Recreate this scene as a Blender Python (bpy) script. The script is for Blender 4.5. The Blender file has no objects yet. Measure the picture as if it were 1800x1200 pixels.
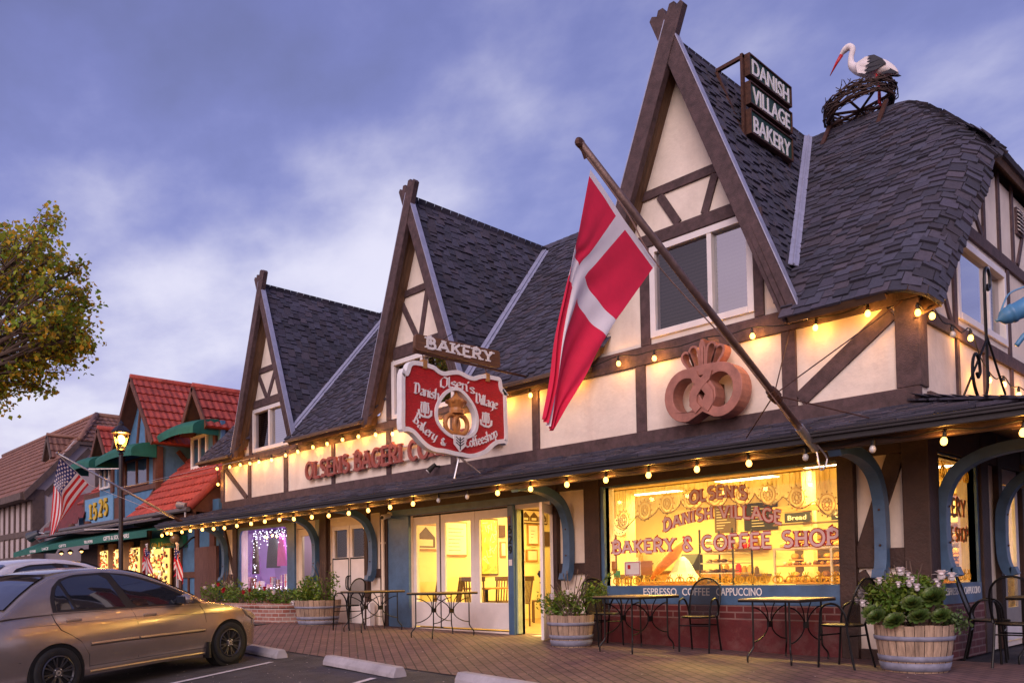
import bpy, math, random
from math import sin, cos, pi, radians, sqrt, hypot, exp
from mathutils import Vector as V, Matrix
from mathutils.geometry import tessellate_polygon
RN = random.Random(11)
scene = bpy.context.scene
COL = scene.collection

# ------------------------------------------------------------------ camera
cam_d = bpy.data.cameras.new('camera')
cam = bpy.data.objects.new('camera', cam_d)
COL.objects.link(cam)
cam_d.sensor_width = 36.0
cam_d.lens = 29.311
cam_d.shift_x = 0.0
cam_d.shift_y = 0.2005
cam_d.clip_start = 0.1
cam_d.clip_end = 2000
YAW, PITCH, ROLL = 0.796675697, 0.0367499292, -0.0156973737
_f = V((-sin(YAW)*cos(PITCH), cos(YAW)*cos(PITCH), sin(PITCH)))
_r = V((cos(YAW), sin(YAW), 0)); _u = _r.cross(_f)
_r2 = _r*cos(ROLL) + _u*sin(ROLL); _u2 = _u*cos(ROLL) - _r*sin(ROLL)
_m = Matrix((_r2, _u2, -_f)).transposed().to_4x4()
_m.translation = V((3.375, -9.663, 1.0))
cam.matrix_world = _m
scene.camera = cam

# ------------------------------------------------------------------ world: dusk sky with drifting cloud
wd = bpy.data.worlds.new('World'); scene.world = wd; wd.use_nodes = True
nt = wd.node_tree; nt.nodes.clear()
def N(tree, t, **kw):
    n = tree.nodes.new(t)
    for k, v in kw.items():
        if k.startswith('i_'):
            n.inputs[k[2:].replace('_', ' ')].default_value = v
        else:
            setattr(n, k, v)
    return n
def ramp(tree, stops, interp='LINEAR'):
    n = tree.nodes.new('ShaderNodeValToRGB'); cr = n.color_ramp; cr.interpolation = interp
    while len(cr.elements) < len(stops): cr.elements.new(0.5)
    for e, (p, c) in zip(cr.elements, stops):
        e.position = p; e.color = (*c, 1) if len(c) == 3 else c
    return n
def math_(tree, op, a, b=None, clamp=False):
    n = tree.nodes.new('ShaderNodeMath'); n.operation = op; n.use_clamp = clamp
    for i, x in enumerate((a, b)):
        if x is None: continue
        if isinstance(x, (int, float)): n.inputs[i].default_value = x
        else: tree.links.new(x, n.inputs[i])
    return n.outputs[0]
def mixc(tree, fac, a, b, blend='MIX'):
    n = tree.nodes.new('ShaderNodeMix'); n.data_type = 'RGBA'; n.blend_type = blend
    for s, x in ((0, fac), (6, a), (7, b)):
        if isinstance(x, (int, float)): n.inputs[s].default_value = x
        elif isinstance(x, tuple): n.inputs[s].default_value = (*x, 1)
        else: tree.links.new(x, n.inputs[s])
    return n.outputs[2]
L = nt.links.new
tc = N(nt, 'ShaderNodeTexCoord')
sep = N(nt, 'ShaderNodeSeparateXYZ'); L(tc.outputs['Generated'], sep.inputs[0])
zc = math_(nt, 'MAXIMUM', sep.outputs['Z'], 0.0)
grad = ramp(nt, [(0.0, (.56, .48, .72)), (.18, (.40, .37, .70)), (.36, (.225, .235, .58)), (.6, (.165, .175, .47)), (1.0, (.12, .125, .35))])
L(zc, grad.inputs[0])
# cloud sheet: the direction projected on a high flat layer
zz = math_(nt, 'ADD', zc, 0.22)
px = math_(nt, 'DIVIDE', sep.outputs['X'], zz); py = math_(nt, 'DIVIDE', sep.outputs['Y'], zz)
cmb = N(nt, 'ShaderNodeCombineXYZ'); L(px, cmb.inputs[0]); L(py, cmb.inputs[1])
mp = N(nt, 'ShaderNodeMapping'); mp.inputs['Rotation'].default_value = (0, 0, radians(40)); mp.inputs['Scale'].default_value = (1.0, 1.35, 1)
L(cmb.outputs[0], mp.inputs[0])
n1 = N(nt, 'ShaderNodeTexNoise', i_Scale=1.3, i_Detail=7.0, i_Roughness=.48, i_Distortion=.1); L(mp.outputs[0], n1.inputs['Vector'])
n2 = N(nt, 'ShaderNodeTexNoise', i_Scale=3.2, i_Detail=6.0, i_Roughness=.55); L(mp.outputs[0], n2.inputs['Vector'])
# a brighter bank of cloud low in the north-west, rising to the right
bandn = V((-0.0514, 0.4927, -0.8687))
vm = N(nt, 'ShaderNodeVectorMath', operation='DOT_PRODUCT'); L(tc.outputs['Generated'], vm.inputs[0]); vm.inputs[1].default_value = bandn
BAND_D = vm.outputs['Value']
b2 = math_(nt, 'MULTIPLY', BAND_D, BAND_D)
band = math_(nt, 'POWER', 2.718, math_(nt, 'MULTIPLY', b2, -70.0))
k = math_(nt, 'ADD', math_(nt, 'MULTIPLY', n1.outputs[0], .66), math_(nt, 'MULTIPLY', n2.outputs[0], .42))
wx = ramp(nt, [(.0, (1, 1, 1)), (.23, (1, 1, 1)), (.36, (0, 0, 0))], 'EASE'); L(math_(nt, 'ADD', math_(nt, 'MULTIPLY', sep.outputs['X'], 1.0), 1.0), wx.inputs[0])
band = math_(nt, 'MULTIPLY', band, wx.outputs[0])
k = math_(nt, 'ADD', k, math_(nt, 'MULTIPLY', band, .19))
crm = ramp(nt, [(.52, (0, 0, 0)), (.86, (1, 1, 1))], 'EASE'); L(k, crm.inputs[0])
dark = ramp(nt, [(.40, (1, 1, 1)), (.58, (0, 0, 0))], 'EASE'); L(k, dark.inputs[0])
c0 = mixc(nt, math_(nt, 'MULTIPLY', dark.outputs[0], .6), grad.outputs[0], (.125, .13, .30))
c1 = mixc(nt, math_(nt, 'MULTIPLY', crm.outputs[0], .95), c0, (.80, .76, .93))
# the afterglow lies behind the camera (street side)
west = math_(nt, 'MULTIPLY', math_(nt, 'MAXIMUM', math_(nt, 'MULTIPLY', sep.outputs['Y'], -1.0), 0.0), 1.0)
west = math_(nt, 'MULTIPLY', math_(nt, 'POWER', west, 1.3), math_(nt, 'SUBTRACT', 1.0, math_(nt, 'MULTIPLY', zc, .75)))
c2 = mixc(nt, west, c1, (1.30, .92, .96))
bg = N(nt, 'ShaderNodeBackground'); L(c2, bg.inputs[0]); bg.inputs[1].default_value = .95
sky = N(nt, 'ShaderNodeTexSky'); sky.sky_type = 'NISHITA'; sky.sun_disc = False
sky.sun_elevation = radians(4); sky.sun_rotation = radians(152)
bg2 = N(nt, 'ShaderNodeBackground'); L(sky.outputs[0], bg2.inputs[0]); bg2.inputs[1].default_value = 0.05
ad = N(nt, 'ShaderNodeAddShader'); L(bg.outputs[0], ad.inputs[0]); L(bg2.outputs[0], ad.inputs[1])
out = N(nt, 'ShaderNodeOutputWorld'); L(ad.outputs[0], out.inputs[0])

# ------------------------------------------------------------------ soft low light from the west
sd = bpy.data.lights.new('sun', 'SUN'); sun = bpy.data.objects.new('sun', sd); COL.objects.link(sun)
sd.energy = 1.85; sd.angle = radians(40); sd.color = (1.0, .83, .84)
sun.rotation_euler = V((-.42, .80, -.50)).to_track_quat('-Z', 'Y').to_euler()
scene.view_settings.view_transform = 'Standard'; scene.view_settings.look = 'None'
scene.view_settings.exposure = 0.0; scene.view_settings.gamma = 1.0
scene.cycles.use_denoising = True
scene.cycles.max_bounces = 8; scene.cycles.diffuse_bounces = 3; scene.cycles.glossy_bounces = 3
scene.cycles.transparent_max_bounces = 12; scene.cycles.transmission_bounces = 4
scene.cycles.sample_clamp_indirect = 6.0
scene.cycles.caustics_reflective = False; scene.cycles.caustics_refractive = False

# ------------------------------------------------------------------ materials
MATS = {}
def M(name, col, rough=.6, var=.12, scale=6.0, bump=0.0, bscale=40.0, metal=0.0, spec=.5, island=0.0, grain=None, streak=0.0, dirt=None, coat=0.0, hue=0.0):
    if name in MATS: return MATS[name]
    m = bpy.data.materials.new(name); m.use_nodes = True; t = m.node_tree; t.nodes.clear()
    o = N(t, 'ShaderNodeOutputMaterial'); b = N(t, 'ShaderNodeBsdfPrincipled'); t.links.new(b.outputs[0], o.inputs[0])
    b.inputs['Roughness'].default_value = rough; b.inputs['Metallic'].default_value = metal
    b.inputs['Specular IOR Level'].default_value = spec; b.inputs['Coat Weight'].default_value = coat
    tcn = N(t, 'ShaderNodeTexCoord'); vec = tcn.outputs['Object']
    if grain:
        mpn = N(t, 'ShaderNodeMapping'); mpn.inputs['Scale'].default_value = grain; t.links.new(vec, mpn.inputs[0]); gvec = mpn.outputs[0]
    else: gvec = vec
    nz = N(t, 'ShaderNodeTexNoise', i_Scale=scale, i_Detail=6.0, i_Roughness=.62); t.links.new(gvec, nz.inputs['Vector'])
    lo = tuple(c*(1-var*1.6) for c in col); hi = tuple(min(1, c*(1+var*1.6)) for c in col)
    r = ramp(t, [(.28, lo), (.72, hi)]); t.links.new(nz.outputs[0], r.inputs[0]); c = r.outputs[0]
    if island:
        g = N(t, 'ShaderNodeNewGeometry')
        rr = ramp(t, [(0, (1-island,)*3), (1, (1+island,)*3)]); t.links.new(g.outputs['Random Per Island'], rr.inputs[0])
        c = mixc(t, 1.0, c, rr.outputs[0], 'MULTIPLY')
        if hue:
            wn = N(t, 'ShaderNodeTexWhiteNoise'); wn.noise_dimensions = '1D'; t.links.new(g.outputs['Random Per Island'], wn.inputs['W'])
            hr = ramp(t, [(0, hue[0]), (.5, hue[1]), (1, hue[2])]); t.links.new(wn.outputs['Value'], hr.inputs[0])
            c = mixc(t, 1.0, c, hr.outputs[0], 'MULTIPLY')
    if dirt:
        dn = N(t, 'ShaderNodeTexNoise', i_Scale=dirt[1], i_Detail=5.0, i_Roughness=.7)
        if streak:
            m3 = N(t, 'ShaderNodeMapping'); m3.inputs['Scale'].default_value = (1, 1, streak); t.links.new(vec, m3.inputs[0]); t.links.new(m3.outputs[0], dn.inputs['Vector'])
        else: t.links.new(vec, dn.inputs['Vector'])
        dr = ramp(t, [(.48, (0, 0, 0)), (.72, (1, 1, 1))]); t.links.new(dn.outputs[0], dr.inputs[0])
        c = mixc(t, math_(t, 'MULTIPLY', dr.outputs[0], dirt[2]), c, dirt[0])
    t.links.new(c, b.inputs['Base Color'])
    if bump:
        bn = N(t, 'ShaderNodeTexNoise', i_Scale=bscale, i_Detail=5.0, i_Roughness=.6); t.links.new(gvec, bn.inputs['Vector'])
        bp = N(t, 'ShaderNodeBump'); bp.inputs['Strength'].default_value = bump; bp.inputs['Distance'].default_value = .02
        t.links.new(bn.outputs[0], bp.inputs['Height']); t.links.new(bp.outputs[0], b.inputs['Normal'])
    MATS[name] = m; return m
def EM(name, col, strength, sample=True, clear=False):
    if name in MATS: return MATS[name]
    m = bpy.data.materials.new(name); m.use_nodes = True; t = m.node_tree; t.nodes.clear()
    o = N(t, 'ShaderNodeOutputMaterial'); e = N(t, 'ShaderNodeEmission'); e.inputs[0].default_value = (*col, 1); e.inputs[1].default_value = strength
    if clear:
        tr = N(t, 'ShaderNodeBsdfTransparent'); ad_ = N(t, 'ShaderNodeAddShader'); t.links.new(e.outputs[0], ad_.inputs[0]); t.links.new(tr.outputs[0], ad_.inputs[1]); t.links.new(ad_.outputs[0], o.inputs[0])
    else: t.links.new(e.outputs[0], o.inputs[0])
    if not sample: m.cycles.emission_sampling = 'NONE'
    MATS[name] = m; return m
def GLASS(name, tint=(1, 1, 1), refl=1.0, rough=0.0, base=.04):
    if name in MATS: return MATS[name]
    m = bpy.data.materials.new(name); m.use_nodes = True; t = m.node_tree; t.nodes.clear()
    o = N(t, 'ShaderNodeOutputMaterial'); tr = N(t, 'ShaderNodeBsdfTransparent'); tr.inputs[0].default_value = (*tint, 1)
    gl = N(t, 'ShaderNodeBsdfGlossy'); gl.inputs['Roughness'].default_value = rough; gl.inputs['Color'].default_value = (.95, .95, 1, 1)
    lw = N(t, 'ShaderNodeLayerWeight'); lw.inputs[0].default_value = .5
    f = math_(t, 'ADD', math_(t, 'MULTIPLY', math_(t, 'POWER', lw.outputs['Facing'], 4.0), .8*refl), base*refl, clamp=True)
    mx = N(t, 'ShaderNodeMixShader'); t.links.new(f, mx.inputs[0]); t.links.new(tr.outputs[0], mx.inputs[1]); t.links.new(gl.outputs[0], mx.inputs[2])
    t.links.new(mx.outputs[0], o.inputs[0]); MATS[name] = m; return m
def BRICK(name, c1, c2, mortar, scale, bw, bh, ms=.012, rough=.8, bump=.4, axes='xz', wear=None):
    if name in MATS: return MATS[name]
    m = bpy.data.materials.new(name); m.use_nodes = True; t = m.node_tree; t.nodes.clear()
    o = N(t, 'ShaderNodeOutputMaterial'); b = N(t, 'ShaderNodeBsdfPrincipled'); t.links.new(b.outputs[0], o.inputs[0]); b.inputs['Roughness'].default_value = rough
    tcn = N(t, 'ShaderNodeTexCoord'); sp = N(t, 'ShaderNodeSeparateXYZ'); t.links.new(tcn.outputs['Object'], sp.inputs[0])
    cb = N(t, 'ShaderNodeCombineXYZ')
    if axes == 'xz': t.links.new(math_(t, 'ADD', sp.outputs[0], sp.outputs[1]), cb.inputs[0]); t.links.new(sp.outputs[2], cb.inputs[1])
    else: t.links.new(sp.outputs[0], cb.inputs[0]); t.links.new(sp.outputs[1], cb.inputs[1])
    vec = cb.outputs[0]
    if axes == 'xy':
        mpn = N(t, 'ShaderNodeMapping'); mpn.inputs['Rotation'].default_value = (0, 0, radians(33)); t.links.new(vec, mpn.inputs[0]); vec = mpn.outputs[0]
    br = N(t, 'ShaderNodeTexBrick'); t.links.new(vec, br.inputs[0])
    br.inputs['Color1'].default_value = (*c1, 1); br.inputs['Color2'].default_value = (*c2, 1); br.inputs['Mortar'].default_value = (*mortar, 1)
    br.inputs['Scale'].default_value = scale; br.inputs['Mortar Size'].default_value = ms; br.inputs['Brick Width'].default_value = bw; br.inputs['Row Height'].default_value = bh
    br.inputs['Mortar Smooth'].default_value = .2
    nz = N(t, 'ShaderNodeTexNoise', i_Scale=2.2, i_Detail=8.0, i_Roughness=.65); t.links.new(tcn.outputs['Object'], nz.inputs['Vector'])
    r = ramp(t, [(.3, (.66, .66, .68)), (.7, (1.3, 1.26, 1.24))]); t.links.new(nz.outputs[0], r.inputs[0])
    c = mixc(t, 1.0, br.outputs[0], r.outputs[0], 'MULTIPLY')
    if wear:
        n3 = N(t, 'ShaderNodeTexNoise', i_Scale=wear[1], i_Detail=6.0, i_Roughness=.7); t.links.new(tcn.outputs['Object'], n3.inputs['Vector'])
        r3 = ramp(t, [(.58, (0, 0, 0)), (.74, (1, 1, 1))]); t.links.new(n3.outputs[0], r3.inputs[0])
        c = mixc(t, math_(t, 'MULTIPLY', r3.outputs[0], wear[2]), c, wear[0])
    t.links.new(c, b.inputs['Base Color'])
    n4 = N(t, 'ShaderNodeTexNoise', i_Scale=60.0, i_Detail=3.0); t.links.new(tcn.outputs['Object'], n4.inputs['Vector'])
    hgt = math_(t, 'ADD', math_(t, 'MULTIPLY', br.outputs['Fac'], -1.0), math_(t, 'MULTIPLY', n4.outputs[0], .5))
    bp = N(t, 'ShaderNodeBump'); bp.inputs['Strength'].default_value = bump; bp.inputs['Distance'].default_value = .01
    t.links.new(hgt, bp.inputs['Height']); t.links.new(bp.outputs[0], b.inputs['Normal'])
    MATS[name] = m; return m

stucco = M('stucco', (.81, .70, .61), .85, .07, 2.2, .5, 9.0, dirt=((.47, .36, .31), 1.8, .34), streak=.3)
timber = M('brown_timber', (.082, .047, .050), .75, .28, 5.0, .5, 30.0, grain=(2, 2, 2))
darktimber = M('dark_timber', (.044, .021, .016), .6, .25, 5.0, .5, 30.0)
soffit = M('soffit_wood', (.125, .066, .036), .7, .3, 3.0, .4, 20.0, grain=(1, 8, 1))
shingle = M('slate_shingle', (.064, .060, .084), .9, .14, 30.0, .5, 160.0, island=.36, hue=((1.0, .92, 1.0), (.95, 1.0, 1.08), (1.18, 1.0, .95)))
roofdeck = M('roof_felt', (.02, .018, .024), .9, .1)
flash = M('zinc_flashing', (.42, .42, .54), .45, .1, 8.0, metal=.35)
white = M('white_paint', (.78, .72, .72), .45, .05, 4.0, .08, 30.0)
cream = M('cream_paint', (.72, .62, .52), .5, .05, 4.0, .08, 30.0)
blue = M('blue_paint', (.060, .125, .235), .42, .14, 5.0, .15, 30.0, dirt=((.03, .05, .08), 3.0, .3))
bluewall = M('blue_stucco', (.075, .185, .34), .8, .12, 5.0, .4, 14.0)
redtile = M('red_roof_tile', (.36, .062, .048), .85, .22, 4.0, .2, 30.0, island=.12)
browntile = M('brown_roof_tile', (.22, .105, .075), .65, .2, 4.0, .2, 30.0, island=.22)
green = M('green_awning', (.008, .115, .085), .7, .12, 5.0, .1, 60.0)
iron = M('black_iron', (.012, .011, .012), .38, .1, 20.0, metal=.6)
rust = M('rust_iron', (.085, .035, .022), .6, .3, 20.0, .2, 60.0, metal=.3)
steel = M('steel', (.50, .48, .50), .36, .1, 10.0, metal=.9)
blackm = M('black_matt', (.008, .008, .009), .7, .05)
letterred = M('terracotta_letter', (.30, .075, .06), .6, .14, 8.0, .15, 40.0)
copper = M('copper_patina', (.40, .165, .120), .5, .2, 5.0, .2, 20.0, metal=.15)
signred = M('sign_red', (.52, .006, .010), .45, .22, 6.0, .8, 14.0, grain=(1, 2.5, 14))
signwhite = M('sign_white', (.82, .79, .78), .5, .05, 8.0)
signwood = M('sign_wood', (.15, .066, .032), .55, .25, 5.0, .4, 30.0, grain=(1, 1, 9))
pretz = M('pretzel_gold', (.50, .20, .055), .4, .18, 8.0, .1, 20.0)
redcloth = M('red_cloth', (.74, .010, .055), .75, .07, 4.0, .1, 90.0)
whitecloth = M('white_cloth', (.80, .72, .73), .8, .04, 4.0, .1, 90.0)
bluecloth = M('blue_cloth', (.018, .026, .17), .8, .1, 4.0, .1, 90.0)
signgreen = M('sign_green', (.010, .045, .032), .6, .1, 6.0)
def LEAF(m, k=.4):
    t = m.node_tree; b = next(n for n in t.nodes if n.type == 'BSDF_PRINCIPLED'); o = next(n for n in t.nodes if n.type == 'OUTPUT_MATERIAL')
    tl = N(t, 'ShaderNodeBsdfTranslucent'); mx = N(t, 'ShaderNodeMixShader'); mx.inputs[0].default_value = k
    src = b.inputs['Base Color'].links[0].from_socket; t.links.new(src, tl.inputs[0]); t.links.new(b.outputs[0], mx.inputs[1]); t.links.new(tl.outputs[0], mx.inputs[2]); t.links.new(mx.outputs[0], o.inputs[0]); return m
leafm = M('rose_leaf', (.115, .19, .028), .55, .2, 6.0, island=.5, hue=((.7, .9, .7), (1.0, 1.05, .9), (1.5, 1.15, .8)))
succ = M('succulent_leaf', (.060, .105, .020), .45, .2, 6.0, island=.45, hue=((.8, .95, 1.), (1, 1, 1), (1.35, .85, .7)))
autumn = M('sycamore_leaf', (.40, .42, .055), .6, .15, 3.0, island=.45, hue=((.60, 1.0, .8), (1.05, 1.0, .75), (1.9, .95, .6)))
LEAF(leafm, .3); LEAF(autumn, .5)
bark = M('bark', (.13, .085, .065), .85, .25, 8.0, .6, 20.0)
oak = M('barrel_oak', (.42, .29, .20), .8, .28, 4.0, .4, 30.0, grain=(9, 9, .8), island=.28, dirt=((.12, .07, .05), 3.5, .6), streak=.4)
hoopm = M('barrel_hoop', (.23, .23, .30), .7, .2, 10.0, metal=.15)
petal = M('white_petal', (.82, .76, .78), .6, .05, 8.0)
redpetal = M('red_petal', (.50, .012, .03), .6, .1, 8.0)
soil = M('potting_soil', (.03, .02, .015), .95, .2, 20.0, .5, 40.0)
concrete = M('cast_concrete', (.46, .42, .45), .8, .16, 6.0, .4, 50.0, dirt=((.14, .12, .13), 3.0, .6))
iwall = M('interior_wall', (.80, .66, .38), .7, .03, 2.0)
ifloor = M('interior_floor', (.33, .21, .12), .4, .1, 2.0)
iwood = M('interior_wood', (.10, .048, .02), .5, .2, 5.0)
honey = M('honey_wood', (.40, .19, .06), .45, .2, 5.0)
gold = M('gold_decal', (.48, .26, .03), .5, .12, 10.0)
panel = EM('lit_diffuser', (1.0, .84, .5), 14.0, False)
bulb_on = EM('lit_filament_glass', (1.0, .50, .10), 3.4, False, True)
bulb_off = M('clear_bulb_glass', (.62, .6, .58), .1, .05, spec=.9)
glass = GLASS('window_glass')
brightglass = GLASS('bright_window_glass', (.6, .57, .6), 1.0, 0.0, .42)
darkglass = GLASS('upper_window_glass', (.6, .57, .6), 1.0, 0.0, .09)
tablem = M('perforated_metal', (.30, .21, .11), .33, .15, 90.0, .4, 160.0, metal=.55)

# ------------------------------------------------------------------ mesh builder
ROOTLOC = {}
class MB:
    def __init__(s): s.v = []; s.f = []; s.m = []; s.cur = 0
    def add(s, vs, fs):
        o = len(s.v); s.v += [tuple(p) for p in vs]; s.f += [tuple(i+o for i in f) for f in fs]; s.m += [s.cur]*len(fs); return s
    def box(s, x0, x1, y0, y1, z0, z1):
        return s.add([(x0,y0,z0),(x1,y0,z0),(x1,y1,z0),(x0,y1,z0),(x0,y0,z1),(x1,y0,z1),(x1,y1,z1),(x0,y1,z1)],
                     [(0,3,2,1),(4,5,6,7),(0,1,5,4),(1,2,6,5),(2,3,7,6),(3,0,4,7)])
    def obox(s, c, a, b, d):
        c, a, b, d = V(c), V(a), V(b), V(d)
        if a.cross(b).dot(d) < 0: a = -a
        P = [c+a*i+b*j+d*k for k in (-1,1) for i, j in ((-1,-1),(1,-1),(1,1),(-1,1))]
        return s.add(P, [(0,3,2,1),(4,5,6,7),(0,1,5,4),(1,2,6,5),(2,3,7,6),(3,0,4,7)])
    def beam(s, p, q, w, d, n):
        p, q, n = V(p), V(q), V(n).normalized(); t = (q-p); l = t.length/2; t.normalize(); u = n.cross(t).normalized()
        return s.obox((p+q)/2, t*l, u*(w/2), n*(d/2))
    def quad(s, *P): return s.add(P, [tuple(range(len(P)))])
    def prism(s, outer, ext, holes=()):
        loops = [[V(p) for p in outer]] + [[V(p) for p in h] for h in holes]; ext = V(ext)
        flat = [p for l in loops for p in l]; n = len(flat)
        tris = tessellate_polygon(loops)
        nrm = V((0,0,0))
        for a, b, c in tris: nrm += (flat[b]-flat[a]).cross(flat[c]-flat[a])
        if nrm.dot(ext) < 0: tris = [(a, c, b) for a, b, c in tris]
        # per-triangle consistent winding
        fixed = []
        for a, b, c in tris:
            if (flat[b]-flat[a]).cross(flat[c]-flat[a]).dot(ext) < 0: a, b, c = a, c, b
            fixed.append((a, b, c))
        fs = [(a+n, b+n, c+n) for a, b, c in fixed] + [(c, b, a) for a, b, c in fixed]
        o = 0
        for l in loops:
            k = len(l); ar = V((0,0,0))
            for i in range(k): ar += l[i].cross(l[(i+1) % k])
            ccw = ar.dot(ext) > 0
            if o > 0: ccw = not ccw
            for i in range(k):
                a, b = o+i, o+(i+1) % k
                fs.append((a, b, b+n, a+n) if ccw else (b, a, a+n, b+n))
            o += k
        return s.add(flat + [p+ext for p in flat], fs)
    def tube(s, path, r, n=8, closed=False, cap=True, up=None, sq=None):
        path = [V(p) for p in path]; k = len(path); rs = r if isinstance(r, (list, tuple)) else [r]*k
        vs = []; prev = None
        for i in range(k):
            if closed: t = path[(i+1) % k]-path[i-1]
            else: t = path[min(i+1, k-1)]-path[max(i-1, 0)]
            if t.length < 1e-9: t = V((0,0,1))
            t.normalize()
            if up is not None: a = V(up)
            elif prev is None: a = V((0,0,1)) if abs(t.z) < .9 else V((1,0,0))
            else: a = prev
            a = (a - t*a.dot(t)); a.normalize(); b = t.cross(a); prev = a
            ri = rs[i]; ra, rb = (ri if isinstance(ri, tuple) else (ri, ri))
            for j in range(n):
                an = 2*pi*(j+.5)/n
                vs.append(path[i] + a*cos(an)*ra + b*sin(an)*rb)
        fs = []
        for i in range(k if closed else k-1):
            i2 = (i+1) % k
            for j in range(n):
                j2 = (j+1) % n; fs.append((i*n+j, i*n+j2, i2*n+j2, i2*n+j))
        if not closed and cap: fs += [tuple(range(n-1, -1, -1)), tuple((k-1)*n+j for j in range(n))]
        return s.add(vs, fs)
    def lathe(s, prof, c=(0,0,0), n=24, axis='z', caps=True):
        vs = []; k = len(prof)
        for r, z in prof:
            for j in range(n):
                a = 2*pi*j/n
                p = (r*cos(a), r*sin(a), z) if axis == 'z' else ((z, r*cos(a), r*sin(a)) if axis == 'x' else (r*cos(a), z, -r*sin(a)))
                vs.append((p[0]+c[0], p[1]+c[1], p[2]+c[2]))
        fs = [(i*n+j, i*n+(j+1) % n, (i+1)*n+(j+1) % n, (i+1)*n+j) for i in range(k-1) for j in range(n)]
        if caps: fs += [tuple(range(n-1, -1, -1)), tuple((k-1)*n+j for j in range(n))]
        return s.add(vs, fs)
    def ball(s, c, r, nu=10, nv=6):
        r = r if isinstance(r, tuple) else (r, r, r); vs = [(c[0], c[1], c[2]-r[2])]
        for i in range(1, nv):
            a = -pi/2+pi*i/nv
            for j in range(nu): vs.append((c[0]+r[0]*cos(a)*cos(2*pi*j/nu), c[1]+r[1]*cos(a)*sin(2*pi*j/nu), c[2]+r[2]*sin(a)))
        vs.append((c[0], c[1], c[2]+r[2])); fs = []
        for j in range(nu): fs.append((0, 1+(j+1) % nu, 1+j))
        for i in range(nv-2):
            for j in range(nu): fs.append((1+i*nu+j, 1+i*nu+(j+1) % nu, 1+(i+1)*nu+(j+1) % nu, 1+(i+1)*nu+j))
        b = 1+(nv-2)*nu
        for j in range(nu): fs.append((b+j, b+(j+1) % nu, len(vs)-1))
        return s.add(vs, fs)
    def grid(s, fn, nu, nv, flip=False):
        vs = [fn(i/nu, j/nv) for j in range(nv+1) for i in range(nu+1)]; w = nu+1
        fs = [(j*w+i, j*w+i+1, (j+1)*w+i+1, (j+1)*w+i) for j in range(nv) for i in range(nu)]
        if flip: fs = [f[::-1] for f in fs]
        return s.add(vs, fs)
    def build(s, name, mat, parent=None, smooth=False, bevel=0.0, solid=0.0, subsurf=0):
        me = bpy.data.meshes.new(name); me.from_pydata(s.v, [], s.f)
        for m in (mat if isinstance(mat, (list, tuple)) else [mat]): me.materials.append(m)
        if any(s.m): me.polygons.foreach_set('material_index', s.m)
        if smooth: me.polygons.foreach_set('use_smooth', [True]*len(me.polygons))
        me.update()
        o = bpy.data.objects.new(name, me); COL.objects.link(o)
        if parent is not None:
            o.parent = parent
            if parent.name in ROOTLOC: o.matrix_parent_inverse = Matrix.Translation(-V(ROOTLOC[parent.name]))
        if solid:
            md = o.modifiers.new('solid', 'SOLIDIFY'); md.thickness = solid; md.offset = 0
        if subsurf:
            md = o.modifiers.new('sub', 'SUBSURF'); md.levels = md.render_levels = subsurf
        if bevel:
            md = o.modifiers.new('bevel', 'BEVEL'); md.width = bevel; md.segments = 2; md.limit_method = 'ANGLE'; md.angle_limit = radians(40)
        return o
def tag(o, label, cat, group=None, recenter=True):
    o['label'] = label; o['category'] = cat
    if group: o['group'] = group
    if recenter and o.type == 'MESH' and o.parent is None and o.location.length == 0:
        xs = [v.co for v in o.data.vertices]
        c = V(((min(p.x for p in xs)+max(p.x for p in xs))/2, (min(p.y for p in xs)+max(p.y for p in xs))/2, min(p.z for p in xs)))
        o.data.transform(Matrix.Translation(-c)); o.location = c
    return o
def thing(name, label, cat, loc=(0,0,0), group=None, world=True):
    o = bpy.data.objects.new(name, None); COL.objects.link(o); o.location = loc; o.empty_display_size = .2
    o['label'] = label; o['category'] = cat
    if group: o['group'] = group
    if world: ROOTLOC[o.name] = tuple(loc)
    return o
def struct(o): o['kind'] = 'structure'; return o
def kids(o): return [c for c in bpy.data.objects if c.parent is o]
def dup(root, loc, rotz=None, label=None, group=None, scale=None):
    ch = kids(root); r = root.copy(); COL.objects.link(r); r.location = loc
    if rotz is not None: r.rotation_euler = (0, 0, rotz)
    if scale: r.scale = scale
    if label: r['label'] = label
    if group: r['group'] = group
    for c in ch:
        c2 = c.copy(); COL.objects.link(c2); c2.parent = r
        for g in kids(c):
            g2 = g.copy(); COL.objects.link(g2); g2.parent = c2
    return r
def lerp(a, b, t): return a+(b-a)*t
def interp(tab, x):
    if x <= tab[0][0]: return tab[0][1]
    for (a, b), (c, d) in zip(tab, tab[1:]):
        if x <= c: return b+(d-b)*(x-a)/(c-a)
    return tab[-1][1]
def smooth(pts, n=6, closed=False):          # Catmull-Rom through the points
    P = [V(p) for p in pts]; k = len(P); out = []
    rng = range(k) if closed else range(k-1)
    for i in rng:
        p0 = P[i-1] if (closed or i > 0) else P[0]; p1 = P[i]; p2 = P[(i+1) % k]; p3 = P[(i+2) % k] if (closed or i+2 < k) else P[-1]
        for j in range(n):
            t = j/n
            out.append(.5*((2*p1)+(-p0+p2)*t+(2*p0-5*p1+4*p2-p3)*t*t+(-p0+3*p1-3*p2+p3)*t**3))
    if not closed: out.append(P[-1])
    return out
def arc(cx, cy, rx, ry, a0, a1, n=10):
    return [(cx+rx*cos(radians(lerp(a0, a1, i/n))), cy+ry*sin(radians(lerp(a0, a1, i/n)))) for i in range(n+1)]

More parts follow.
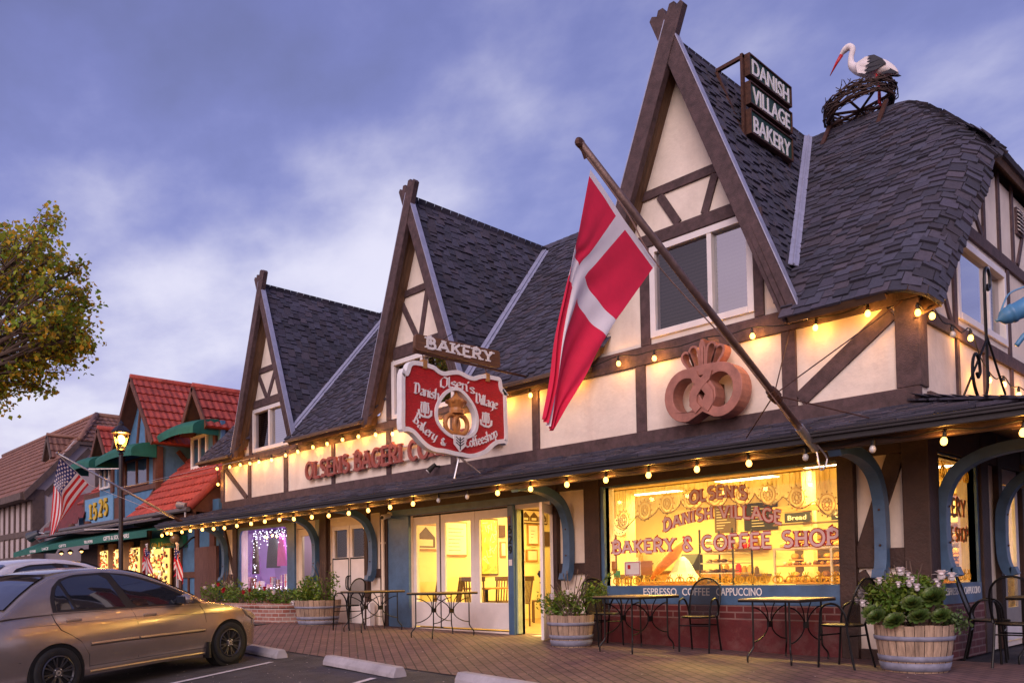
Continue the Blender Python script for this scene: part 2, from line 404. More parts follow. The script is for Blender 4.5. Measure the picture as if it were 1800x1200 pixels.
# ------------------------------------------------------------------ lettering
GL = {
 'A': (.78, [[(.39,1),(.02,0)],[(.39,1),(.76,0)],[(.15,.34),(.63,.34)]]),
 'B': (.62, [[(.06,0),(.06,1)],[(.06,1),(.32,1)]+arc(.32,.77,.23,.23,90,-90)+[(.06,.54)],[(.06,.54),(.34,.54)]+arc(.34,.27,.26,.27,90,-90)+[(.06,0)]]),
 'C': (.68, [arc(.38,.5,.36,.5,50,310,16)]),
 'D': (.70, [[(.06,0),(.06,1)],[(.06,1),(.25,1)]+arc(.25,.5,.41,.5,90,-90,14)+[(.06,0)]]),
 'E': (.56, [[(.06,0),(.06,1)],[(.06,1),(.54,1)],[(.06,.52),(.44,.52)],[(.06,0),(.56,0)]]),
 'F': (.54, [[(.06,0),(.06,1)],[(.06,1),(.54,1)],[(.06,.52),(.42,.52)]]),
 'G': (.72, [arc(.38,.5,.36,.5,50,330,16)+[(.69,.45),(.45,.45)]]),
 'H': (.70, [[(.08,0),(.08,1)],[(.62,0),(.62,1)],[(.08,.52),(.62,.52)]]),
 'I': (.24, [[(.12,0),(.12,1)]]),
 'K': (.68, [[(.08,0),(.08,1)],[(.62,1),(.10,.42)],[(.24,.58),(.64,0)]]),
 'L': (.54, [[(.06,0),(.06,1)],[(.06,0),(.54,0)]]),
 'N': (.74, [[(.08,0),(.08,1)],[(.08,1),(.66,0)],[(.66,0),(.66,1)]]),
 'O': (.80, [arc(.40,.5,.38,.5,0,360,22)]),
 'P': (.60, [[(.06,0),(.06,1)],[(.06,1),(.32,1)]+arc(.32,.73,.25,.27,90,-90)+[(.06,.46)]]),
 'R': (.66, [[(.06,0),(.06,1)],[(.06,1),(.32,1)]+arc(.32,.75,.24,.25,90,-90)+[(.06,.5)],[(.30,.5),(.64,0)]]),
 'S': (.60, [arc(.31,.76,.24,.24,40,270,10)+arc(.31,.26,.26,.26,90,-140,10)]),
 'T': (.64, [[(.32,0),(.32,1)],[(.02,1),(.62,1)]]),
 'V': (.76, [[(.03,1),(.38,0)],[(.38,0),(.73,1)]]),
 'Y': (.72, [[(.36,0),(.36,.48)],[(.36,.48),(.04,1)],[(.36,.48),(.68,1)]]),
 "'": (.18, [[(.09,1),(.06,.75)]]),
 '&': (.66, [arc(.30,.78,.18,.22,-30,250,10)+[(.60,0)],[(.22,.60)]+arc(.26,.27,.25,.27,110,360,10)]),
 '1': (.36, [[(.20,0),(.20,1)],[(.20,1),(.02,.82)]]),
 '2': (.56, [arc(.28,.74,.24,.26,160,-40,10)+[(.04,0),(.54,0)]]),
 '5': (.56, [[(.48,1),(.10,1),(.08,.56)]+arc(.26,.32,.26,.32,110,-140,12)]),
 '9': (.56, [arc(.28,.70,.24,.30,0,360,16),[(.52,.70),(.48,.25),(.18,0)]]),
 ' ': (.34, []),
}
def ribbon(mb, pts, w, mapf, d0, d1):
    P = [V((p[0], p[1], 0)) for p in pts]; k = len(P); closed = (P[0]-P[-1]).length < 1e-6 and k > 3
    if closed: P = P[:-1]; k -= 1
    Lf, Rt = [], []
    for i in range(k):
        a = P[i]-P[i-1] if (closed or i > 0) else P[1]-P[0]
        b = P[(i+1) % k]-P[i] if (closed or i < k-1) else P[-1]-P[-2]
        a.normalize(); b.normalize(); t = (a+b)
        if t.length < 1e-4: t = b.copy()
        t.normalize(); nn = V((-t.y, t.x, 0)); c = max(.45, nn.dot(V((-b.y, b.x, 0))))
        Lf.append(P[i]+nn*(w/2/c)); Rt.append(P[i]-nn*(w/2/c))
    vs = []
    for l, r in zip(Lf, Rt):
        vs += [mapf(l.x, l.y, d1), mapf(r.x, r.y, d1), mapf(l.x, l.y, d0), mapf(r.x, r.y, d0)]
    fs = []
    for i in range(k if closed else k-1):
        a, b = i*4, ((i+1) % k)*4
        fs += [(a+1, b+1, b, a), (a, b, b+2, a+2), (b+1, a+1, a+3, b+3)]
    if not closed: fs += [(0, 2, 3, 1), ((k-1)*4+1, (k-1)*4+3, (k-1)*4+2, (k-1)*4)]
    mb.add(vs, fs)
def strokes(mb, text, w, mapf, d0, d1, serif=2.3, gap=.14, scale=1.0, warp=None, total=None, word=None):
    """slab-serif stroke lettering, cap height = scale, laid out from u = 0; mapf(u, v, d) gives the point"""
    wd_ = sum(GL[c][0]+gap for c in text)-gap; sx = (total/wd_) if total else scale
    x = 0; idx = 0; wk = 0
    for ch in text:
        adv, ss = GL[ch]
        if ch == ' ': wk += 1
        if word is not None and wk != word: ss = []
        L2 = []
        for s_ in ss:
            L2.append(s_)
            if serif and len(s_) == 2 and abs(s_[0][0]-s_[1][0]) < .5 and abs(s_[0][1]-s_[1][1]) > .4:
                for e in s_:
                    if abs(e[1]) < .02 or abs(e[1]-1) < .02:
                        L2.append(('S', e))
        for s_ in L2:
            if s_[0] == 'S':
                e = s_[1]; hw_ = w*serif/2; yy = e[1]+(w*.18 if e[1] < .5 else -w*.18)
                p = [(e[0]-hw_, yy), (e[0]+hw_, yy)]; ww = w*.55
            else: p = s_; ww = w
            q = [((x+a)*sx, b*scale) for a, b in p]
            if warp: q = [warp(*c) for c in q]
            ribbon(mb, q, ww*scale, mapf, d0, d1+idx*.00035); idx = (idx+1) % 7
        x += adv+gap
    return x*sx
BL = {
 'l': (.16, [[(0,1),(0,.08),(.1,0)]]), 'i': (.16, [[(0,.6),(0,.08),(.1,0)],[(0,.8),(.04,.84)]]),
 'n': (.42, [[(0,.6),(0,0)],[(0,.5),(.2,.6),(.28,.5),(.28,.05),(.36,0)]]), 'h': (.40, [[(0,1),(0,0)],[(0,.5),(.2,.6),(.28,.5),(.28,0)]]),
 'a': (.42, [[(.05,.55),(.2,.6),(.28,.5),(.28,.05),(.36,0)],[(.28,.33),(.05,.25),(0,.1),(.1,0),(.28,.1)]]),
 'o': (.42, [[(0,.5),(.15,.6),(.3,.5),(.3,.1),(.15,0),(0,.1),(0,.5)]]),
 'e': (.38, [[(0,.3),(.28,.38),(.28,.5),(.15,.6),(0,.5),(0,.1),(.12,0),(.28,.08)]]),
 's': (.38, [[(.28,.52),(.15,.6),(0,.5),(.03,.38),(.26,.24),(.28,.1),(.13,0),(0,.06)]]),
 'r': (.30, [[(0,.6),(0,0)],[(0,.5),(.2,.6)]]), 'c': (.36, [[(.26,.52),(.13,.6),(0,.5),(0,.1),(.12,0),(.26,.08)]]),
 'f': (.26, [[(.25,.98),(.1,1),(.05,.85),(.05,0)],[(-.05,.58),(.2,.58)]]), 'k': (.38, [[(0,1),(0,0)],[(.25,.6),(.02,.32),(.26,0)]]),
 'p': (.42, [[(0,.6),(0,-.35)],[(0,.5),(.2,.6),(.3,.5),(.3,.1),(.15,0),(0,.08)]]),
 'y': (.42, [[(0,.6),(0,.1),(.12,0),(.28,.1)],[(.28,.6),(.28,-.2),(.1,-.35)]]),
 'g': (.42, [[(.28,.55),(.12,.6),(0,.5),(0,.12),(.12,.02),(.28,.1)],[(.28,.6),(.28,-.22),(.1,-.35)]]),
 "'": (.12, [[(0,1),(-.03,.8)]]), '&': (.5, [[(.3,0),(.02,.6),(.12,.8),(.22,.65),(0,.3),(.05,.05),(.2,0),(.36,.3)]]),
 'O': (.55, [[(0,.75),(.2,1),(.42,.85),(.42,.2),(.22,0),(0,.15),(0,.75)]]),
 'D': (.58, [[(-.05,.95),(.3,1),(.45,.75),(.45,.2),(.2,0),(0,.08)],[(.12,.95),(.12,.05)]]),
 'V': (.56, [[(-.05,.95),(.08,1),(.12,.1),(.25,0),(.45,.25),(.42,.8),(.28,1)]]),
 'B': (.50, [[(.08,1),(.08,0)],[(-.05,.95),(.3,1),(.36,.78),(.1,.55),(.38,.42),(.4,.12),(.2,0),(-.02,.05)]]),
 'C': (.50, [[(.4,.85),(.2,1),(0,.8),(0,.2),(.18,0),(.4,.12)],[(.2,1),(.2,.6)]]),
}
def blackletter(mb, text, p0, p1, h, sag, mapf, d0, d1, nib=(.07, .055)):
    """broad-nib letters laid from p0 to p1, bowed by sag"""
    tot = sum(BL[c][0] for c in text); x = 0; sx = hypot(p1[0]-p0[0], p1[1]-p0[1])/tot
    ang = math.atan2(p1[1]-p0[1], p1[0]-p0[0]); idx = 0
    for ch in text:
        adv, ss = BL[ch]
        for s_ in ss:
            for a, b in zip(s_, s_[1:]):
                pts = []
                for (gx, gy), sg in ((a, -1), (b, -1), (b, 1), (a, 1)):
                    u = (x+gx)*sx + sg*nib[0]*h; v = gy*h+sg*nib[1]*h
                    t = min(1, max(0, (x+adv/2)/tot)); bow = sag*4*t*(1-t); sl = sag*4*(1-2*t)/(tot*sx)
                    uu = u; vv = v+bow+sl*(u-(x+adv/2)*sx)
                    pts.append((p0[0]+uu*cos(ang)-vv*sin(ang), p0[1]+uu*sin(ang)+vv*cos(ang)))
                top = d1+idx*.0003; idx = (idx+1) % 6
                A = [mapf(q[0], q[1], top) for q in pts]; Bq = [mapf(q[0], q[1], d0) for q in pts]
                mb.add(A+Bq, [(0,1,2,3),(0,4,5,1),(1,5,6,2),(2,6,7,3),(3,7,4,0)])
        x += adv
def sans(mb, text, mapf, d0, d1, height, total=None, offset=0.0, cx=None):
    cu = bpy.data.curves.new('t', 'FONT'); cu.body = text; cu.size = 1.0; cu.resolution_u = 3; cu.offset = offset
    ob = bpy.data.objects.new('t', cu); me = ob.to_mesh()
    vs = [v.co.copy() for v in me.vertices]; ps = [tuple(p.vertices) for p in me.polygons]
    ob.to_mesh_clear(); bpy.data.objects.remove(ob); bpy.data.curves.remove(cu)
    x0 = min(v.x for v in vs); x1 = max(v.x for v in vs); s = height/.70; sx = total/(x1-x0) if total else s
    off = -(x1-x0)/2*sx if cx else 0
    def mp_(v, d): return mapf((v.x-x0)*sx+off, v.y*s, d)
    n = len(vs)
    ed = {}
    for p in ps:
        for a, b in zip(p, p[1:]+p[:1]): ed[(a, b)] = 1
    fs = list(ps)
    for (a, b) in list(ed):
        if (b, a) not in ed: fs.append((b, a, a+n, b+n))
    mb.add([mp_(v, d1) for v in vs]+[mp_(v, d0) for v in vs], fs)
    return (x1-x0)*sx
def front(x, y, z):        # plane facing the street (-y): u runs +x
    return lambda u, v, d: (x+u, y-d, z+v)
def sidef(x, y, z):        # plane facing +x: u runs +y
    return lambda u, v, d: (x+d, y+u, z+v)

# ================================================================== GROUND
def sm(a, b, v):
    t = min(1, max(0, (v-a)/(b-a))); return t*t*(3-2*t)
def zg(x, y):
    return -0.058*max(0, -y-1.3)*(1 if y > -12 else 1) + .011*min(max(0, -x-1), 15)*sm(-4, -1, y) if y > -12 else -0.62
def edge_y(x): return -3.21-.065*(x+6.67)
asphalt = M('asphalt', (.056, .050, .060), .82, .35, 2.5, .9, 120.0, dirt=((.115, .098, .105), 1.1, .55))
paver = BRICK('brick_paver', (.185, .108, .104), (.145, .084, .088), (.045, .030, .032), 1.0, .23, .115, .009, .75, .55, 'xy', wear=((.30, .24, .22), 14.0, .16))
mb = MB()
xs = [-400, -150, -80, -50, -40] + [-30+.9*i for i in range(48)] + [14, 20, 40, 80, 200, 400]
ys = [-400, -100, -40, -20, -12.5] + [-12+.5*i for i in range(48)] + [20, 60, 400]
mb.add([(x, y, zg(x, y)-(.006 if y < -.5 else .05)) for y in ys for x in xs], [(j*len(xs)+i, j*len(xs)+i+1, (j+1)*len(xs)+i+1, (j+1)*len(xs)+i) for j in range(len(ys)-1) for i in range(len(xs)-1)])
struct(mb.build('parking_lot', asphalt))
mb = MB()
def swk(u, v):
    x = lerp(-60, 14, u); e = edge_y(x); y = lerp(e, .35, v); return (x, y, zg(x, y)+.004)
mb.grid(swk, 120, 24); struct(mb.build('sidewalk', paver))
linew = M('road_paint', (.62, .58, .62), .7, .2, 12.0, dirt=((.05, .05, .055), 9.0, .5))
mb = MB()
hd = V((cos(1.901), sin(1.901), 0)); nl = V((-sin(1.901), cos(1.901), 0))
for s in range(-1, 4):
    a = V((-7.55-2.72*s*1.0, -3.80+.15*s, 0))
    for i in range(9):
        p0 = a-hd*(i*.6); p1 = a-hd*((i+1)*.6)
        mb.add([(q.x, q.y, zg(q.x, q.y)+.004) for q in (p0-nl*.05, p0+nl*.05, p1+nl*.05, p1-nl*.05)], [(0, 1, 2, 3)])
struct(mb.build('parking_line', linew))

# ================================================================== BAKERY
B = thing('bakery_building', 'half timbered cream bakery with three steep dark gables and a long shingled canopy', 'building', (-8.5, 0, 0))
def holes_wall(mb, u0, u1, z0, z1, holes, t, f):
    """wall in (u, z) with rectangular openings; f(u, d, z) -> point, d is depth inwards"""
    us = sorted({u0, u1, *[h[0] for h in holes], *[h[1] for h in holes]}); zs = sorted({z0, z1, *[h[2] for h in holes], *[h[3] for h in holes]})
    us = [u for u in us if u0-1e-6 <= u <= u1+1e-6]; zs = [z for z in zs if z0-1e-6 <= z <= z1+1e-6]
    def solid(i, j):
        if i < 0 or j < 0 or i >= len(us)-1 or j >= len(zs)-1: return False
        cu, cz = (us[i]+us[i+1])/2, (zs[j]+zs[j+1])/2
        return not any(h[0] < cu < h[1] and h[2] < cz < h[3] for h in holes)
    for i in range(len(us)-1):
        for j in range(len(zs)-1):
            if not solid(i, j): continue
            a, b, c, d = us[i], us[i+1], zs[j], zs[j+1]
            mb.quad(f(a,0,c), f(b,0,c), f(b,0,d), f(a,0,d)); mb.quad(f(a,t,d), f(b,t,d), f(b,t,c), f(a,t,c))
            if not solid(i-1, j): mb.quad(f(a,t,c), f(a,0,c), f(a,0,d), f(a,t,d))
            if not solid(i+1, j): mb.quad(f(b,0,c), f(b,t,c), f(b,t,d), f(b,0,d))
            if not solid(i, j-1): mb.quad(f(a,t,c), f(b,t,c), f(b,0,c), f(a,0,c))
            if not solid(i, j+1): mb.quad(f(a,0,d), f(b,0,d), f(b,t,d), f(a,t,d))
FR = lambda u, d, z: (u, d, z)
SD = lambda u, d, z: (-d, u, z)
WIN = (-4.50, -.95, .85, 2.31); GAR = (-9.24, -6.55, .10, 2.20); DOR = (-6.42, -5.59, .06, 2.13)
DBL = (-12.04, -10.70, .10, 2.24); SHW = (-16.18, -13.76, .80, 2.30); LDR = (-13.46, -12.60, .12, 2.17)
mb = MB(); holes_wall(mb, -17.1, 0, -.02, 2.84, [WIN, GAR, DOR, DBL, SHW, LDR], .2, FR); mb.build('street_wall', stucco, B)
SW = (.36, 1.70, .85, 2.33); SDR = (2.70, 3.45, .05, 2.15)
mb = MB(); holes_wall(mb, .2, 7.4, -.02, 2.84, [SW, SDR], .2, SD); mb.build('end_wall', stucco, B)
# upper walls
GAB = [dict(xc=-14.52, zr=7.86, s=2.66, apex=8.08), dict(xc=-8.82, zr=8.00, s=2.66, apex=8.22), dict(xc=-3.00, zr=8.33, s=2.52, apex=8.60)]
WINS = [(-15.48, -13.64, 4.13, 5.17, -14.66), (-9.78, -7.90, 4.11, 5.24, -8.84), (-3.60, -1.98, 4.36, 5.66, -2.62)]
mb = MB(); holes_wall(mb, -17.1, 0, 2.84, 4.26, [(w[0], w[1], w[2], 4.26) for w in WINS if w[2] < 4.26], .2, FR); mb.build('upper_wall', stucco, B)
ZE, YE, SM_ = 4.10, -.45, 1.012
YR = 3.70; ZR = ZE+SM_*(YR-YE)
def zmain(y): return ZE+SM_*(y-YE) if y < YR else ZR-SM_*(y-YR)
def ymain(z): return YE+(z-ZE)/SM_
for g, w in zip(GAB, WINS):
    zt = 5.30 if w[3] < 5.3 else 5.72
    hb = lambda z: (g['zr']-z)/g['s']-.02
    # wall left and right of the window, then the triangle over it
    mb = MB(); xc = g['xc']
    z0 = 4.26; zl = max(z0, w[2])
    for (a0, a1, b0, b1) in ((xc-hb(z0), w[0], xc-hb(zt), w[0]), (w[1], max(w[1], xc+hb(z0)), w[1], max(w[1], xc+hb(zt)))):
        mb.prism([(a0, 0, z0), (a1, 0, z0), (b1, 0, zt), (b0, 0, zt)], (0, .2, 0))
    if w[2] > z0: mb.prism([(w[0], 0, z0), (w[1], 0, z0), (w[1], 0, w[2]), (w[0], 0, w[2])], (0, .2, 0))
    mb.prism([(w[0], 0, w[3]), (w[1], 0, w[3]), (w[1], 0, zt), (w[0], 0, zt)], (0, .2, 0))
    mb.prism([(xc-hb(zt), 0, zt), (xc+hb(zt), 0, zt), (xc, 0, g['zr']-.05)], (0, .2, 0))
    mb.build('gable_wall', stucco, B)
# end wall upper, under the half-hipped roof
UW = (1.30, 3.30, 4.08, 5.12)
mb = MB(); holes_wall(mb, .2, 7.4, 2.84, 4.40, [(UW[0], UW[1], UW[2], 4.40)], .2, SD)
mb.prism([(0, .2, 4.40), (0, UW[0], 4.40), (0, UW[0], UW[3]), (0, ymain(UW[3])+.20, UW[3])], (-.2, 0, 0))
mb.prism([(0, UW[1], 4.40), (0, 7.3, 4.40), (0, 6.5, UW[3]), (0, UW[1], UW[3])], (-.2, 0, 0))
mb.prism([(0, ymain(UW[3])+.20, UW[3]), (0, 6.5, UW[3]), (0, 5.2, 6.40), (0, ymain(6.40)+.40, 6.40)], (-.2, 0, 0))
mb.build('end_gable_wall', stucco, B)

# ---- timbers
def tb(x0, x1, z0, z1, mat=timber, p=.035, par=B, nm='timber_beam'):
    return MB().box(x0, x1, -p, .01, z0, z1).build(nm, mat, par, bevel=.008)
def td(x0, z0, x1, z1, w, mat=timber, p=.03, par=B):
    return MB().beam((x0, -p/2+.005, z0), (x1, -p/2+.005, z1), w, p+.01, (0, -1, 0)).build('timber_brace', mat, par, bevel=.006)
tb(-17.1, .02, 2.80, 3.05, p=.05)
for x0, x1 in ((-17.2,-17.02),(-15.72,-15.58),(-13.97,-13.80),(-11.95,-11.83),(-9.97,-9.83),(-8.02,-7.88),(-5.97,-5.82),(-3.88,-3.71),(-1.62,-1.43)):
    tb(x0, x1, 3.052, 4.00 if x0 > -7 else 3.90)
MB().box(-.24, .03, -.045, .20, 3.052, 4.04).build('corner_post', timber, B, bevel=.012)
tb(-17.1, -6.9, 3.902, 4.10, p=.042); tb(-6.9, -.2, 4.002, 4.27, p=.042)
tb(-.2, .03, 4.042, 4.28, p=.046)
td(-16.95, 3.88, -15.80, 3.06, .13); td(-1.40, 3.12, -.28, 3.94, .20)
# gables
def hspan(g, z): return (g['zr']-z)/g['s']
for g, w, (zc, zh0, zh1, vb) in zip(GAB, WINS, ((6.06, 5.19, 5.38, -14.75), (6.46, 5.26, 5.50, -8.90), (6.42, 5.68, 5.86, None))):
    xc = g['xc']; h = hspan(g, zc)-.05
    tb(xc-h, xc+h, zc-.065, zc+.065, p=.034)
    h = hspan(g, zh1)-.05; tb(xc-h, xc+h, zh0, zh1, p=.036)
    if vb is not None:
        td(xc-.66, zc-.07, vb-.03, zh1, .12, p=.028); td(xc+.18, zc-.07, vb+.03, zh1, .12, p=.024)
    else:
        td(-3.40, zc-.07, -3.10, zh1, .12, p=.028); td(-2.50, zc-.07, -2.68, zh1, .12, p=.028)
    tb(w[0]-.17, w[0]-.005, 4.275 if w[2] > 4.26 else 4.105, zh0-.002); tb(w[1]+.005, w[1]+.14, 4.275 if w[2] > 4.26 else 4.105, zh0-.002)
# end wall timbers
def ts(y0, y1, z0, z1, mat=timber, p=.03): return MB().box(-.01, p, y0, y1, z0, z1).build('timber_beam', mat, B, bevel=.006)
def tsd(y0, z0, y1, z1, w, mat=timber, p=.028): return MB().beam((p/2-.005, y0, z0), (p/2-.005, y1, z1), w, p+.01, (1, 0, 0)).build('timber_brace', mat, B, bevel=.006)
ts(.202, 7.4, 2.80, 3.02, p=.045); ts(.202, 7.4, 3.80, 3.97, p=.04); ts(1.02, 7.0, 5.20, 5.36, p=.04)
for y0, y1 in ((1.18, 1.27), (2.22, 2.31), (3.40, 3.50), (4.4, 4.5)): ts(y0, y1, 3.022, 3.798)
for y0, y1, za, zb_ in ((1.14, 1.25, 3.972, 5.19), (3.36, 3.47, 3.972, 5.19), (2.38, 2.48, 5.362, 6.5), (3.05, 3.15, 5.362, 6.5), (3.70, 3.80, 5.362, 6.5)): ts(y0, y1, za, zb_)
tsd(.72, 4.42, 1.06, 3.95, .09); tsd(1.82, 5.80, 2.36, 5.38, .09); tsd(4.5, 6.3, 3.95, 5.4, .09)
for y0 in (2.08, 3.93):                                  # attic louvres
    vb_ = MB().box(-.01, .035, y0, y0+.30, 5.86, 6.25).build('louvre_vent', timber, B)
    mb = MB()
    for i in range(6): mb.obox((.045, y0+.15, 5.92+i*.056), (.02, 0, -.02), (0, .13, 0), (.003, 0, .004))
    mb.build('louvre_slat', white, vb_)
# lower posts and beams
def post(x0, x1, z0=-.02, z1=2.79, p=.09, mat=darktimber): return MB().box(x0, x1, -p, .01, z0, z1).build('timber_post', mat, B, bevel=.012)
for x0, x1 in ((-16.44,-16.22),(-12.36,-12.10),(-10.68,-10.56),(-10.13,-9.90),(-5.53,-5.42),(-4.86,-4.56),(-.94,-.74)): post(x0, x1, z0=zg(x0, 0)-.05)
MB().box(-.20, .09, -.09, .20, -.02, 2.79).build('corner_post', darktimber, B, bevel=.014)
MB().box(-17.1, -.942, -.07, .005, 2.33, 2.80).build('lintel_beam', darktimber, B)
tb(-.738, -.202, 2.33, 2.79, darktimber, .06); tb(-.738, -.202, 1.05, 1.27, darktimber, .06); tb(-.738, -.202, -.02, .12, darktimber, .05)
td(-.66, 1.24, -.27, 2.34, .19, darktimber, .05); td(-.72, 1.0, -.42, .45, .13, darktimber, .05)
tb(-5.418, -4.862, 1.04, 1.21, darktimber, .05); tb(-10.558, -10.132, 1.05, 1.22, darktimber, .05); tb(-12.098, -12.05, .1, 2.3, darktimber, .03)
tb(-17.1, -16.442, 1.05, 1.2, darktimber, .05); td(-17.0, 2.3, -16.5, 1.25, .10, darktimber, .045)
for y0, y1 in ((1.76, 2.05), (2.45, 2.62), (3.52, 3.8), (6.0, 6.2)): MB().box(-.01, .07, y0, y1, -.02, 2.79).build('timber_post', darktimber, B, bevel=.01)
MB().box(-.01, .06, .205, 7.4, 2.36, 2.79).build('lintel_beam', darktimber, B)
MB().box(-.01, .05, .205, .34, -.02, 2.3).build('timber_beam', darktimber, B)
# brick and painted base below the shop window
brickred = BRICK('painted_brick', (.125, .018, .018), (.095, .013, .014), (.22, .13, .12), 1.0, .24, .085, .010, .6, .5, 'xz')
redpl = M('oxblood_plaster', (.115, .014, .017), .6, .16, 4.0, .3, 20.0, dirt=((.30, .22, .20), 5.0, .25))
MB().box(-4.558, -.942, -.055, .005, .415, .60).build('brick_course', brickred, B)
MB().box(-4.558, -.942, -.075, .005, -.02, .415).build('base_plaster', redpl, B, bevel=.01)
MB().box(.0, .055, .345, 1.755, -.02, .62).build('brick_course', brickred, B)
oldbrick = BRICK('planter_brick', (.27, .085, .06), (.36, .20, .16), (.44, .38, .34), 1.0, .23, .082, .011, .85, .6, 'xz', wear=((.55, .42, .36), 4.0, .35))
MB().box(-16.2, -13.74, -.06, .005, -.0, .66).build('brick_course', oldbrick, B)

# ---- shop window
def glaze(f, u0, u1, z0, z1, par, mat=glass, d=.06, nm='pane'):
    return MB().quad(f(u0, d, z0), f(u1, d, z0), f(u1, d, z1), f(u0, d, z1)).build(nm, mat, par)
wf = MB()
wf.box(-4.56, -4.50, -.05, .08, .60, 2.33); wf.box(-.95, -.942, -.03, .08, .86, 2.33); wf.box(-4.50, -.945, -.03, .08, 2.31, 2.328)
SHOPW = wf.build('shop_window', blue, B)
glaze(FR, -4.50, -.95, .85, 2.31, SHOPW)
FASC = MB().box(-4.499, -.944, -.05, .004, .602, .86).build('window_fascia', blue, B, bevel=.006)
for tx, x_, w_ in (('ESPRESSO', -3.80, .56), ('COFFEE', -3.15, .43), ('CAPPUCCINO', -2.62, .66)):
    mb = MB(); sans(mb, tx, front(x_, -.05, .725), -.001, .004, .10, w_, .006); mb.build('sign_lettering', signwhite, FASC)
mb = MB(); mf = front(-4.47, .052, 1.335)
def add_outlined(parent, text, f, w, sc, total, warp=None, dz=0.0):
    for k_ in range(text.count(' ')+1):
        a = MB(); strokes(a, text, w*1.78, f, 0, .003, 1.35, .16, sc, warp, total, k_); oa = a.build('outline_lettering', letterout, parent)
        b = MB(); strokes(b, text, w*1.02, f, .0055, .0095, 1.35, .16, sc, warp, total, k_); b.build('fill_lettering', letterfill, oa)
letterout = M('letter_outline_red', (.44, .006, .008), .5, .05); letterfill = M('letter_fill_pink', (.86, .60, .62), .5, .04); LEAF(gold, .35)
GY = .058
add_outlined(SHOPW, 'BAKERY & COFFEE SHOP', front(-4.42, GY, 1.335), .19, .175, 3.42, lambda u, v: (u, v*lerp(1.0, 1.06, u/3.4)))
add_outlined(SHOPW, 'DANISH VILLAGE', front(-3.50, GY, 1.64), .19, .155, 1.78, lambda u, v: (u, v+.13*(1-((u-.89)/.89)**2)-.02))
add_outlined(SHOPW, "OLSEN'S", front(-3.06, GY, 2.0), .20, .155, .86, lambda u, v: (u, v+.05*(1-((u-.43)/.43)**2)-.03))
def pretzel_path(s, cx=0, cz=0):
    # the two crossing arms and round bow of a baked ring, in a unit frame
    pts = [(0,-.05),(.16,-.38),(.05,-.62),(-.0,-.60)]
    P = [(-.30,.52),(-.02,.20),(.22,-.12),(.26,-.38),(.05,-.50)]
    loop = [(.0,.30),(.20,.02),(.20,-.30),(.0,-.47)]
    return pts
def ring_pretzel(mb, mapf, R, w, d0, d1):
    """bow with crossed arms: two overlapping rings, flat-cut"""
    for sx in (-1, 1):
        ribbon(mb, [(sx*R*.36+R*.62*cos(a*2*pi/26), R*.60*sin(a*2*pi/26)) for a in range(27)], w, mapf, d0, d1+(.0006 if sx > 0 else 0))
dec = None
for i in range(19):
    x = lerp(-4.36, -1.06, i/18)
    if i == 0:
        mb = MB(); f0 = lambda u, v, d: (u, GY-d, v)
        ring_pretzel(mb, f0, .068, .017, 0, .003)
        for a in (-.026, 0, .026): ribbon(mb, [(a*.5, .045), (a*1.5, .088)], .010, f0, 0, .0035)
        ribbon(mb, [(-.03, .044), (.03, .044)], .010, f0, 0, .004)
        dec = mb.build('pretzel_decal', gold, SHOPW); o = dec
    else:
        o = dec.copy(); COL.objects.link(o); o.parent = SHOPW
    o.location = (x, 0, .925)
# stickers and notices in the window
for nm, m_, x0, x1, z0, z1 in (('window_notice', white, -4.22, -3.93, 1.00, 1.21), ('window_notice', M('orange_card', (.62, .22, .03), .6), -3.92, -3.72, 1.01, 1.21),
                               ('window_sticker', M('orange_card', (.62, .22, .03)), -4.46, -4.38, 1.08, 1.22), ('window_sticker', M('green_card', (.12, .40, .10), .6), -4.42, -4.30, .98, 1.08)):
    o = MB().box(x0, x1, .061, .064, z0, z1).build(nm, m_, SHOPW)
    if m_ is white:
        MB().box(x0+.012, x1-.012, .059, .0605, z0+.012, z0+.02).box(x0+.012, x1-.012, .059, .0605, z1-.02, z1-.012).box(x0+.012, x0+.02, .059, .0605, z0+.02, z1-.02).box(x1-.02, x1-.012, .059, .0605, z0+.02, z1-.02).box(x0+.06, x0+.11, .059, .0605, z0+.10, z0+.16).build('notice_print', letterout, o)
# side window
wf = MB(); wf.box(-.08, .03, .345, .36, .62, 2.35); wf.box(-.08, .03, 1.70, 1.755, .62, 2.35); wf.box(-.08, .03, .36, 1.70, 2.33, 2.35)
SIDEW = wf.build('shop_window', blue, B)
glaze(SD, .36, 1.70, .85, 2.33, SIDEW)
f2 = MB().box(-.004, .05, .36, 1.70, .622, .86).build('window_fascia', blue, B)
for tx, y_, w_ in (('ESPRESSO', .44, .48), ('CAPPUCCINO', 1.05, .58)):
    mb = MB(); sans(mb, tx, sidef(.05, y_, .725), -.001, .004, .085, w_, .006); mb.build('sign_lettering', signwhite, f2)
for text, y, z, sc, tot in (('BAKERY', .50, 1.66, .20, 1.04), ('COFFEE SHOP', .46, 1.36, .155, 1.14)):
    for k_ in range(text.count(' ')+1):
        a = MB(); strokes(a, text, .22, sidef(-.058, y, z), 0, .003, 1.35, .16, sc, None, tot, k_); oa = a.build('outline_lettering', letterout, SIDEW)
        b = MB(); strokes(b, text, .13, sidef(-.058, y, z), .0055, .009, 1.35, .16, sc, None, tot, k_); b.build('fill_lettering', gold, oa)
for i in range(8):
    o = dec.copy(); COL.objects.link(o); o.parent = SIDEW; o.rotation_euler = (0, 0, pi/2); o.location = (0, .50+i*.155, .93)
for i in range(5):
    o = dec.copy(); COL.objects.link(o); o.parent = SIDEW; o.rotation_euler = (0, 0, pi/2); o.location = (0, .55+i*.26, 2.16); o.scale = (1.5, 1, 1.5)
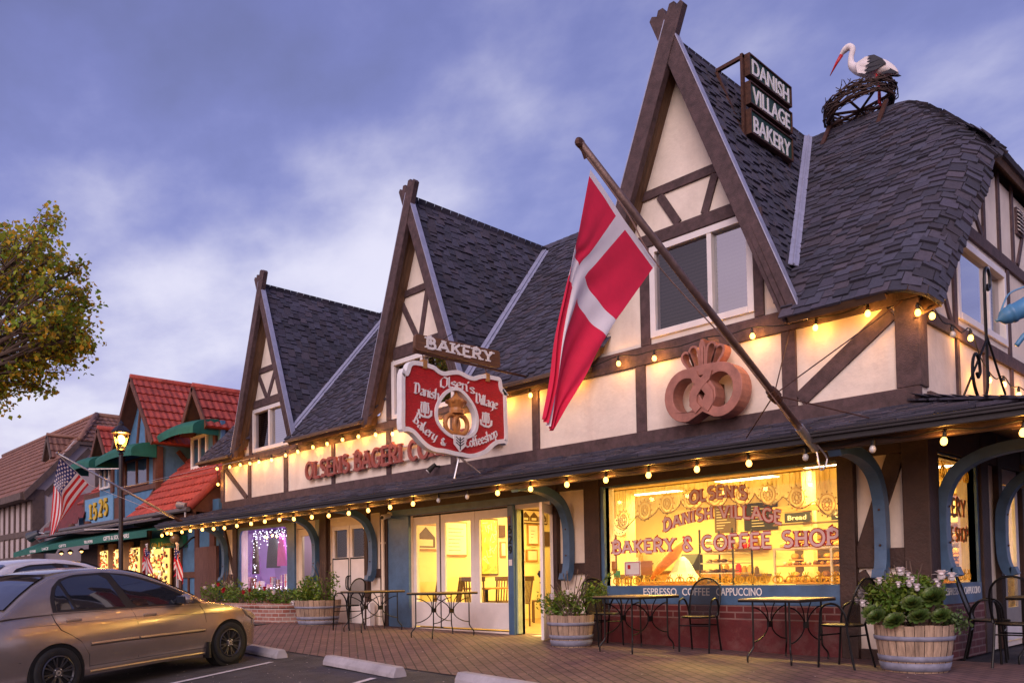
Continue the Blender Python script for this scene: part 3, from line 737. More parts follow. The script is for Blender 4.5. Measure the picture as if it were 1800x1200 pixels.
mn = MB().box(-.066, -.062, .62, 1.05, .90, 1.30).build('breakfast_menu', M('menu_card', (.62, .55, .52), .7), SIDEW)
MB().box(-.0615, -.060, .63, 1.04, 1.19, 1.29).build('menu_heading', letterout, mn)
mb = MB(); sans(mb, 'DANISH BREAKFAST', sidef(-.0598, .65, 1.215), 0, .0008, .045, .37, .0); mb.build('menu_title', signwhite, mn)
mb = MB()
for i in range(6): mb.box(-.0615, -.0605, .66, .66+RN.uniform(.12, .34), 1.145-i*.036, 1.158-i*.036)
mb.build('menu_print', blackm, mn)
MB().lathe([(.055, 0), (.06, .02), (.055, .34), (.05, .36)], (-.30, 1.42, .88), 14).build('paper_roll', honey, SIDEW)

# ---- blue entrance: folding doors and an open leaf
MB().box(-9.90, -9.24, -.06, .004, .02, 2.20).build('blue_pier', blue, B, bevel=.008)
MB().box(-9.90, -5.555, -.06, .004, 2.202, 2.52).build('blue_lintel', blue, B, bevel=.008)
JMB = MB().box(-6.55, -6.42, -.06, .2, .04, 2.20).build('door_jamb', blue, B, bevel=.006)
MB().box(-5.588, -5.545, -.06, .004, .04, 2.20).build('door_jamb', blue, B, bevel=.006)
for i, ch in enumerate('1529'):
    mb = MB(); strokes(mb, ch, .20, front(-6.515, -.06, 1.90-i*.165), -.002, .012, 1.6, .14, .115); mb.build('house_number', blackm if i else letterred, JMB)
MB().box(-6.52, -6.45, -.068, -.061, 1.20, 1.30).build('notice_plate', white, JMB)
MB().box(-9.24, -6.55, .02, .2, .02, .10).build('threshold', darktimber, B)
def door_leaf(f, u0, u1, z0, z1, st, zb, zt, par, mat, t=.045, nm='door_leaf', pane=True):
    mb = MB()
    def bx(a, b, c, d):
        P = [f(a, 0, c), f(b, 0, c), f(b, t, c), f(a, t, c), f(a, 0, d), f(b, 0, d), f(b, t, d), f(a, t, d)]
        mb.add(P, [(0,1,5,4),(1,2,6,5),(2,3,7,6),(3,0,4,7),(0,3,2,1),(4,5,6,7)])
    bx(u0, u0+st, z0, z1); bx(u1-st, u1, z0, z1); bx(u0+st, u1-st, z0, zb); bx(u0+st, u1-st, zt, z1)
    o = mb.build(nm, mat, par, bevel=.004)
    if pane: MB().quad(f(u0+st, t/2, zb), f(u1-st, t/2, zb), f(u1-st, t/2, zt), f(u0+st, t/2, zt)).build('pane', glass, o)
    return o
FG = lambda u, d, z: (u, .05+d, z)
for u0, u1 in ((-9.235, -8.46), (-8.42, -7.49), (-7.485, -6.555)): door_leaf(FG, u0, u1, .13, 2.17, .115 if u1 > -8.45 else .09, .58, 2.02, B, white)
MB().box(-8.46, -8.42, .06, .09, .11, 2.18).build('door_gap', blackm, B)
MB().box(-9.24, -6.55, .055, .1, 2.17, 2.20).build('door_gap', blackm, B)
ha = math.atan2(-.60, .34)
FO = lambda u, d, z: (-5.60+cos(ha)*u+sin(ha)*d*-1, .0+sin(ha)*u+cos(ha)*d, z)
od = door_leaf(FO, .02, .80, .07, 2.12, .12, .55, 1.98, B, white, nm='open_door')
mb = MB(); hp = V(FO(.73, -.03, 1.05)); mb.ball(hp, .032); hp2 = V(FO(.73, -.02, .92)); mb.tube([hp2, V(FO(.60, -.05, .92))], .012, 6); mb.box(hp.x-.01, hp.x+.01, hp.y-.01, hp.y+.01, hp.z-.05, hp.z+.05)
mb.build('door_handle', blackm, od)
MB().box(-6.42, -6.385, .0, .1, .08, 2.12).build('door_frame', M('pale_green_paint', (.35, .42, .30), .5), B)
mb = MB().box(.012, .05, -.06, -.03, 1.2, 1.3)
# white stable doors, dark inside
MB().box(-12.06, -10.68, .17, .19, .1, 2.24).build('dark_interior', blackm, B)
FD = lambda u, d, z: (u, .03+d, z)
MB().box(-12.04, -10.70, .02, .10, 2.14, 2.24).build('door_head', cream, B)
for u0, u1 in ((-12.03, -11.38), (-11.36, -10.71)):
    lf = door_leaf(FD, u0, u1, .12, 2.14, .09, 1.48, 2.06, B, white, nm='stable_door')
    MB().box(u0+.02, u1-.02, .022, .03, 1.44, 1.47).box(u0+.02, u0+.035, .022, .03, .14, 1.44).box(u1-.035, u1-.02, .022, .03, .14, 1.44).build('door_trim', blackm, lf)
    hx = -11.40 if u0 < -12 else -11.34
    MB().tube(smooth([(hx, .03, .80), (hx+.035*(1 if u0 < -12 else -1)*0, -.04, .85), (hx, -.04, 1.05), (hx, .03, 1.10)], 4), .012, 6).build('door_handle', blackm, lf)
# gift window with blue rounded frame and glazed door on the left
out_ = [(-16.22, .04*0-.05, .72), (-13.70, -.05, .72), (-13.70, -.05, 2.36), (-16.22, -.05, 2.36)]
hol = [(p[0], -.05, p[1]) for p in arc(-15.98, 2.12, .14, .14, 180, 90, 5)+arc(-13.94, 2.12, .14, .14, 90, 0, 5)] + [(-13.80, -.05, .80), (-16.12, -.05, .80)]
mb = MB(); mb.prism(out_, (0, .05, 0), [hol]); GW = mb.build('gift_window', blue, B)
glaze(FR, -16.18, -13.76, .80, 2.30, GW)
MB().box(-13.70, -13.47, -.05, .004, .1, 2.33).build('blue_pier', blue, B)
MB().box(-12.60, -12.372, -.04, .004, .1, 2.33).build('blue_pier', blue, B)
door_leaf(FD, -13.45, -12.61, .14, 2.16, .16, .5, 2.0, B, cream, nm='gift_door')

# ---- upper windows
def up_window(f, u0, u1, z0, z1, um, par, t=.09, bright=1):
    mb = MB()
    def bx(a, b, c, d, o=0.0, k=.10):
        P = [f(a, -.03-o, c), f(b, -.03-o, c), f(b, k, c), f(a, k, c), f(a, -.03-o, d), f(b, -.03-o, d), f(b, k, d), f(a, k, d)]
        mb.add(P, [(0,1,5,4),(1,2,6,5),(2,3,7,6),(3,0,4,7),(0,3,2,1),(4,5,6,7)])
    bx(u0, u0+t, z0, z1); bx(u1-t, u1, z0, z1); bx(u0+t, u1-t, z0, z0+t, .006); bx(u0+t, u1-t, z1-t, z1, .006); bx(um-.035, um+.035, z0+t, z1-t, -.004)
    o = mb.build('upper_window', white, par, bevel=.006)
    for i, (a, b, d) in enumerate(((u0+t, um-.035, .03), (um+.035, u1-t, .05))):
        MB().quad(f(a, d, z0+t), f(b, d, z0+t), f(b, d, z1-t), f(a, d, z1-t)).build('pane', brightglass if i == bright else darkglass, o)
    mb = MB()
    n = int((z1-z0)/.05)
    for i in range(n):
        z = z0+(i+.5)*(z1-z0)/n
        P = [f(u0+.02, .13, z-.012), f(u1-.02, .13, z-.012), f(u1-.02, .165, z+.018), f(u0+.02, .165, z+.018)]
        mb.add(P, [(0, 1, 2, 3)])
    mb.build('window_blind', blindm, o)
    P = [f(u0, .19, z0), f(u1, .19, z0), f(u1, .19, z1), f(u0, .19, z1)]
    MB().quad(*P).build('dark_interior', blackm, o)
blindm = M('venetian_blind', (.035, .026, .026), .6, .1)
for w in WINS: up_window(FR, w[0], w[1], w[2], w[3], w[4], B)
up_window(SD, UW[0], UW[1], UW[2], UW[3], 2.55, B, .09, 0)

# ================================================================== ROOFS
def shingles(mb, S, u0, u1, vmax, e, wmin, wmax, th, inside=None, rng=RN, tooth=.48, vstart=0.0):
    k = 0; v = vstart; alt = 0
    while v < vmax:
        u = u0(v) if callable(u0) else u0; u -= rng.uniform(0, wmax)
        ue = u1(v) if callable(u1) else u1
        while u < ue:
            w = rng.uniform(wmin, wmax); a, b = u+.004, u+w-.004; u += w
            us_ = u0(v) if callable(u0) else u0
            a = max(a, us_); b = min(b, ue)
            if b-a < .03: continue
            alt = 1-alt if rng.random() < .86 else alt; dn = alt*e*tooth+rng.uniform(-.008, .008); t = th*rng.uniform(.6, 1.5)
            if k == 0: dn = rng.uniform(0, .015)
            if inside and not inside((a+b)/2, v+e*.5): continue
            P = []
            for uu, vv, hh in ((a, v-dn, t), (b, v-dn, t), (b, v+e*1.3, .003), (a, v+e*1.3, .003)):
                p, n = S(uu, max(vv, -.03)); P.append(p+n*hh)
            Q = []
            for uu in (a, b):
                p, n = S(uu, max(v-dn, -.03)); Q.append(p+n*-.004)
            mb.add([*P, *Q], [(0, 1, 2, 3), (4, 5, 1, 0), (4, 0, 3), (5, 2, 1)])
        v += e; k += 1
XL, X0, RR, AM = -17.75, -.20, .50, radians(76)
cs, sn = 1/sqrt(1+SM_**2), SM_/sqrt(1+SM_**2)
VR = (YR-YE)/cs
HIPZ = 6.78
XRIDGE = -1.45
def vz(v): return ZE+v*sn
def ustart(v):                          # where the roll begins, pulled back along the hip
    z = vz(v)
    h = lerp(X0, XRIDGE, (z-HIPZ)/(ZR-HIPZ)); d = (h-X0)/.16
    return X0 - .16*math.log1p(exp(max(-30, min(30, -d)))) if d > -30 else h
def Smain(u, v):
    """u = x along the eave; past the verge the surface rolls down like thatch"""
    b = V((0, YE+v*cs, ZE+v*sn)); n = V((0, -sn, cs)); us_ = ustart(v)
    # soft turn-down at the eave
    if v < .5:
        d = (.5-v); b = b - n*(d*d*.22)
        n = (n - V((0, cs, sn))*(d*.44)).normalized()
    if u <= us_: return V((u, b.y, b.z)), n
    z = vz(v); k_ = sm(HIPZ-.7, HIPZ+.15, z); am = lerp(AM, .92, k_)
    a = min((u-us_)/RR, am); ex = max(0, (u-us_)-RR*am)
    return V((us_+RR*sin(a), b.y, b.z)) - n*(RR*(1-cos(a))) + (V((1, 0, 0))*cos(a)-n*sin(a))*ex, (n*cos(a)+V((1, 0, 0))*sin(a)).normalized()
def uend(v): return ustart(v)+RR*lerp(AM, .92, sm(HIPZ-.7, HIPZ+.15, vz(v)))+.34*sm(HIPZ-.35, HIPZ+.05, vz(v))
def free_of_gables(x, y, z, m=.06):
    for g in GAB:
        if z < g['zr']-g['s']*abs(x-g['xc'])-m*2.5: return False
    return True
mb = MB()
def ins_main(u, v):
    p, n = Smain(u, v); return free_of_gables(p.x, p.y, p.z, .10)
shingles(mb, Smain, XL, uend, VR, .150, .15, .22, .028, ins_main)
# ridge caps
x = XL
while x < XRIDGE-.2:
    mb.add([(x, YR-.16, ZR-.13), (x+.24, YR-.16, ZR-.13), (x+.24, YR, ZR+.045), (x, YR, ZR+.055), (x+.24, YR+.16, ZR-.13), (x, YR+.16, ZR-.13)], [(0,1,2,3), (3,2,4,5), (0,3,5)]); x += .2
mainroof = mb.build('main_roof', shingle, B)
# the deck below, cut round the gables, and the back slope
mb = MB()
def footx(g, z): return (g['zr']-z)/g['s']
segs = [(XL, None, 0), (None, None, 1), (None, None, 2), (None, X0+.02, 3)]
zb0 = ZE
def mp3(x, z): return (x, ymain(z)+.03, z-.035)
for i in range(4):
    gl = GAB[i-1] if i > 0 else None; gr = GAB[i] if i < 3 else None
    pts = []
    pts.append(mp3(gl['xc']+footx(gl, zb0)-.02 if gl else XL, zb0)); pts.append(mp3(gr['xc']-footx(gr, zb0)+.02 if gr else X0, zb0))
    if gr: pts += [mp3(gr['xc'], gr['zr']), mp3(gr['xc'], ZR)]
    else: pts += [mp3(X0, HIPZ), mp3(XRIDGE, ZR)]
    if gl: pts += [mp3(gl['xc'], ZR), mp3(gl['xc'], gl['zr'])]
    else: pts += [mp3(XL, ZR)]
    pts = [p for k_, p in enumerate(pts) if k_ == 0 or (V(p)-V(pts[k_-1])).length > .01]
    mb.prism(pts, (0, sn*.10, -cs*.10))
mb.build('roof_deck', soffit, B)
mb = MB(); mb.prism([(XL, YR+.03, ZR-.03), (XRIDGE, YR+.03, ZR-.03), (.2, 5.3, HIPZ), (.2, 7.9, ZE), (XL, 7.9, ZE)], (0, -sn*.1, -cs*.1)); mb.build('roof_deck', roofdeck, B)
# half hip at the east end: shingled slab with a thick eave, plain soffit below
mb = MB()
HE = [( .20, ymain(HIPZ)+.10, HIPZ-.24), (.20, 2*YR-ymain(HIPZ)+.02, HIPZ-.24)]
mb.prism([HE[0], HE[1], (XRIDGE+.02, YR, ZR-.03)], (-.05, 0, -.12)); mb.build('hip_soffit', soffit, B)
mb = MB(); hn = V((ZR-HIPZ, 0, .26-XRIDGE)).normalized(); up_ = V((XRIDGE-.26, 0, ZR-HIPZ)).normalized()
def Ship(u, v):
    b = V((.25, u, HIPZ-.17))+up_*v; n = hn.copy()
    if v < .3: b = b - n*((.3-v)**2*.8); n = (n+V((.0, 0, -.0))).normalized()
    return b, n
LH = (V((XRIDGE, 0, ZR))-V((.26, 0, HIPZ))).length
ya, yb = ymain(HIPZ)-.05, 2*YR-ymain(HIPZ)+.05
shingles(mb, Ship, lambda v: lerp(ya, YR, v/LH), lambda v: lerp(yb, YR, v/LH), LH, .17, .17, .32, .028)
mb.prism([(.24, ya+.12, HIPZ-.22), (.24, yb-.02, HIPZ-.22), (.22, yb-.02, HIPZ-.28), (.22, ya+.12, HIPZ-.28)], (-.06, 0, .0))
mb.build('hip_roof', shingle, B)
# rolled verge underside
mb = MB()
def vu(i, j):
    v = lerp(-.0, (HIPZ-ZE)/sn-.05, j); p, n = Smain(uend(v), v); q = V((-.02, p.y+.02, p.z-.06)); return lerp(p-n*.03, q, i)
mb.grid(vu, 2, 24, True); mb.build('verge_soffit', soffit, B)
# verge and eave thickness
mb = MB()
def ev(i, j):
    u = lerp(GAB[2]['xc']+footx(GAB[2], ZE), uend(0), i); p, n = Smain(u, 0); return p-n*(j*.03)+V((0, .04*j, 0))
mb.grid(ev, 40, 1, True); mb.build('eave_edge', roofdeck, B)
for xa, xb in ((XL, GAB[0]['xc']-footx(GAB[0], ZE)), (GAB[0]['xc']+footx(GAB[0], ZE), GAB[1]['xc']-footx(GAB[1], ZE)), (GAB[1]['xc']+footx(GAB[1], ZE), GAB[2]['xc']-footx(GAB[2], ZE))):
    MB().prism([(xa, YE-.02, ZE-.06), (xa, 0.0, ZE-.02), (xa, 0, ZE+.25), (xa, YE-.02, ZE-.02)], (xb-xa, 0, 0)).build('eave_edge', soffit, B)
xa, xb = GAB[2]['xc']+footx(GAB[2], ZE), -.02
MB().prism([(xa, YE+.06, ZE-.055), (xa, 0.0, ZE+.14), (xa, 0, ZE+.30), (xa, YE+.07, ZE-.03)], (xb-xa, 0, 0)).build('eave_soffit', soffit, B)

# ---- the three steep gables
YG = -.30
for gi, g in enumerate(GAB):
    xc, zr, s_ = g['xc'], g['zr'], g['s']; z0 = 4.02; h0 = (zr-z0)/s_; ln = hypot(h0, zr-z0); ybk = ymain(zr)
    for sg in (1, -1):
        def Sg(u, v, sg=sg):
            t = v/ln; return V((xc+sg*h0*(1-t), u, z0+(zr-z0)*t)), V((sg*(zr-z0)/ln, 0, h0/ln))
        def ins(u, v): 
            p, n = Sg(u, v); return p.z > zmain(p.y)-.12 or p.y < YE
        mb = MB()
        shingles(mb, Sg, YG+.02, ybk+.05, ln, .150, .15, .22, .028, ins)
        if sg == 1:                                   # ridge caps ride on the right slope
            y = YG
            while y < ybk:
                mb.add([(xc-.09, y, zr-.22), (xc-.09, y+.26, zr-.22), (xc, y+.26, zr+.03), (xc, y, zr+.045), (xc+.09, y+.26, zr-.22), (xc+.09, y, zr-.22)], [(1,0,3,2), (2,3,5,4), (0,5,3)]); y += .2
        gr = mb.build('gable_roof', shingle, B)
        n = V((sg*(zr-z0)/ln, 0, h0/ln))
        foot, rf, rb = V((xc+sg*h0, YG, z0)), V((xc, YG, zr)), V((xc, ybk, zr))
        fb = V((xc+sg*h0, YE+.1, z0))
        dz_ = V((0, 0, -.20)); MB().prism([foot-n*.012, rf-n*.012+dz_+V((sg*.2/s_, 0, 0)), rb-n*.012+dz_+V((sg*.2/s_, 0, 0)), fb-n*.012], -n*.07).build('gable_soffit', soffit, B)
        # barge board running past the apex as a horn
        dirv = V((-sg*h0, 0, zr-z0)).normalized(); w = (.20, .21, .235)[gi]
        ho = (g['apex']-4.02)/s_; p0 = V((xc+sg*ho, -.34, 4.02)); top = V((xc, -.34, g['apex']))
        ext = ((.20, .17, .15)[gi] if sg == -1 else (.14, .13, .16)[gi])
        inn = V((-n.x, 0, -n.z))
        p1 = top+dirv*ext
        q = [p0, p1, p1+inn*w*1.04+dirv*.02, p0+inn*w-dirv*.0]
        # ragged sawn end
        e1 = p1; e2 = p1+inn*w*1.04
        endp = [e1, lerp(e1, e2, .3)+dirv*.03, lerp(e1, e2, .5)-dirv*.03, lerp(e1, e2, .75)+dirv*.035, e2]
        off = V((0, -.008 if sg == -1 else .008, 0))
        poly = [p0+off]+[p_+off for p_ in endp]+[p0+inn*w+V((0, 0, 0))+off]
        poly[-1] = p0+inn*w+dirv*.10+off
        MB().prism(poly, (0, .11, 0)).build('barge_board', timber, B, bevel=.008)
        # zinc drip edge on the outside of the board
        a0, a1 = p0+V((0, .0, 0)), top-dirv*.05
        MB().obox((a0+a1)/2+n*.012+V((0, .055, 0)), (a1-a0)/2, V((0, .058, 0)), n*.007).build('drip_edge', flash, B)
        if sg == 1 or gi == 0:
            vb0 = V((xc+sg*(zr-(4.86 if gi == 2 else 4.35))/s_, ymain(4.86 if gi == 2 else 4.35), 4.86 if gi == 2 else 4.35)); vt = rb
            nm = V((0, -sn, cs)); nav = (n+nm).normalized(); d = (vt-vb0); l = d.length; d.normalize(); sd_ = d.cross(nav).normalized()
            mb = MB(); mb.obox((vb0+vt)/2+nav*.085-sd_*.036, d*l/2, sd_*.032, nav*.006); mb.obox((vb0+vt)/2+nav*.085+sd_*.036, d*l/2, sd_*.032, nav*.006); mb.obox((vb0+vt)/2+nav*.10, d*l/2, sd_*.012, nav*.012)
            mb.build('valley_flashing', flash, B)

# ================================================================== CANOPY over the pavement
CZ0, CZ1, CY = 2.87, 2.46, -1.45
XC0, XC1 = -17.65, 1.42
cl = hypot(CY, CZ0-CZ1); cn = V((0, -(CZ0-CZ1)/cl, -CY/cl))
cboard = M('canopy_boards', (.27, .165, .085), .7, .3, 3.0, .4, 20.0, grain=(1, 9, 1))
CAN = MB().prism([(XC0, CY, CZ1-.02), (XC1, CY, CZ1-.02), (.0, 0, CZ0-.02), (XC0, 0, CZ0-.02)], (0, 0, -.05)).build('canopy_deck', cboard, B)
def Sc(u, v):
    t = v/cl; p = V((u, CY*(1-t), CZ1+(CZ0-CZ1)*t+.012*sin(u*1.3)*(1-t))); return p, cn
mb = MB(); shingles(mb, Sc, XC0, lambda v: XC1*(1-v/cl)+.02, cl, .20, .17, .36, .022); mb.build('canopy_roof', shingle, B)
def Sc2(u, v):
    t = v/XC1; return V((XC1*(1-t), u, CZ1+(CZ0+.06-CZ1)*t)), V(((CZ0-CZ1)/XC1, 0, 1)).normalized()
mb = MB(); shingles(mb, Sc2, lambda v: CY*(1-v/XC1), 7.2, XC1, .20, .17, .36, .024)
for i in range(9):
    t = i/9; p = V((XC1*(1-t), CY*(1-t), CZ1+(CZ0-CZ1)*t)); q = V((XC1*(1-t-.14), CY*(1-t-.14), CZ1+(CZ0-CZ1)*(t+.14))); mb.obox((p+q)/2+V((0, 0, .03)), (q-p)/2, V((.09, .09, 0)), V((0, 0, .012)))
mb.build('canopy_roof', shingle, B)
MB().prism([(XC1, CY, CZ1-.02), (XC1, 7.2, CZ1-.02), (0, 7.2, CZ0-.02), (0, 0, CZ0-.02)], (0, 0, -.05)).build('canopy_deck', cboard, B)
fas = M('fascia_brown', (.018, .014, .017), .4, .2, 6.0, .2, 30.0)
mb = MB(); mb.box(XC0, XC1+.03, CY-.045, CY, CZ1-.13, CZ1-.03); mb.box(XC0, XC1+.07, CY-.085, CY-.046, CZ1-.075, CZ1-.025)
mb.box(XC0, XC1+.07, CY-.10, CY-.085, CZ1-.045, CZ1-.018)
mb.build('canopy_gutter', fas, B, bevel=.006)
mb = MB(); mb.box(XC1-.0, XC1+.045, CY, 7.2, CZ1-.15, CZ1-.03); mb.box(XC1+.046, XC1+.10, CY-.1, 7.2, CZ1-.06, CZ1+.005); mb.build('canopy_gutter', fas, B)
MB().box(XC0, XC1-.05, -1.32, -1.20, CZ1-.19, CZ1-.03).build('canopy_beam', darktimber, B, bevel=.01)
MB().box(XC0, XC1-.2, -.62, -.54, CZ1-.05, CZ1+.03).build('canopy_batten', soffit, B)
MB().box(1.18, 1.30, -1.2, 7.2, CZ1-.20, CZ1-.05).build('canopy_beam', darktimber, B, bevel=.01)
x = XC0+.2
while x < XC1:
    MB().prism([(x-.025, 0, CZ0-.09), (x-.025, -1.18, CZ1-.02), (x-.025, -1.18, CZ1-.09), (x-.025, 0, CZ0-.20)], (.05, 0, 0)).build('canopy_rafter', soffit, B); x += .8
# curved blue brackets
path = smooth([(-.235, .985), (-.15, .965), (-.10, 1.06), (-.075, 1.22), (-.07, 1.55), (-.10, 1.82), (-.22, 2.06), (-.42, 2.20), (-.68, 2.275), (-.98, 2.30), (-1.16, 2.285), (-1.235, 2.245)], 4)
def bracket(f):
    mb = MB(); pth = [V(f(a, b)) for a, b in path]; up = V(f(0, 0, 1))-V(f(0, 0, 0))
    k = len(pth); n4 = []
    for i, p in enumerate(pth):
        t = (pth[min(i+1, k-1)]-pth[max(i-1, 0)]).normalized(); s_ = up.cross(t).normalized()
        w = .062 if 3 < i < k-3 else .05
        n4.append([p+up*.068-s_*w, p+up*.068+s_*w, p-up*.068+s_*w, p-up*.068-s_*w])
    mb.add([q for r in n4 for q in r], [(i*4+j, i*4+(j+1) % 4, (i+1)*4+(j+1) % 4, (i+1)*4+j) for i in range(k-1) for j in range(4)]+[(3, 2, 1, 0), ((k-1)*4, (k-1)*4+1, (k-1)*4+2, (k-1)*4+3)])
    o = mb.build('canopy_bracket', blue, B, bevel=.012)
    bb = MB()
    for a, b in ((-.006, 1.30), (-.006, 1.70)):
        c = V(f(a-.135, b)); bb.ball(c, .014, 8, 5)
    bb.build('bracket_bolt', rust, o)
for x in (-16.83, -12.49, -10.37, -5.17, -.43): bracket(lambda a, b, c=0, x=x: (x+c, a-.02, b+zg(x, 0)*.6))
for y in (.26, 2.42): bracket(lambda a, b, c=0, y=y: (-a+.03, y-c, b+.015))
# junction box and small speaker under the side canopy
MB().box(.3, .62, 2.5, 2.9, 2.05, 2.35).build('wall_speaker', M('grey_metal', (.20, .17, .15), .5), B, bevel=.02)
# side entrance on the east wall, warm light behind
sd_ = door_leaf(lambda u, d, z: (.03-d, u, z), 2.72, 3.43, .06, 2.13, .12, .5, 2.0, B, white, nm='side_door')
MB().box(-.1, -.05, 2.4, 3.7, .0, .05).build('threshold', darktimber, B)

# ================================================================== INSIDE THE BAKERY
mb = MB()
mb.quad((-10.0, .21, .06), (-.21, .21, .06), (-.21, 6.4, .06), (-10.0, 6.4, .06)); mb.build('interior_floor', ifloor, B)
MB().quad((-10.0, 6.4, .0), (-.2, 6.4, .0), (-.2, 6.4, 2.8), (-10.0, 6.4, 2.8)).build('interior_wall', iwall, B)
MB().quad((-10.0, .2, .0), (-10.0, 6.4, .0), (-10.0, 6.4, 2.8), (-10.0, .2, 2.8)).build('interior_wall', iwall, B)
MB().box(-10, -.2, .2, 6.4, 2.77, 2.80).build('interior_ceiling', iwall, B)
MB().box(-7.4, -7.15, 3.9, 4.2, .06, 2.77).build('interior_column', iwall, B)
MB().box(-3.1, -2.94, 3.4, 3.56, .9, 2.77).build('interior_column', iwall, B)
lights = [(-2.6, 1.3), (-4.5, 2.2), (-4.4, 3.9), (-2.4, 3.2), (-6.6, 1.8), (-6.9, 4.6), (-8.8, 2.6), (-1.4, 5.0)]
ordn = ['over the display case', 'in the middle of the shop ceiling', 'behind the second one', 'above the back counter', 'near the entrance', 'deep behind the entrance', 'above the dining chairs', 'at the far end of the shop']
for (x, y), w_ in zip(lights, ordn):
    t = thing('ceiling_light', 'glowing fluorescent ceiling panel '+w_, 'ceiling light', (x, y, 2.77), 'fluorescent panels inside the bakery')
    MB().box(x-.62, x+.62, y-.17, y+.17, 2.715, 2.768).build('light_housing', white, t)
    MB().quad((x-.58, y-.14, 2.712), (x-.58, y+.14, 2.712), (x+.58, y+.14, 2.712), (x+.58, y-.14, 2.712)).build('diffuser', panel, t)
    ld = bpy.data.lights.new('ceiling_light_glow', 'AREA'); ld.shape = 'RECTANGLE'; ld.size = 1.1; ld.size_y = .28; ld.energy = 135; ld.color = (1.0, .68, .13)
    lo = bpy.data.objects.new('ceiling_light_glow', ld); COL.objects.link(lo); lo.parent = t; lo.location = (0, 0, -.075)
# display case with cakes
t = thing('display_case', 'long glass display case full of pastries inside the shop window', 'display case', (-2.0, 2.5, .06))
MB().box(-3.0, -.3, 2.2, 2.95, .06, .55).build('case_base', honey, t)
mb = MB()
for z in (.58, .84, 1.10): mb.box(-2.98, -.32, 2.25, 2.9, z, z+.025)
mb.build('case_shelf', honey, t)
mb = MB()
for x in (-3.0, -2.1, -1.2, -.33): mb.box(x, x+.03, 2.2, 2.23, .55, 1.36)
mb.box(-3.0, -.3, 2.2, 2.95, 1.36, 1.39); mb.build('case_frame', steel, t)
cakes = [M('golden_pastry', (.55, .28, .07), .5, .25, 20.0, island=.35), M('iced_cake', (.75, .62, .45), .5, .1, 10., island=.2), M('dark_cake', (.16, .06, .025), .5, .2, 20., island=.3)]
mb = MB()
for z in (.605, .865, 1.125):
    x = -2.92
    while x < -.4:
        w = RN.uniform(.06, .10)
        for y in (2.32, 2.5, 2.68):
            mb.cur = RN.choice((0, 0, 1, 2)); mb.ball((x+w/2, y+RN.uniform(-.03, .03), z+.025), (w*.45, .05, RN.uniform(.022, .042)), 8, 5)
        x += w+.015
mb.build('pastries', cakes, t)
x = -2.9; mb = MB()
while x < -.4:
    mb.cur = RN.choice((0, 0, 1)); mb.ball((x, 2.5+RN.uniform(-.15, .15), 1.43), (.075, .05, RN.uniform(.035, .06)), 8, 5); x += .13
mb.build('bread_loaves', cakes, t)
# rack of trays, back shelving, clock, boards, figure
t = thing('tray_rack', 'dark metal bakery rack stacked with baking trays', 'rack', (-4.1, 2.6, .06))
mb = MB()
for x in (-4.4, -3.78):
    for y in (2.3, 2.9): mb.box(x, x+.025, y, y+.025, .06, 1.75)
mb.build('rack_frame', blackm, t)
mb = MB(); mc = MB()
for i in range(8):
    z = .35+i*.165; mb.box(-4.38, -3.78, 2.3, 2.9, z, z+.02)
    for j in range(4): mc.cur = RN.choice((0, 2, 1)); mc.ball((-4.28+j*.14, 2.42, z+.05), (.06, .08, .035), 7, 4)
mb.build('tray', steel, t); mc.build('pastries', cakes, t)
t = thing('bread_shelf', 'tall wooden back shelf of bread behind the counter', 'shelf', (-2.3, 5.9, .06))
MB().box(-4.6, -.4, 6.05, 6.35, .06, 1.85).build('shelf_back', iwood, t)
mb = MB()
for z in (.9, 1.25, 1.6): mb.box(-4.58, -.42, 5.75, 6.05, z, z+.03)
mb.build('shelf_board', honey, t)
mb = MB()
for z in (.93, 1.28, 1.63):
    x = -4.5
    while x < -.5: mb.cur = RN.choice((0, 1, 2, 0)); mb.ball((x, 5.86, z+.05), (.085, .10, RN.uniform(.045, .075)), 8, 5); x += RN.uniform(.16, .24)
mb.build('bread_loaves', cakes, t)
for x, y, tx, lb in ((-3.15, 3.3, 'Bread', 'small black shelf sign reading Bread inside the shop'), (-2.35, 3.3, 'Closes', 'small black shelf sign reading Closes beside the window edge')):
    o = thing('shelf_sign', lb, 'sign', (x, y, 1.84))
    p = MB().box(x-.22, x+.22, y, y+.02, 1.84, 2.0).build('sign_board', blackm, o)
    mb = MB(); sans(mb, tx, lambda u, v, d: (x-.16+u, y-.003-d, 1.88+v), 0, .002, .08, .32); mb.build('sign_lettering', signwhite, p)
MB().box(-3.6, -.3, 3.33, 3.40, 2.02, 2.12).build('interior_beam', honey, B); MB().box(-3.6, -.3, 3.33, 3.36, 1.80, 1.83).build('interior_beam', iwood, B)
t = thing('wall_clock', 'round white wall clock inside the bakery window', 'clock', (-7.2, 3.88, 1.95))
MB().lathe([(.001, .0), (.20, .0), (.20, .03), (.175, .045), (.001, .04)], (-7.27, 3.89-.05, 2.02), 24, 'y').build('clock_face', white, t)
mb = MB().box(-7.28, -7.26, 3.80, 3.83, 2.02, 2.17); mb.box(-7.27, -7.16, 3.80, 3.83, 2.01, 2.03)
for i in range(12): mb.ball((-7.27+.15*sin(i*pi/6), 3.83, 2.02+.15*cos(i*pi/6)), .013, 6, 4)
mb.build('clock_hands', bluecloth, t)
t = thing('storage_cabinet', 'dark brown cabinet with stepped top inside the window', 'cabinet', (-7.9, 4.6, .06))
MB().box(-8.3, -7.75, 4.4, 4.8, .06, 1.95).box(-8.3, -8.0, 4.4, 4.8, 1.955, 2.1).build('cabinet_body', iwood, t)
MB().box(-8.27, -7.78, 4.385, 4.398, .3, 1.2).build('cabinet_door', M('iwood2', (.05, .025, .015), .5), t)
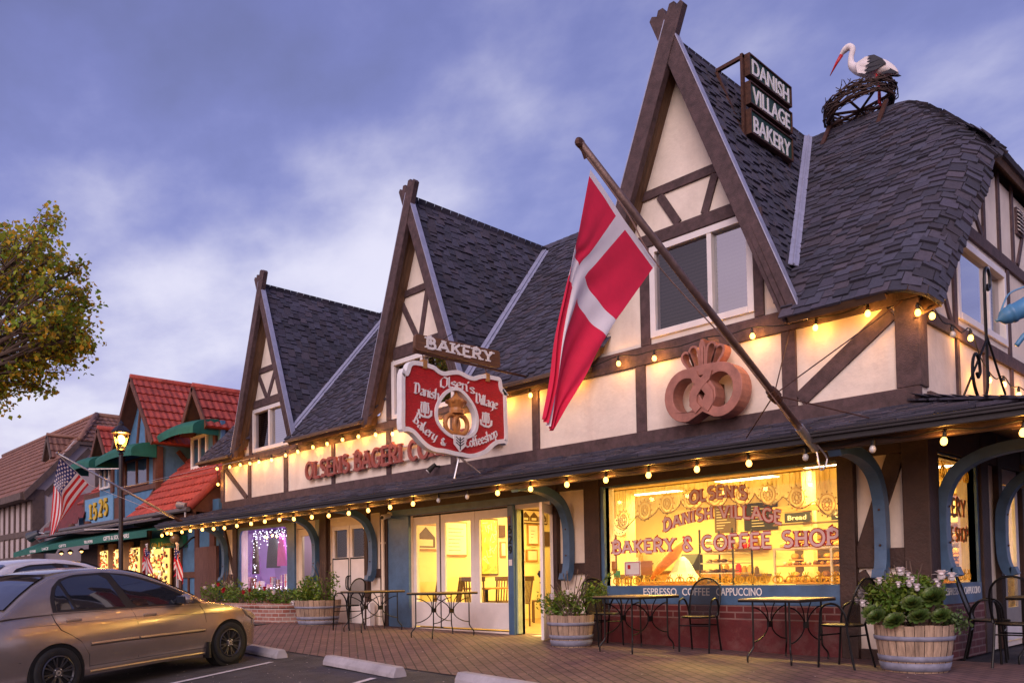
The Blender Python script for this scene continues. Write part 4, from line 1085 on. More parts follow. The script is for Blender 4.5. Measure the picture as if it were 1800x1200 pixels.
t = thing('carved_figure', 'slanted carved wooden bread figure with a small red and white flag', 'ornament', (-4.75, 2.0, .9))
mb = MB(); mb.tube([(-5.15, 2.0, .95), (-4.95, 2.0, 1.15), (-4.7, 2.0, 1.35), (-4.48, 2.0, 1.55)], [.03, .085, .10, .045], 10); mb.build('figure_body', pretz, t, smooth=True)
mb = MB(); mb.box(-4.50, -4.38, 1.98, 2.0, 1.55, 1.64); mb.build('little_flag', redcloth, t)
mb = MB(); mb.box(-4.455, -4.435, 1.972, 1.978, 1.55, 1.64).box(-4.50, -4.38, 1.972, 1.977, 1.585, 1.605); mb.build('flag_cross', whitecloth, t)
MB().lathe([(.30, .90), (.26, .98), (.20, 1.06), (.17, 1.12), (.10, 1.24), (.04, 1.30), (.001, 1.31)], (-4.60, 2.12, 0), 9).build('white_cloth', whitecloth, t)
MB().box(-5.3, -4.3, 1.8, 2.3, .06, .9).build('figure_plinth', honey, t)
for x0, y_, z_, n_, lb in ((-5.9, 6.2, 1.0, 7, 'shelf of jars and tins on the back wall, left of the tall bread shelf'), (-5.9, 6.2, 1.55, 7, 'upper shelf of jars and tins on the back wall'), (-8.9, 6.2, 1.3, 8, 'shelf of boxes on the far back wall beyond the cabinet')):
    t = thing('wall_shelf', lb, 'shelf', (x0, y_, z_)); MB().box(x0-.6, x0+.6, y_-.1, 6.39, z_-.03, z_).build('shelf_board', iwood, t)
    for i in range(n_):
        w = RN.uniform(.04, .07); h = RN.uniform(.12, .26); m_ = MB(); m_.lathe([(w, 0), (w, h*.8), (w*.6, h*.86), (w*.6, h)], (x0-.5+i*1.0/n_, y_+.02, z_), 10); m_.build('jar', (white, cakes[0], iwood, redcloth, gold)[RN.randrange(5)], t)
for x0, y_, lb, m_ in ((-5.5, 6.38, 'chalk menu board on the back wall of the bakery', blackm), (-6.35, 6.38, 'narrow price board beside the chalk menu board', iwood)):
    t = thing('menu_board', lb, 'board', (x0, y_, 1.95)); p = MB().box(x0-.38 if m_ is blackm else x0-.25, x0+.38 if m_ is blackm else x0+.25, 6.34, 6.38, 1.92, 2.5).build('board_panel', m_, t)
    q = MB()
    for i in range(8): q.box(x0-.2, x0-.2+RN.uniform(.15, .4), 6.335, 6.339, 2.42-i*.06, 2.435-i*.06)
    q.build('board_writing', cream, p)
t = thing('cash_counter', 'honey wooden serving counter with a till behind the figure', 'counter', (-6.2, 4.4, .06)); MB().box(-7.0, -5.2, 4.3, 4.8, .06, 1.05).build('counter_body', honey, t); MB().box(-7.05, -5.15, 4.25, 4.85, 1.052, 1.09).build('counter_top', iwood, t); MB().prism([(-6.3, 4.4, 1.092), (-6.3, 4.75, 1.092), (-6.3, 4.75, 1.4), (-6.3, 4.6, 1.42), (-6.3, 4.4, 1.2)], (.4, 0, 0)).build('till', blackm, t)
for i, (x0, y_) in enumerate(((-3.2, 2.55), (-1.6, 2.6), (-.8, 2.5))):
    t = thing('cake_stand', ('white cake stand at the left end of the display case', 'white cake stand in the middle of the display case', 'white cake stand at the right end of the display case')[i], 'cake stand', (x0+.35, y_, 1.39), 'cake stands on the display case'); x0 += .35
    MB().lathe([(.07, 0), (.02, .02), (.02, .10), (.15, .12), (.15, .13)], (x0, y_, 1.392), 16).build('stand', white, t); MB().lathe([(.12, 0), (.12, .09), (.10, .11), (.001, .115)], (x0, y_, 1.523), 16).build('cake', cakes[i], t)
# pictures on the west wall
pics = [(.62, 1.24, 1.58, 2.12, 'black and white drawing of a timbered house', cream), (1.42, 2.05, 1.47, 2.20, 'large pale poster in a gold frame', white), (2.42, 2.95, 1.06, 2.30, 'tall green and yellow village map', M('map_green', (.40, .44, .10), .6, .35, 9.0)),
        (3.00, 3.18, 1.90, 2.17, 'small dark framed photograph', iwood), (3.02, 3.20, 1.46, 1.80, 'narrow print in a brown frame', white), (3.62, 4.55, 2.22, 2.56, 'wide painting of a street of gabled houses', cakes[1]),
        (3.88, 4.24, 1.74, 2.22, 'framed certificate in a wide brown frame', white), (3.85, 4.20, 1.36, 1.64, 'pale document in a thin orange frame', cream), (3.68, 3.80, 1.34, 1.62, 'little print near the door frame', white), (4.36, 4.62, 1.72, 2.06, 'dark portrait at the end of the row', iwood)]
for y0, y1, z0, z1, lb, mt in pics:
    t = thing('framed_picture', lb+' hung on the bakery wall', 'picture', (-9.97, (y0+y1)/2, z0), 'pictures on the bakery wall')
    MB().box(-9.995, -9.96, y0, y1, z0, z1).build('picture_frame', honey if mt in (white, cream) else iwood, t)
    cv = MB().box(-9.958, -9.952, y0+.035, y1-.035, z0+.035, z1-.035).build('picture_sheet', mt, t)
    if 'house' in lb:
        mb = MB(); n = 3 if 'street' in lb else 1
        for i in range(n):
            a = y0+.06+i*(y1-y0-.1)/n; w = (y1-y0-.14)/n
            mb.prism([(-9.951, a, z0+.06), (-9.951, a+w, z0+.06), (-9.951, a+w, z0+(z1-z0)*.5), (-9.951, a+w/2, z1-.06), (-9.951, a, z0+(z1-z0)*.5)], (.003, 0, 0), [[(-9.951, a+.05, z0+.09), (-9.951, a+w-.05, z0+.09), (-9.951, a+w-.05, z0+(z1-z0)*.42), (-9.951, a+.05, z0+(z1-z0)*.42)]])
        mb.build('picture_drawing', iwood, cv)
    elif 'map' in lb:
        mb = MB()
        for i in range(26):
            p = V((-9.951, RN.uniform(y0+.06, y1-.06), RN.uniform(z0+.06, z1-.06))); q = p+V((0, RN.uniform(-.16, .16), RN.uniform(-.2, .2))); q.y = min(max(q.y, y0+.05), y1-.05); q.z = min(max(q.z, z0+.05), z1-.05)
            mb.beam(p, q, .012, .002, (1, 0, 0))
        mb.build('picture_drawing', white, cv)
    elif mt is white and y1-y0 > .3:
        mb = MB()
        for i in range(7): mb.box(-9.951, -9.9495, y0+.10, y1-.10-RN.uniform(0, .15), z1-.16-i*.075, z1-.15-i*.075)
        mb.build('picture_drawing', iwood, cv)
# slat-back dining chairs and tables
def dining_chair():
    t = thing('dining_chair', 'brown slat-back dining chair seen through the folding doors', 'chair', (0, 0, 0), world=False)
    MB().box(-.21, .21, -.21, .21, .43, .47).build('seat', iwood, t, bevel=.01)
    for sx in (-1, 1):
        MB().beam((sx*.19, .19, 0), (sx*.19, .19, .43), .04, .04, (0, 1, 0)).build('leg', iwood, t)
        MB().tube([(sx*.19, -.19, 0), (sx*.19, -.19, .45), (sx*.20, -.27, .96)], .02, 6).build('leg', iwood, t)
    MB().box(-.24, .24, -.285, -.25, .88, .97).build('top_rail', iwood, t, bevel=.008)
    mb = MB()
    for i in range(6): mb.beam((-.15+i*.06, -.20, .47), (-.15+i*.06, -.265, .89), .022, .014, (0, 1, 0))
    mb.build('slat', iwood, t); return t
def dining_table():
    t = thing('dining_table', 'honey coloured square dining table inside the folding doors', 'table', (0, 0, 0), world=False)
    MB().box(-.4, .4, -.4, .4, .72, .755).build('tabletop', honey, t, bevel=.008)
    MB().lathe([(.26, 0), (.25, .02), (.04, .05), (.035, .7), (.12, .72)], (0, 0, 0), 16).build('pedestal', iron, t); return t
dc = dining_chair(); dt = dining_table()
cpos = [(-9.62, .62, 2.5, 'brown slat-back chair nearest the left folding door'), (-8.75, 1.25, .5, 'brown slat-back chair turned toward the middle folding door'), (-8.2, 1.75, 2.8, 'brown slat-back chair before the narrow framed prints'), (-9.35, 1.0, 2.6, 'first brown slat-back chair behind the left folding door'), (-9.2, 2.3, 1.2, 'brown slat-back chair under the large pale poster'), (-8.7, 3.0, 2.4, 'brown slat-back chair under the tall village map'), (-8.3, 3.7, 2.1, 'brown slat-back chair seen behind the third folding door'),
        (-9.0, 4.6, 2.0, 'brown slat-back chair just inside the open entrance door'), (-8.3, 5.4, 2.6, 'brown slat-back chair deepest in the open doorway'), (-7.6, 3.1, -.3, 'brown slat-back chair with its seat toward the open door'), (-6.0, 3.4, 2.4, 'brown slat-back chair behind the shop window left end'), (-5.3, 2.6, -.5, 'brown slat-back chair behind the pretzel border'), (-6.6, 3.0, .6, 'brown slat-back chair by the white column')]
for i, (x, y, a, lb) in enumerate(cpos):
    if i == 0: o = dc; o.location = (x, y, .06); o.rotation_euler = (0, 0, a); o['label'] = lb; o['group'] = 'slat-back dining chairs'
    else: dup(dc, (x, y, .06), a, lb, 'slat-back dining chairs')
for i, (x, y, lb) in enumerate(((-9.0, 1.7, 'honey coloured table behind the middle folding door'), (-8.6, 4.1, 'honey coloured table inside the open entrance door'), (-6.4, 3.7, 'honey coloured table behind the left end of the shop window'))):
    if i == 0: o = dt; o.location = (x, y, .06); o['label'] = lb; o['group'] = 'dining tables'
    else: dup(dt, (x, y, .06), .3, lb, 'dining tables')
# lace valance in the window
lace = M('lace_net', (.78, .66, .42), .8, .05, 20.0); laced = M('lace_thread', (.34, .20, .05), .8, .1, 20.0); LEAF(lace, .6); LEAF(laced, .4)
lt = lace.node_tree; o = next(n for n in lt.nodes if n.type == 'OUTPUT_MATERIAL'); src = o.inputs[0].links[0].from_socket
tr = N(lt, 'ShaderNodeBsdfTransparent'); mx = N(lt, 'ShaderNodeMixShader'); mx.inputs[0].default_value = .38
lt.links.new(tr.outputs[0], mx.inputs[1]); lt.links.new(src, mx.inputs[2]); lt.links.new(mx.outputs[0], o.inputs[0])
t = thing('lace_curtain', 'scalloped lace curtain hung along the top of the shop window', 'curtain', (-2.7, .17, 1.8))
def ldep(u): return .20+.30*(abs(u-.5)*2)**2.4+.15*abs(sin(u*pi*9))**.7
def lc(u, v): return (lerp(-4.47, -.97, u), .17+.03*sin(u*64)+.01*v, 2.27-v*ldep(u))
mb = MB(); mb.grid(lc, 180, 8); mb.build('lace_cloth', lace, t, smooth=True)
mb = MB(); fl_ = lambda u, v, d: (u, .135-d, v)
for i in range(9):
    u = (i+.5)/9; cx_, cz_ = lerp(-4.47, -.97, u), 2.27-ldep(u)+.135
    for r_ in (.115, .07, .03): ribbon(mb, [(cx_+r_*.9*cos(k_*2*pi/18), cz_+r_*1.1*sin(k_*2*pi/18)) for k_ in range(19)], .011, fl_, 0, .003)
    for k_ in range(10): a_ = k_*2*pi/10; ribbon(mb, [(cx_+.03*cos(a_), cz_+.03*sin(a_)), (cx_+.07*cos(a_), cz_+.075*sin(a_))], .009, fl_, 0, .0034)
    for k_ in range(12): a_ = k_*2*pi/12; mb.ball((cx_+.128*cos(a_), .133, cz_+.15*sin(a_)), .011, 5, 3)
mb.tube([lc(k_/120, 1.0) for k_ in range(121)], .007, 4); mb.tube([(-4.47, .17, 2.275), (-.97, .17, 2.275)], .008, 5)
for k_ in range(46): u = k_/45; mb.tube([lc(u, 0), lc(u, .45)], .0025, 3)
mb.build('lace_pattern', laced, t)
# gift shop display on the left: lilac room with fairy lights, dress and gifts
lil = M('lilac_wall', (.60, .44, .74), .7, .05, 2.0)
mb = MB(); mb.quad((-17.05, 1.4, .5), (-13.7, 1.4, .5), (-13.7, 1.4, 2.4), (-17.05, 1.4, 2.4)); mb.quad((-17.05, .21, .5), (-17.05, 1.4, .5), (-17.05, 1.4, 2.4), (-17.05, .21, 2.4)); mb.quad((-13.7, .21, .5), (-13.7, 1.4, .5), (-13.7, 1.4, 2.4), (-13.7, .21, 2.4))
mb.quad((-17.05, .21, 2.38), (-13.7, .21, 2.38), (-13.7, 1.4, 2.38), (-17.05, 1.4, 2.38)); mb.quad((-17.05, .2, .78), (-13.7, .2, .78), (-13.7, 1.4, .78), (-17.05, 1.4, .78)); mb.build('display_alcove', lil, B)
MB().box(-13.5, -12.5, 1.2, 1.25, .1, 2.3).build('display_alcove', M('dim_shop', (.10, .05, .06), .8, .4, 6.0), B)
ld = bpy.data.lights.new('display_glow', 'AREA'); ld.size = 1.6; ld.size_y = .4; ld.shape = 'RECTANGLE'; ld.energy = 34; ld.color = (.88, .74, 1.0)
lo = bpy.data.objects.new('display_glow', ld); COL.objects.link(lo); lo.location = (-15, .7, 2.35)
fl = EM('fairy_light', (.90, .86, 1.0), 5.0, False)
mb = MB()
for i in range(170):
    u = RN.random(); x = -16.05+2.2*u; 
    if i < 105: z = 2.26-abs(RN.gauss(0, .13))*(1.1+.5*sin(u*11)); 
    elif i < 135: x = -16.05+RN.uniform(0, .12); z = RN.uniform(.85, 2.2)
    else: z = .83+abs(RN.gauss(0, .03))
    r = RN.uniform(.006, .014); mb.ball((x, .24+RN.uniform(0, .1), z), r, 5, 3)
t = thing('fairy_lights', 'cool white fairy lights draped round the gift window', 'fairy lights', (-15, .3, .9)); mb.build('fairy_bulbs', fl, t)
mb = MB()
for k_ in range(3): mb.tube(smooth([(-16.02+.36*i, .26+.03*k_, 2.25-.05*(i % 2)-.03*k_) for i in range(7)], 3), .003, 4)
mb.build('light_wire', blackm, t)
def dress(x, y, top, bot, wt, wb, mat, label, cat='dress'):
    mb = MB(); mb.tube([(x, y, bot), (x, y, lerp(bot, top, .5)), (x, y, lerp(bot, top, .8)), (x, y, top)], [(wb, .05), (lerp(wb, wt, .5), .05), (wt*.9, .05), (wt*.75, .03)], 18, up=(1, 0, 0))
    t = thing('hanging_dress', label, cat, (x, y, bot)); mb.build('dress_body', mat, t, smooth=True)
    MB().tube([(x-.1, y, top+.01), (x, y, top+.05), (x+.1, y, top+.01)], .006, 5).tube([(x, y, top+.05), (x, y, top+.14)], .004, 5).build('hanger', steel, t)
dress(-15.20, .6, 2.16, 1.38, .15, .24, M('pink_dress', (.72, .14, .52), .7), 'bright pink dress hanging in the gift window')
dress(-16.55, .6, 2.08, 1.20, .12, .18, M('olive_dress', (.26, .24, .17), .7), 'olive grey dress hanging at the window edge')
dress(-16.1, .85, 2.1, 1.35, .26, .36, M('dark_shawl', (.035, .04, .03), .8), 'dark shawl hanging in the middle of the gift window')
cols = [('red', (.55, .02, .03)), ('white', (.8, .78, .8)), ('violet', (.30, .12, .40)), ('brown', (.20, .09, .05)), ('pale pink', (.75, .42, .5)), ('grey', (.3, .3, .34))]
for i in range(16):
    x = -16.75+i*.165+RN.uniform(-.02, .02); y = RN.uniform(.3, .6); h = RN.uniform(.14, .40); w = RN.uniform(.05, .075); nmc, c = cols[(i*5+i//6) % 6]
    ordw = ('first', 'second', 'third', 'fourth', 'fifth', 'sixth', 'seventh', 'eighth', 'ninth', 'tenth', 'eleventh', 'twelfth', 'thirteenth', 'fourteenth', 'fifteenth', 'last')[i]
    t = thing('gift_box', '%s gift box, %s along the sill of the gift window' % (nmc, ordw), 'gift', (x, y, .79), 'gift boxes in the gift window')
    b_ = MB().box(x-w, x+w, y-.05, y+.05, .79, .79+h).build('box_body', M('gift_'+nmc.replace(' ', '_'), c, .5, .2, 25.0), t, bevel=.004)
    MB().box(x-.012, x+.012, y-.054, y-.0505, .79, .79+h).box(x-w, x+w, y-.0545, y-.0507, .79+h*.5, .79+h*.5+.018).build('ribbon', whitecloth if nmc != 'white' else redcloth, b_)
# glazed gift door: coloured goods behind
mb = MB()
for i in range(60): mb.cur = RN.randrange(4); mb.ball((RN.uniform(-13.4, -12.65), RN.uniform(.8, 1.1), RN.uniform(.3, 2.0)), (.06, .05, .05), 6, 4)
tag(mb.build('shelf_goods', [MATS['gift_red'], MATS['gift_white'], MATS['gift_violet'], MATS['gift_brown']]), 'jumble of small red and white goods behind the gift shop door', 'goods')['kind'] = 'stuff'
ld = bpy.data.lights.new('display_glow', 'AREA'); ld.size = .6; ld.energy = 6; ld.color = (1, .8, .7); lo = bpy.data.objects.new('display_glow', ld); COL.objects.link(lo); lo.location = (-13, .5, 2.2)

# ================================================================== SIGNS ON THE BAKERY
t = thing('wall_lettering', 'terracotta raised letters reading OLSENS BAGERI CONDITORI on two rails', 'sign', (-9.7, -.05, 3.25))
MB().box(-12.9, -6.62, -.075, -.036, 3.255, 3.285).build('letter_rail', stucco, t); MB().box(-12.9, -6.62, -.075, -.036, 3.515, 3.545).build('letter_rail', stucco, t)
x = -12.84
tot = sum(GL[c][0]+.14 for c in 'OLSENS BAGERI CONDITORI'); sx = 6.2/tot
for ch in 'OLSENS BAGERI CONDITORI':
    if ch != ' ':
        mb = MB(); strokes(mb, ch, .19, front(x, -.076, 3.235), 0, .055, 2.0, .14, .345, None, GL[ch][0]*sx); mb.build('letter', letterred, t)
    x += (GL[ch][0]+.14)*sx
# pretzel emblem with a crown, deep-cut copper box letters
t = thing('pretzel_emblem', 'large copper pretzel emblem with a looped crown on the cream wall', 'emblem', (-2.6, -.3, 2.98))
fe = lambda u, v, d: (-2.58+u*.84, -.10-d*.8, 3.37+v*.84)
def plate(mb, outer, holes, d0, d1):
    mb.prism([fe(p[0], p[1], d0) for p in outer], V(fe(0, 0, d1))-V(fe(0, 0, d0)), [[fe(p[0], p[1], d0) for p in h] for h in holes])
mb = MB()
ow = [(-.0, -.30)]+[( .30+.40*cos(a), -.0+.42*sin(a)) for a in [radians(q) for q in range(-105, 96, 12)]]+[(0, .44)]+[(-.30+.40*cos(a), .42*sin(a)) for a in [radians(q) for q in range(85, 286, 12)]]
lh = [(p[0], p[1]) for p in arc(-.30, .0, .24, .27, 62, 298, 16)]+[(-.24, -.10), (-.23, .04), (-.13, .19)]
rh = [(-p[0], p[1]) for p in lh]
mh = [(0, -.12), (.07, .01), (0, .13), (-.07, .01)]; th_ = [(-.055, .27), (.055, .27), (0, .20)]
plate(mb, ow, [lh, rh, mh, th_], 0, .30); mb.build('pretzel_body', copper, t, bevel=.008)
mb = MB()
for sx_ in (-1, 1):                          # raised crossing arms
    ribbon(mb, [(p[0], p[1]) for p in [(sx_*.14, .33), (sx_*.10, .22), (-sx_*.02, .13), (-sx_*.14, -.02), (-sx_*.15, -.16), (-sx_*.06, -.27)]], .13, fe, .302, .322+(.006 if sx_ > 0 else 0))
mb.build('crossed_arms', copper, t)
mb = MB()
for a, l in ((-28, .30), (-14, .36), (14, .36), (28, .30)):
    c, s2 = cos(radians(90-a)), sin(radians(90-a)); px_, py_ = -s2, c
    bx, by = a/90*.62, .40
    pts = [(bx-.028*px_*0-.035*(-px_), by), ]
    loop = [(bx+px_*.04, by+py_*.04), (bx+c*l*.6+px_*.075, by+s2*l*.6+py_*.075)]+[(bx+c*l*.78+px_*.075*cos(radians(q))+c*.085*sin(radians(q)), by+s2*l*.78+py_*.075*cos(radians(q))+s2*.085*sin(radians(q))) for q in range(0, 181, 20)]+[(bx+c*l*.6-px_*.075, by+s2*l*.6-py_*.075), (bx-px_*.04, by-py_*.04)]
    ribbon(mb, loop, .034, fe, .06, .26)
ribbon(mb, [(-.012, .40), (0, .84)], .05, fe, .06, .262); ribbon(mb, [(.045, .42), (.05, .70), (.02, .80)], .03, fe, .06, .264); ribbon(mb, [(-.045, .42), (-.05, .70), (-.02, .80)], .03, fe, .06, .266)
mb.build('crown', copper, t)
MB().box(-2.75, -2.45, -.10, .0, 3.2, 3.5).build('wall_mount', rust, t)

# ---- double sided hanging sign
SX = -5.733
t = thing('hanging_sign', 'red carved hanging sign with white scrolled border and a pretzel in its opening', 'sign', (SX, -1.9, 2.75))
OUT = [(-2.85,3.80),(-2.78,3.83),(-2.75,3.91),(-2.72,3.96),(-2.66,4.00),(-2.56,4.01),(-2.43,4.01),(-2.34,4.00),(-2.27,3.99),(-2.19,3.95),(-2.10,3.94),(-2.00,3.97),(-1.91,3.99),(-1.82,4.00),(-1.72,3.98),(-1.63,3.96),(-1.53,3.96),(-1.46,3.99),(-1.36,4.02),(-1.26,4.03),(-1.13,4.03),(-1.03,4.03),(-0.98,3.99),(-0.96,3.88),(-0.92,3.83),(-0.88,3.81),(-0.87,3.46),(-0.87,3.07),(-0.96,3.04),(-1.08,3.01),(-1.18,2.95),(-1.28,2.87),(-1.38,2.82),(-1.53,2.77),(-1.67,2.75),(-1.79,2.76),(-1.91,2.76),(-2.11,2.78),(-2.27,2.78),(-2.40,2.81),(-2.51,2.87),(-2.61,2.95),(-2.68,3.00),(-2.76,3.02),(-2.86,3.04),(-2.86,3.38)]
OUT = [(p.x, p.y) for p in smooth([(a, b, 0) for a, b in OUT], 3, True)]
HOL = [(-1.89,3.71),(-1.78,3.69),(-1.66,3.61),(-1.55,3.49),(-1.50,3.36),(-1.51,3.22),(-1.58,3.12),(-1.72,3.06),(-1.86,3.04),(-2.00,3.06),(-2.13,3.13),(-2.22,3.24),(-2.23,3.38),(-2.17,3.51),(-2.05,3.64)]
HOL = [(p.x, p.y) for p in smooth([(a, b, 0) for a, b in HOL], 3, True)]
cyy = sum(p[0] for p in OUT)/len(OUT); czz = sum(p[1] for p in OUT)/len(OUT)
fs_ = lambda u, v, d: (SX+.035+d, u, v)
mb = MB(); mb.prism([(SX-.035, a, b) for a, b in OUT], (.07, 0, 0), [[(SX-.035, a, b) for a, b in HOL]]); SGN = mb.build('sign_board', signred, t)
mb = MB()
def inset(l, d):
    n = len(l); r = []
    for i in range(n):
        a, b = V((*l[i-1], 0)), V((*l[(i+1) % n], 0)); tt = (b-a).normalized(); r.append((l[i][0]+tt.y*d, l[i][1]-tt.x*d))
    return r
ar = sum(OUT[i-1][0]*OUT[i][1]-OUT[i][0]*OUT[i-1][1] for i in range(len(OUT))); sgi = -1 if ar > 0 else 1
oi = inset(OUT, .028*sgi); ribbon(mb, oi+[oi[0]], .062, fs_, -.085, .022); 
ar = sum(HOL[i-1][0]*HOL[i][1]-HOL[i][0]*HOL[i-1][1] for i in range(len(HOL))); hi_ = inset(HOL, .02*(1 if ar > 0 else -1)); ribbon(mb, hi_+[hi_[0]], .05, fs_, -.085, .020)
mb.build('sign_border', signwhite, t)
mb = MB()
for tx, a, b, h, sg in (("Olsen's", (-2.16, 3.70), (-1.50, 3.69), .15, .045), ('Danish', (-2.64, 3.56), (-2.19, 3.52), .15, .0), ('Village', (-1.51, 3.58), (-1.05, 3.54), .15, .0),
                        ('Bakery', (-2.66, 3.17), (-2.26, 2.93), .15, -.03), ('&', (-2.17, 2.89), (-2.05, 2.88), .13, 0), ('Coffeeshop', (-1.70, 2.90), (-1.05, 3.14), .14, -.03)):
    blackletter(mb, tx, a, b, h, sg, fs_, 0, .014)
mb.build('sign_lettering', signwhite, t)
for cx_ in (-2.45, -1.30):                  # the two longship emblems
    mb = MB(); f3 = lambda u, v, d, cx_=cx_: fs_(cx_+u*.9, 3.33+v*.85, d)
    ribbon(mb, [(-.12, .02), (-.11, -.06), (-.04, -.09), (.06, -.09), (.12, -.05), (.125, .03)], .035, f3, 0, .012)
    ribbon(mb, [(0, -.07), (0, .16)], .02, f3, 0, .0125)
    for q in (-.06, -.025, .025, .06): ribbon(mb, [(q, .13), (q*1.25, .05), (q, -.03)], .022, f3, 0, .011)
    ribbon(mb, [(-.08, .14), (.08, .14)], .018, f3, 0, .0135); mb.build('ship_emblem', signwhite, t)
mb = MB(); sh = [(-1.955, 3.06), (-1.72, 3.06), (-1.725, 2.92), (-1.84, 2.82), (-1.95, 2.92)]; mb.prism([fs_(a, b, .022) for a, b in sh], (.014, 0, 0)); shd = mb.build('tree_shield', signwhite, t)
mb = MB(); f4 = lambda u, v, d: fs_(-1.838+u, 2.84+v, .036+d)
ribbon(mb, [(0, .01), (0, .19)], .016, f4, 0, .004)
for q in (.06, .10, .14): ribbon(mb, [(-.075, q+.05), (0, q), (.075, q+.05)], .011, f4, 0, .005)
mb.build('shield_tree', blackm, shd)
mb = MB()                                    # gilt ring bread with crown in the opening
for sx_ in (-1, 1):
    mb.tube([(SX+.012*sx_, -1.845+sx_*.075+.125*cos(a*2*pi/20), 3.225+.135*sin(a*2*pi/20)) for a in range(20)], .036, 8, True)
mb.build('hanging_pretzel', pretz, t, smooth=True)
mb = MB(); mb.lathe([(.10, 3.38), (.105, 3.42), (.095, 3.46), (.10, 3.47), (.15, 3.56), (.06, 3.62), (.03, 3.66), (.012, 3.70)], (SX, -1.845, 0), 12); 
for a in range(6): mb.ball((SX+.13*cos(a*pi/3), -1.845+.13*sin(a*pi/3), 3.55), .035, 6, 4)
mb.build('gilt_crown', pretz, t)
for y in (-2.45, -1.26): MB().box(SX-.045, SX+.062, y-.035, y+.035, 3.93, 4.05).build('hanger_plate', honey, t)
for y in (-2.45, -1.26): MB().tube([(SX, y, 4.04), (SX+.01, y+.01, 4.08), (SX, y, 4.14)], .008, 6).build('chain', rust, t)
mb = MB(); mb.tube([(SX, -1.80, 2.76), (SX-.02, -1.88, 2.44)], .016, 8); mb.tube([(SX, -1.80, 2.76), (SX+.02, -1.42, 2.545)], .016, 8); mb.build('lower_stay', steel, t)
t = thing('bakery_board', 'brown wooden board reading BAKERY above the red hanging sign', 'sign', (SX, -1.78, 4.15))
bo = [(SX-.03, a, b) for a, b in arc(-2.55, 4.22, .05, .05, 180, 270, 4)+arc(-1.02, 4.235, .05, .05, 270, 360, 4)+arc(-1.02, 4.40, .04, .04, 0, 90, 4)+arc(-2.55, 4.36, .04, .04, 90, 180, 4)]
BD = MB().prism(bo, (.06, 0, 0)).build('board', signwood, t, bevel=.008)
mb = MB(); strokes(mb, 'BAKERY', .25, lambda u, v, d: (SX+.03+d, -2.40+u, 4.235+v+u*.008), -.002, .014, 1.55, .2, .145, None, 1.26); mb.build('sign_lettering', signwhite, BD)
MB().tube([(SX, -2.62, 4.15), (SX, -.02, 4.15)], .018, 8).build('sign_rod', rust, t)
mb = MB(); mb.ball((SX, -.36, 4.15), .04, 8, 6); mb.box(SX-.05, SX+.05, -.34, -.02, 4.09, 4.13); mb.build('rod_bracket', iron, t)
MB().tube([(SX, -2.1, 4.40), (SX-.2, -.3, 5.6)], .006, 5).build('stay_wire', blackm, t)

# ---- roof sign
t = thing('roof_sign', 'three stacked dark panels reading DANISH VILLAGE BAKERY on the tallest gable', 'sign', (-2.455, 1.45, 7.1))
RX = -2.455
fr_ = lambda u, v, d: (RX+d, .88+u, v)
for z0, z1, tx in ((8.06, 8.34, 'DANISH'), (7.65, 7.94, 'VILLAGE'), (7.22, 7.54, 'BAKERY')):
    pb = MB().box(RX-.05, RX, .88, 2.08, z0, z1).build('sign_panel', signgreen, t)
    mb = MB()
    for a, b, c, d in ((.86, 2.10, z0-.018, z0), (.86, 2.10, z1, z1+.018), (.86, .88, z0, z1), (2.08, 2.10, z0, z1)): mb.box(RX-.07, RX+.02, a, b, c, d)
    mb.build('panel_frame', rust, pb)
    mb = MB(); sans(mb, tx, fr_ if False else (lambda u, v, d, z0=z0: (RX+d, .95+u, z0+.028+v)), .001, .012, .225 if z0 < 8 else .215, 1.08, .014); mb.build('sign_lettering', signwhite, pb)
MB().box(RX-.10, RX-.06, .80, .86, 7.05, 8.36).build('sign_frame', rust, t); mb = MB(); mb.box(RX-.10, RX-.06, 2.10, 2.16, 7.05, 8.30)
mb.build('sign_frame', rust, t)
for a_, b_, c_ in (((-2.95, .83, 8.30), (RX-.06, .83, 8.32), (0, 0, 1)), ((-2.95, .83, 8.28), (RX-.08, .83, 7.12), (0, 1, 0)), ((-2.95, 2.0, 8.25), (RX-.06, 2.0, 8.2), (0, 0, 1)), ((-2.95, 2.13, 8.26), (RX-.08, 2.13, 7.1), (0, 1, 0))): MB().beam(a_, b_, .05, .05, c_).build('support_arm', rust, t)

# ---- stork on its nest
t = thing('nest', 'twig wheel nest tilted on the dark roof ridge', 'nest', (-2.06, YR, 8.28))
nc = V((-2.08, YR, 8.56)); nx, ny = V((.54, 0, .07)), V((.0, .48, 0)); nu_ = V((-.12, 0, .99))
mb = MB()
for i in range(230):
    a0 = RN.uniform(0, 2*pi); l = RN.uniform(.4, 1.3); r = RN.uniform(.82, 1.06); h = RN.uniform(-.13, .13)*(1.1-abs(r-.94)*3)
    pts = []
    for k_ in range(6):
        a = a0+l*k_/5; rr = r+RN.uniform(-.04, .04); pts.append(nc+nx*(rr*cos(a))+ny*(rr*sin(a))+nu_*(h+RN.uniform(-.03, .03)))
    mb.tube(pts, RN.uniform(.006, .012), 4, cap=False)
for i in range(26):
    a = RN.uniform(0, 2*pi); p = nc+nx*cos(a)+ny*sin(a)+nu_*.08; mb.tube([p, p+V((RN.uniform(-.12, .12), RN.uniform(-.1, .1), RN.uniform(.06, .16)))], .006, 4)
mb.build('twigs', M('nest_twig', (.055, .028, .022), .8, .3), t)
mb = MB()
for i in range(4):
    a = i*pi/4; mb.tube([nc-nx*.95*cos(a)-ny*.95*sin(a)-nu_*.1, nc+nx*.95*cos(a)+ny*.95*sin(a)-nu_*.1], .022, 6)
mb.tube([nc+nx*.95*cos(k_*pi/10)+ny*.95*sin(k_*pi/10)-nu_*.1 for k_ in range(20)], .022, 6, True)
mb.build('wheel_frame', rust, t)
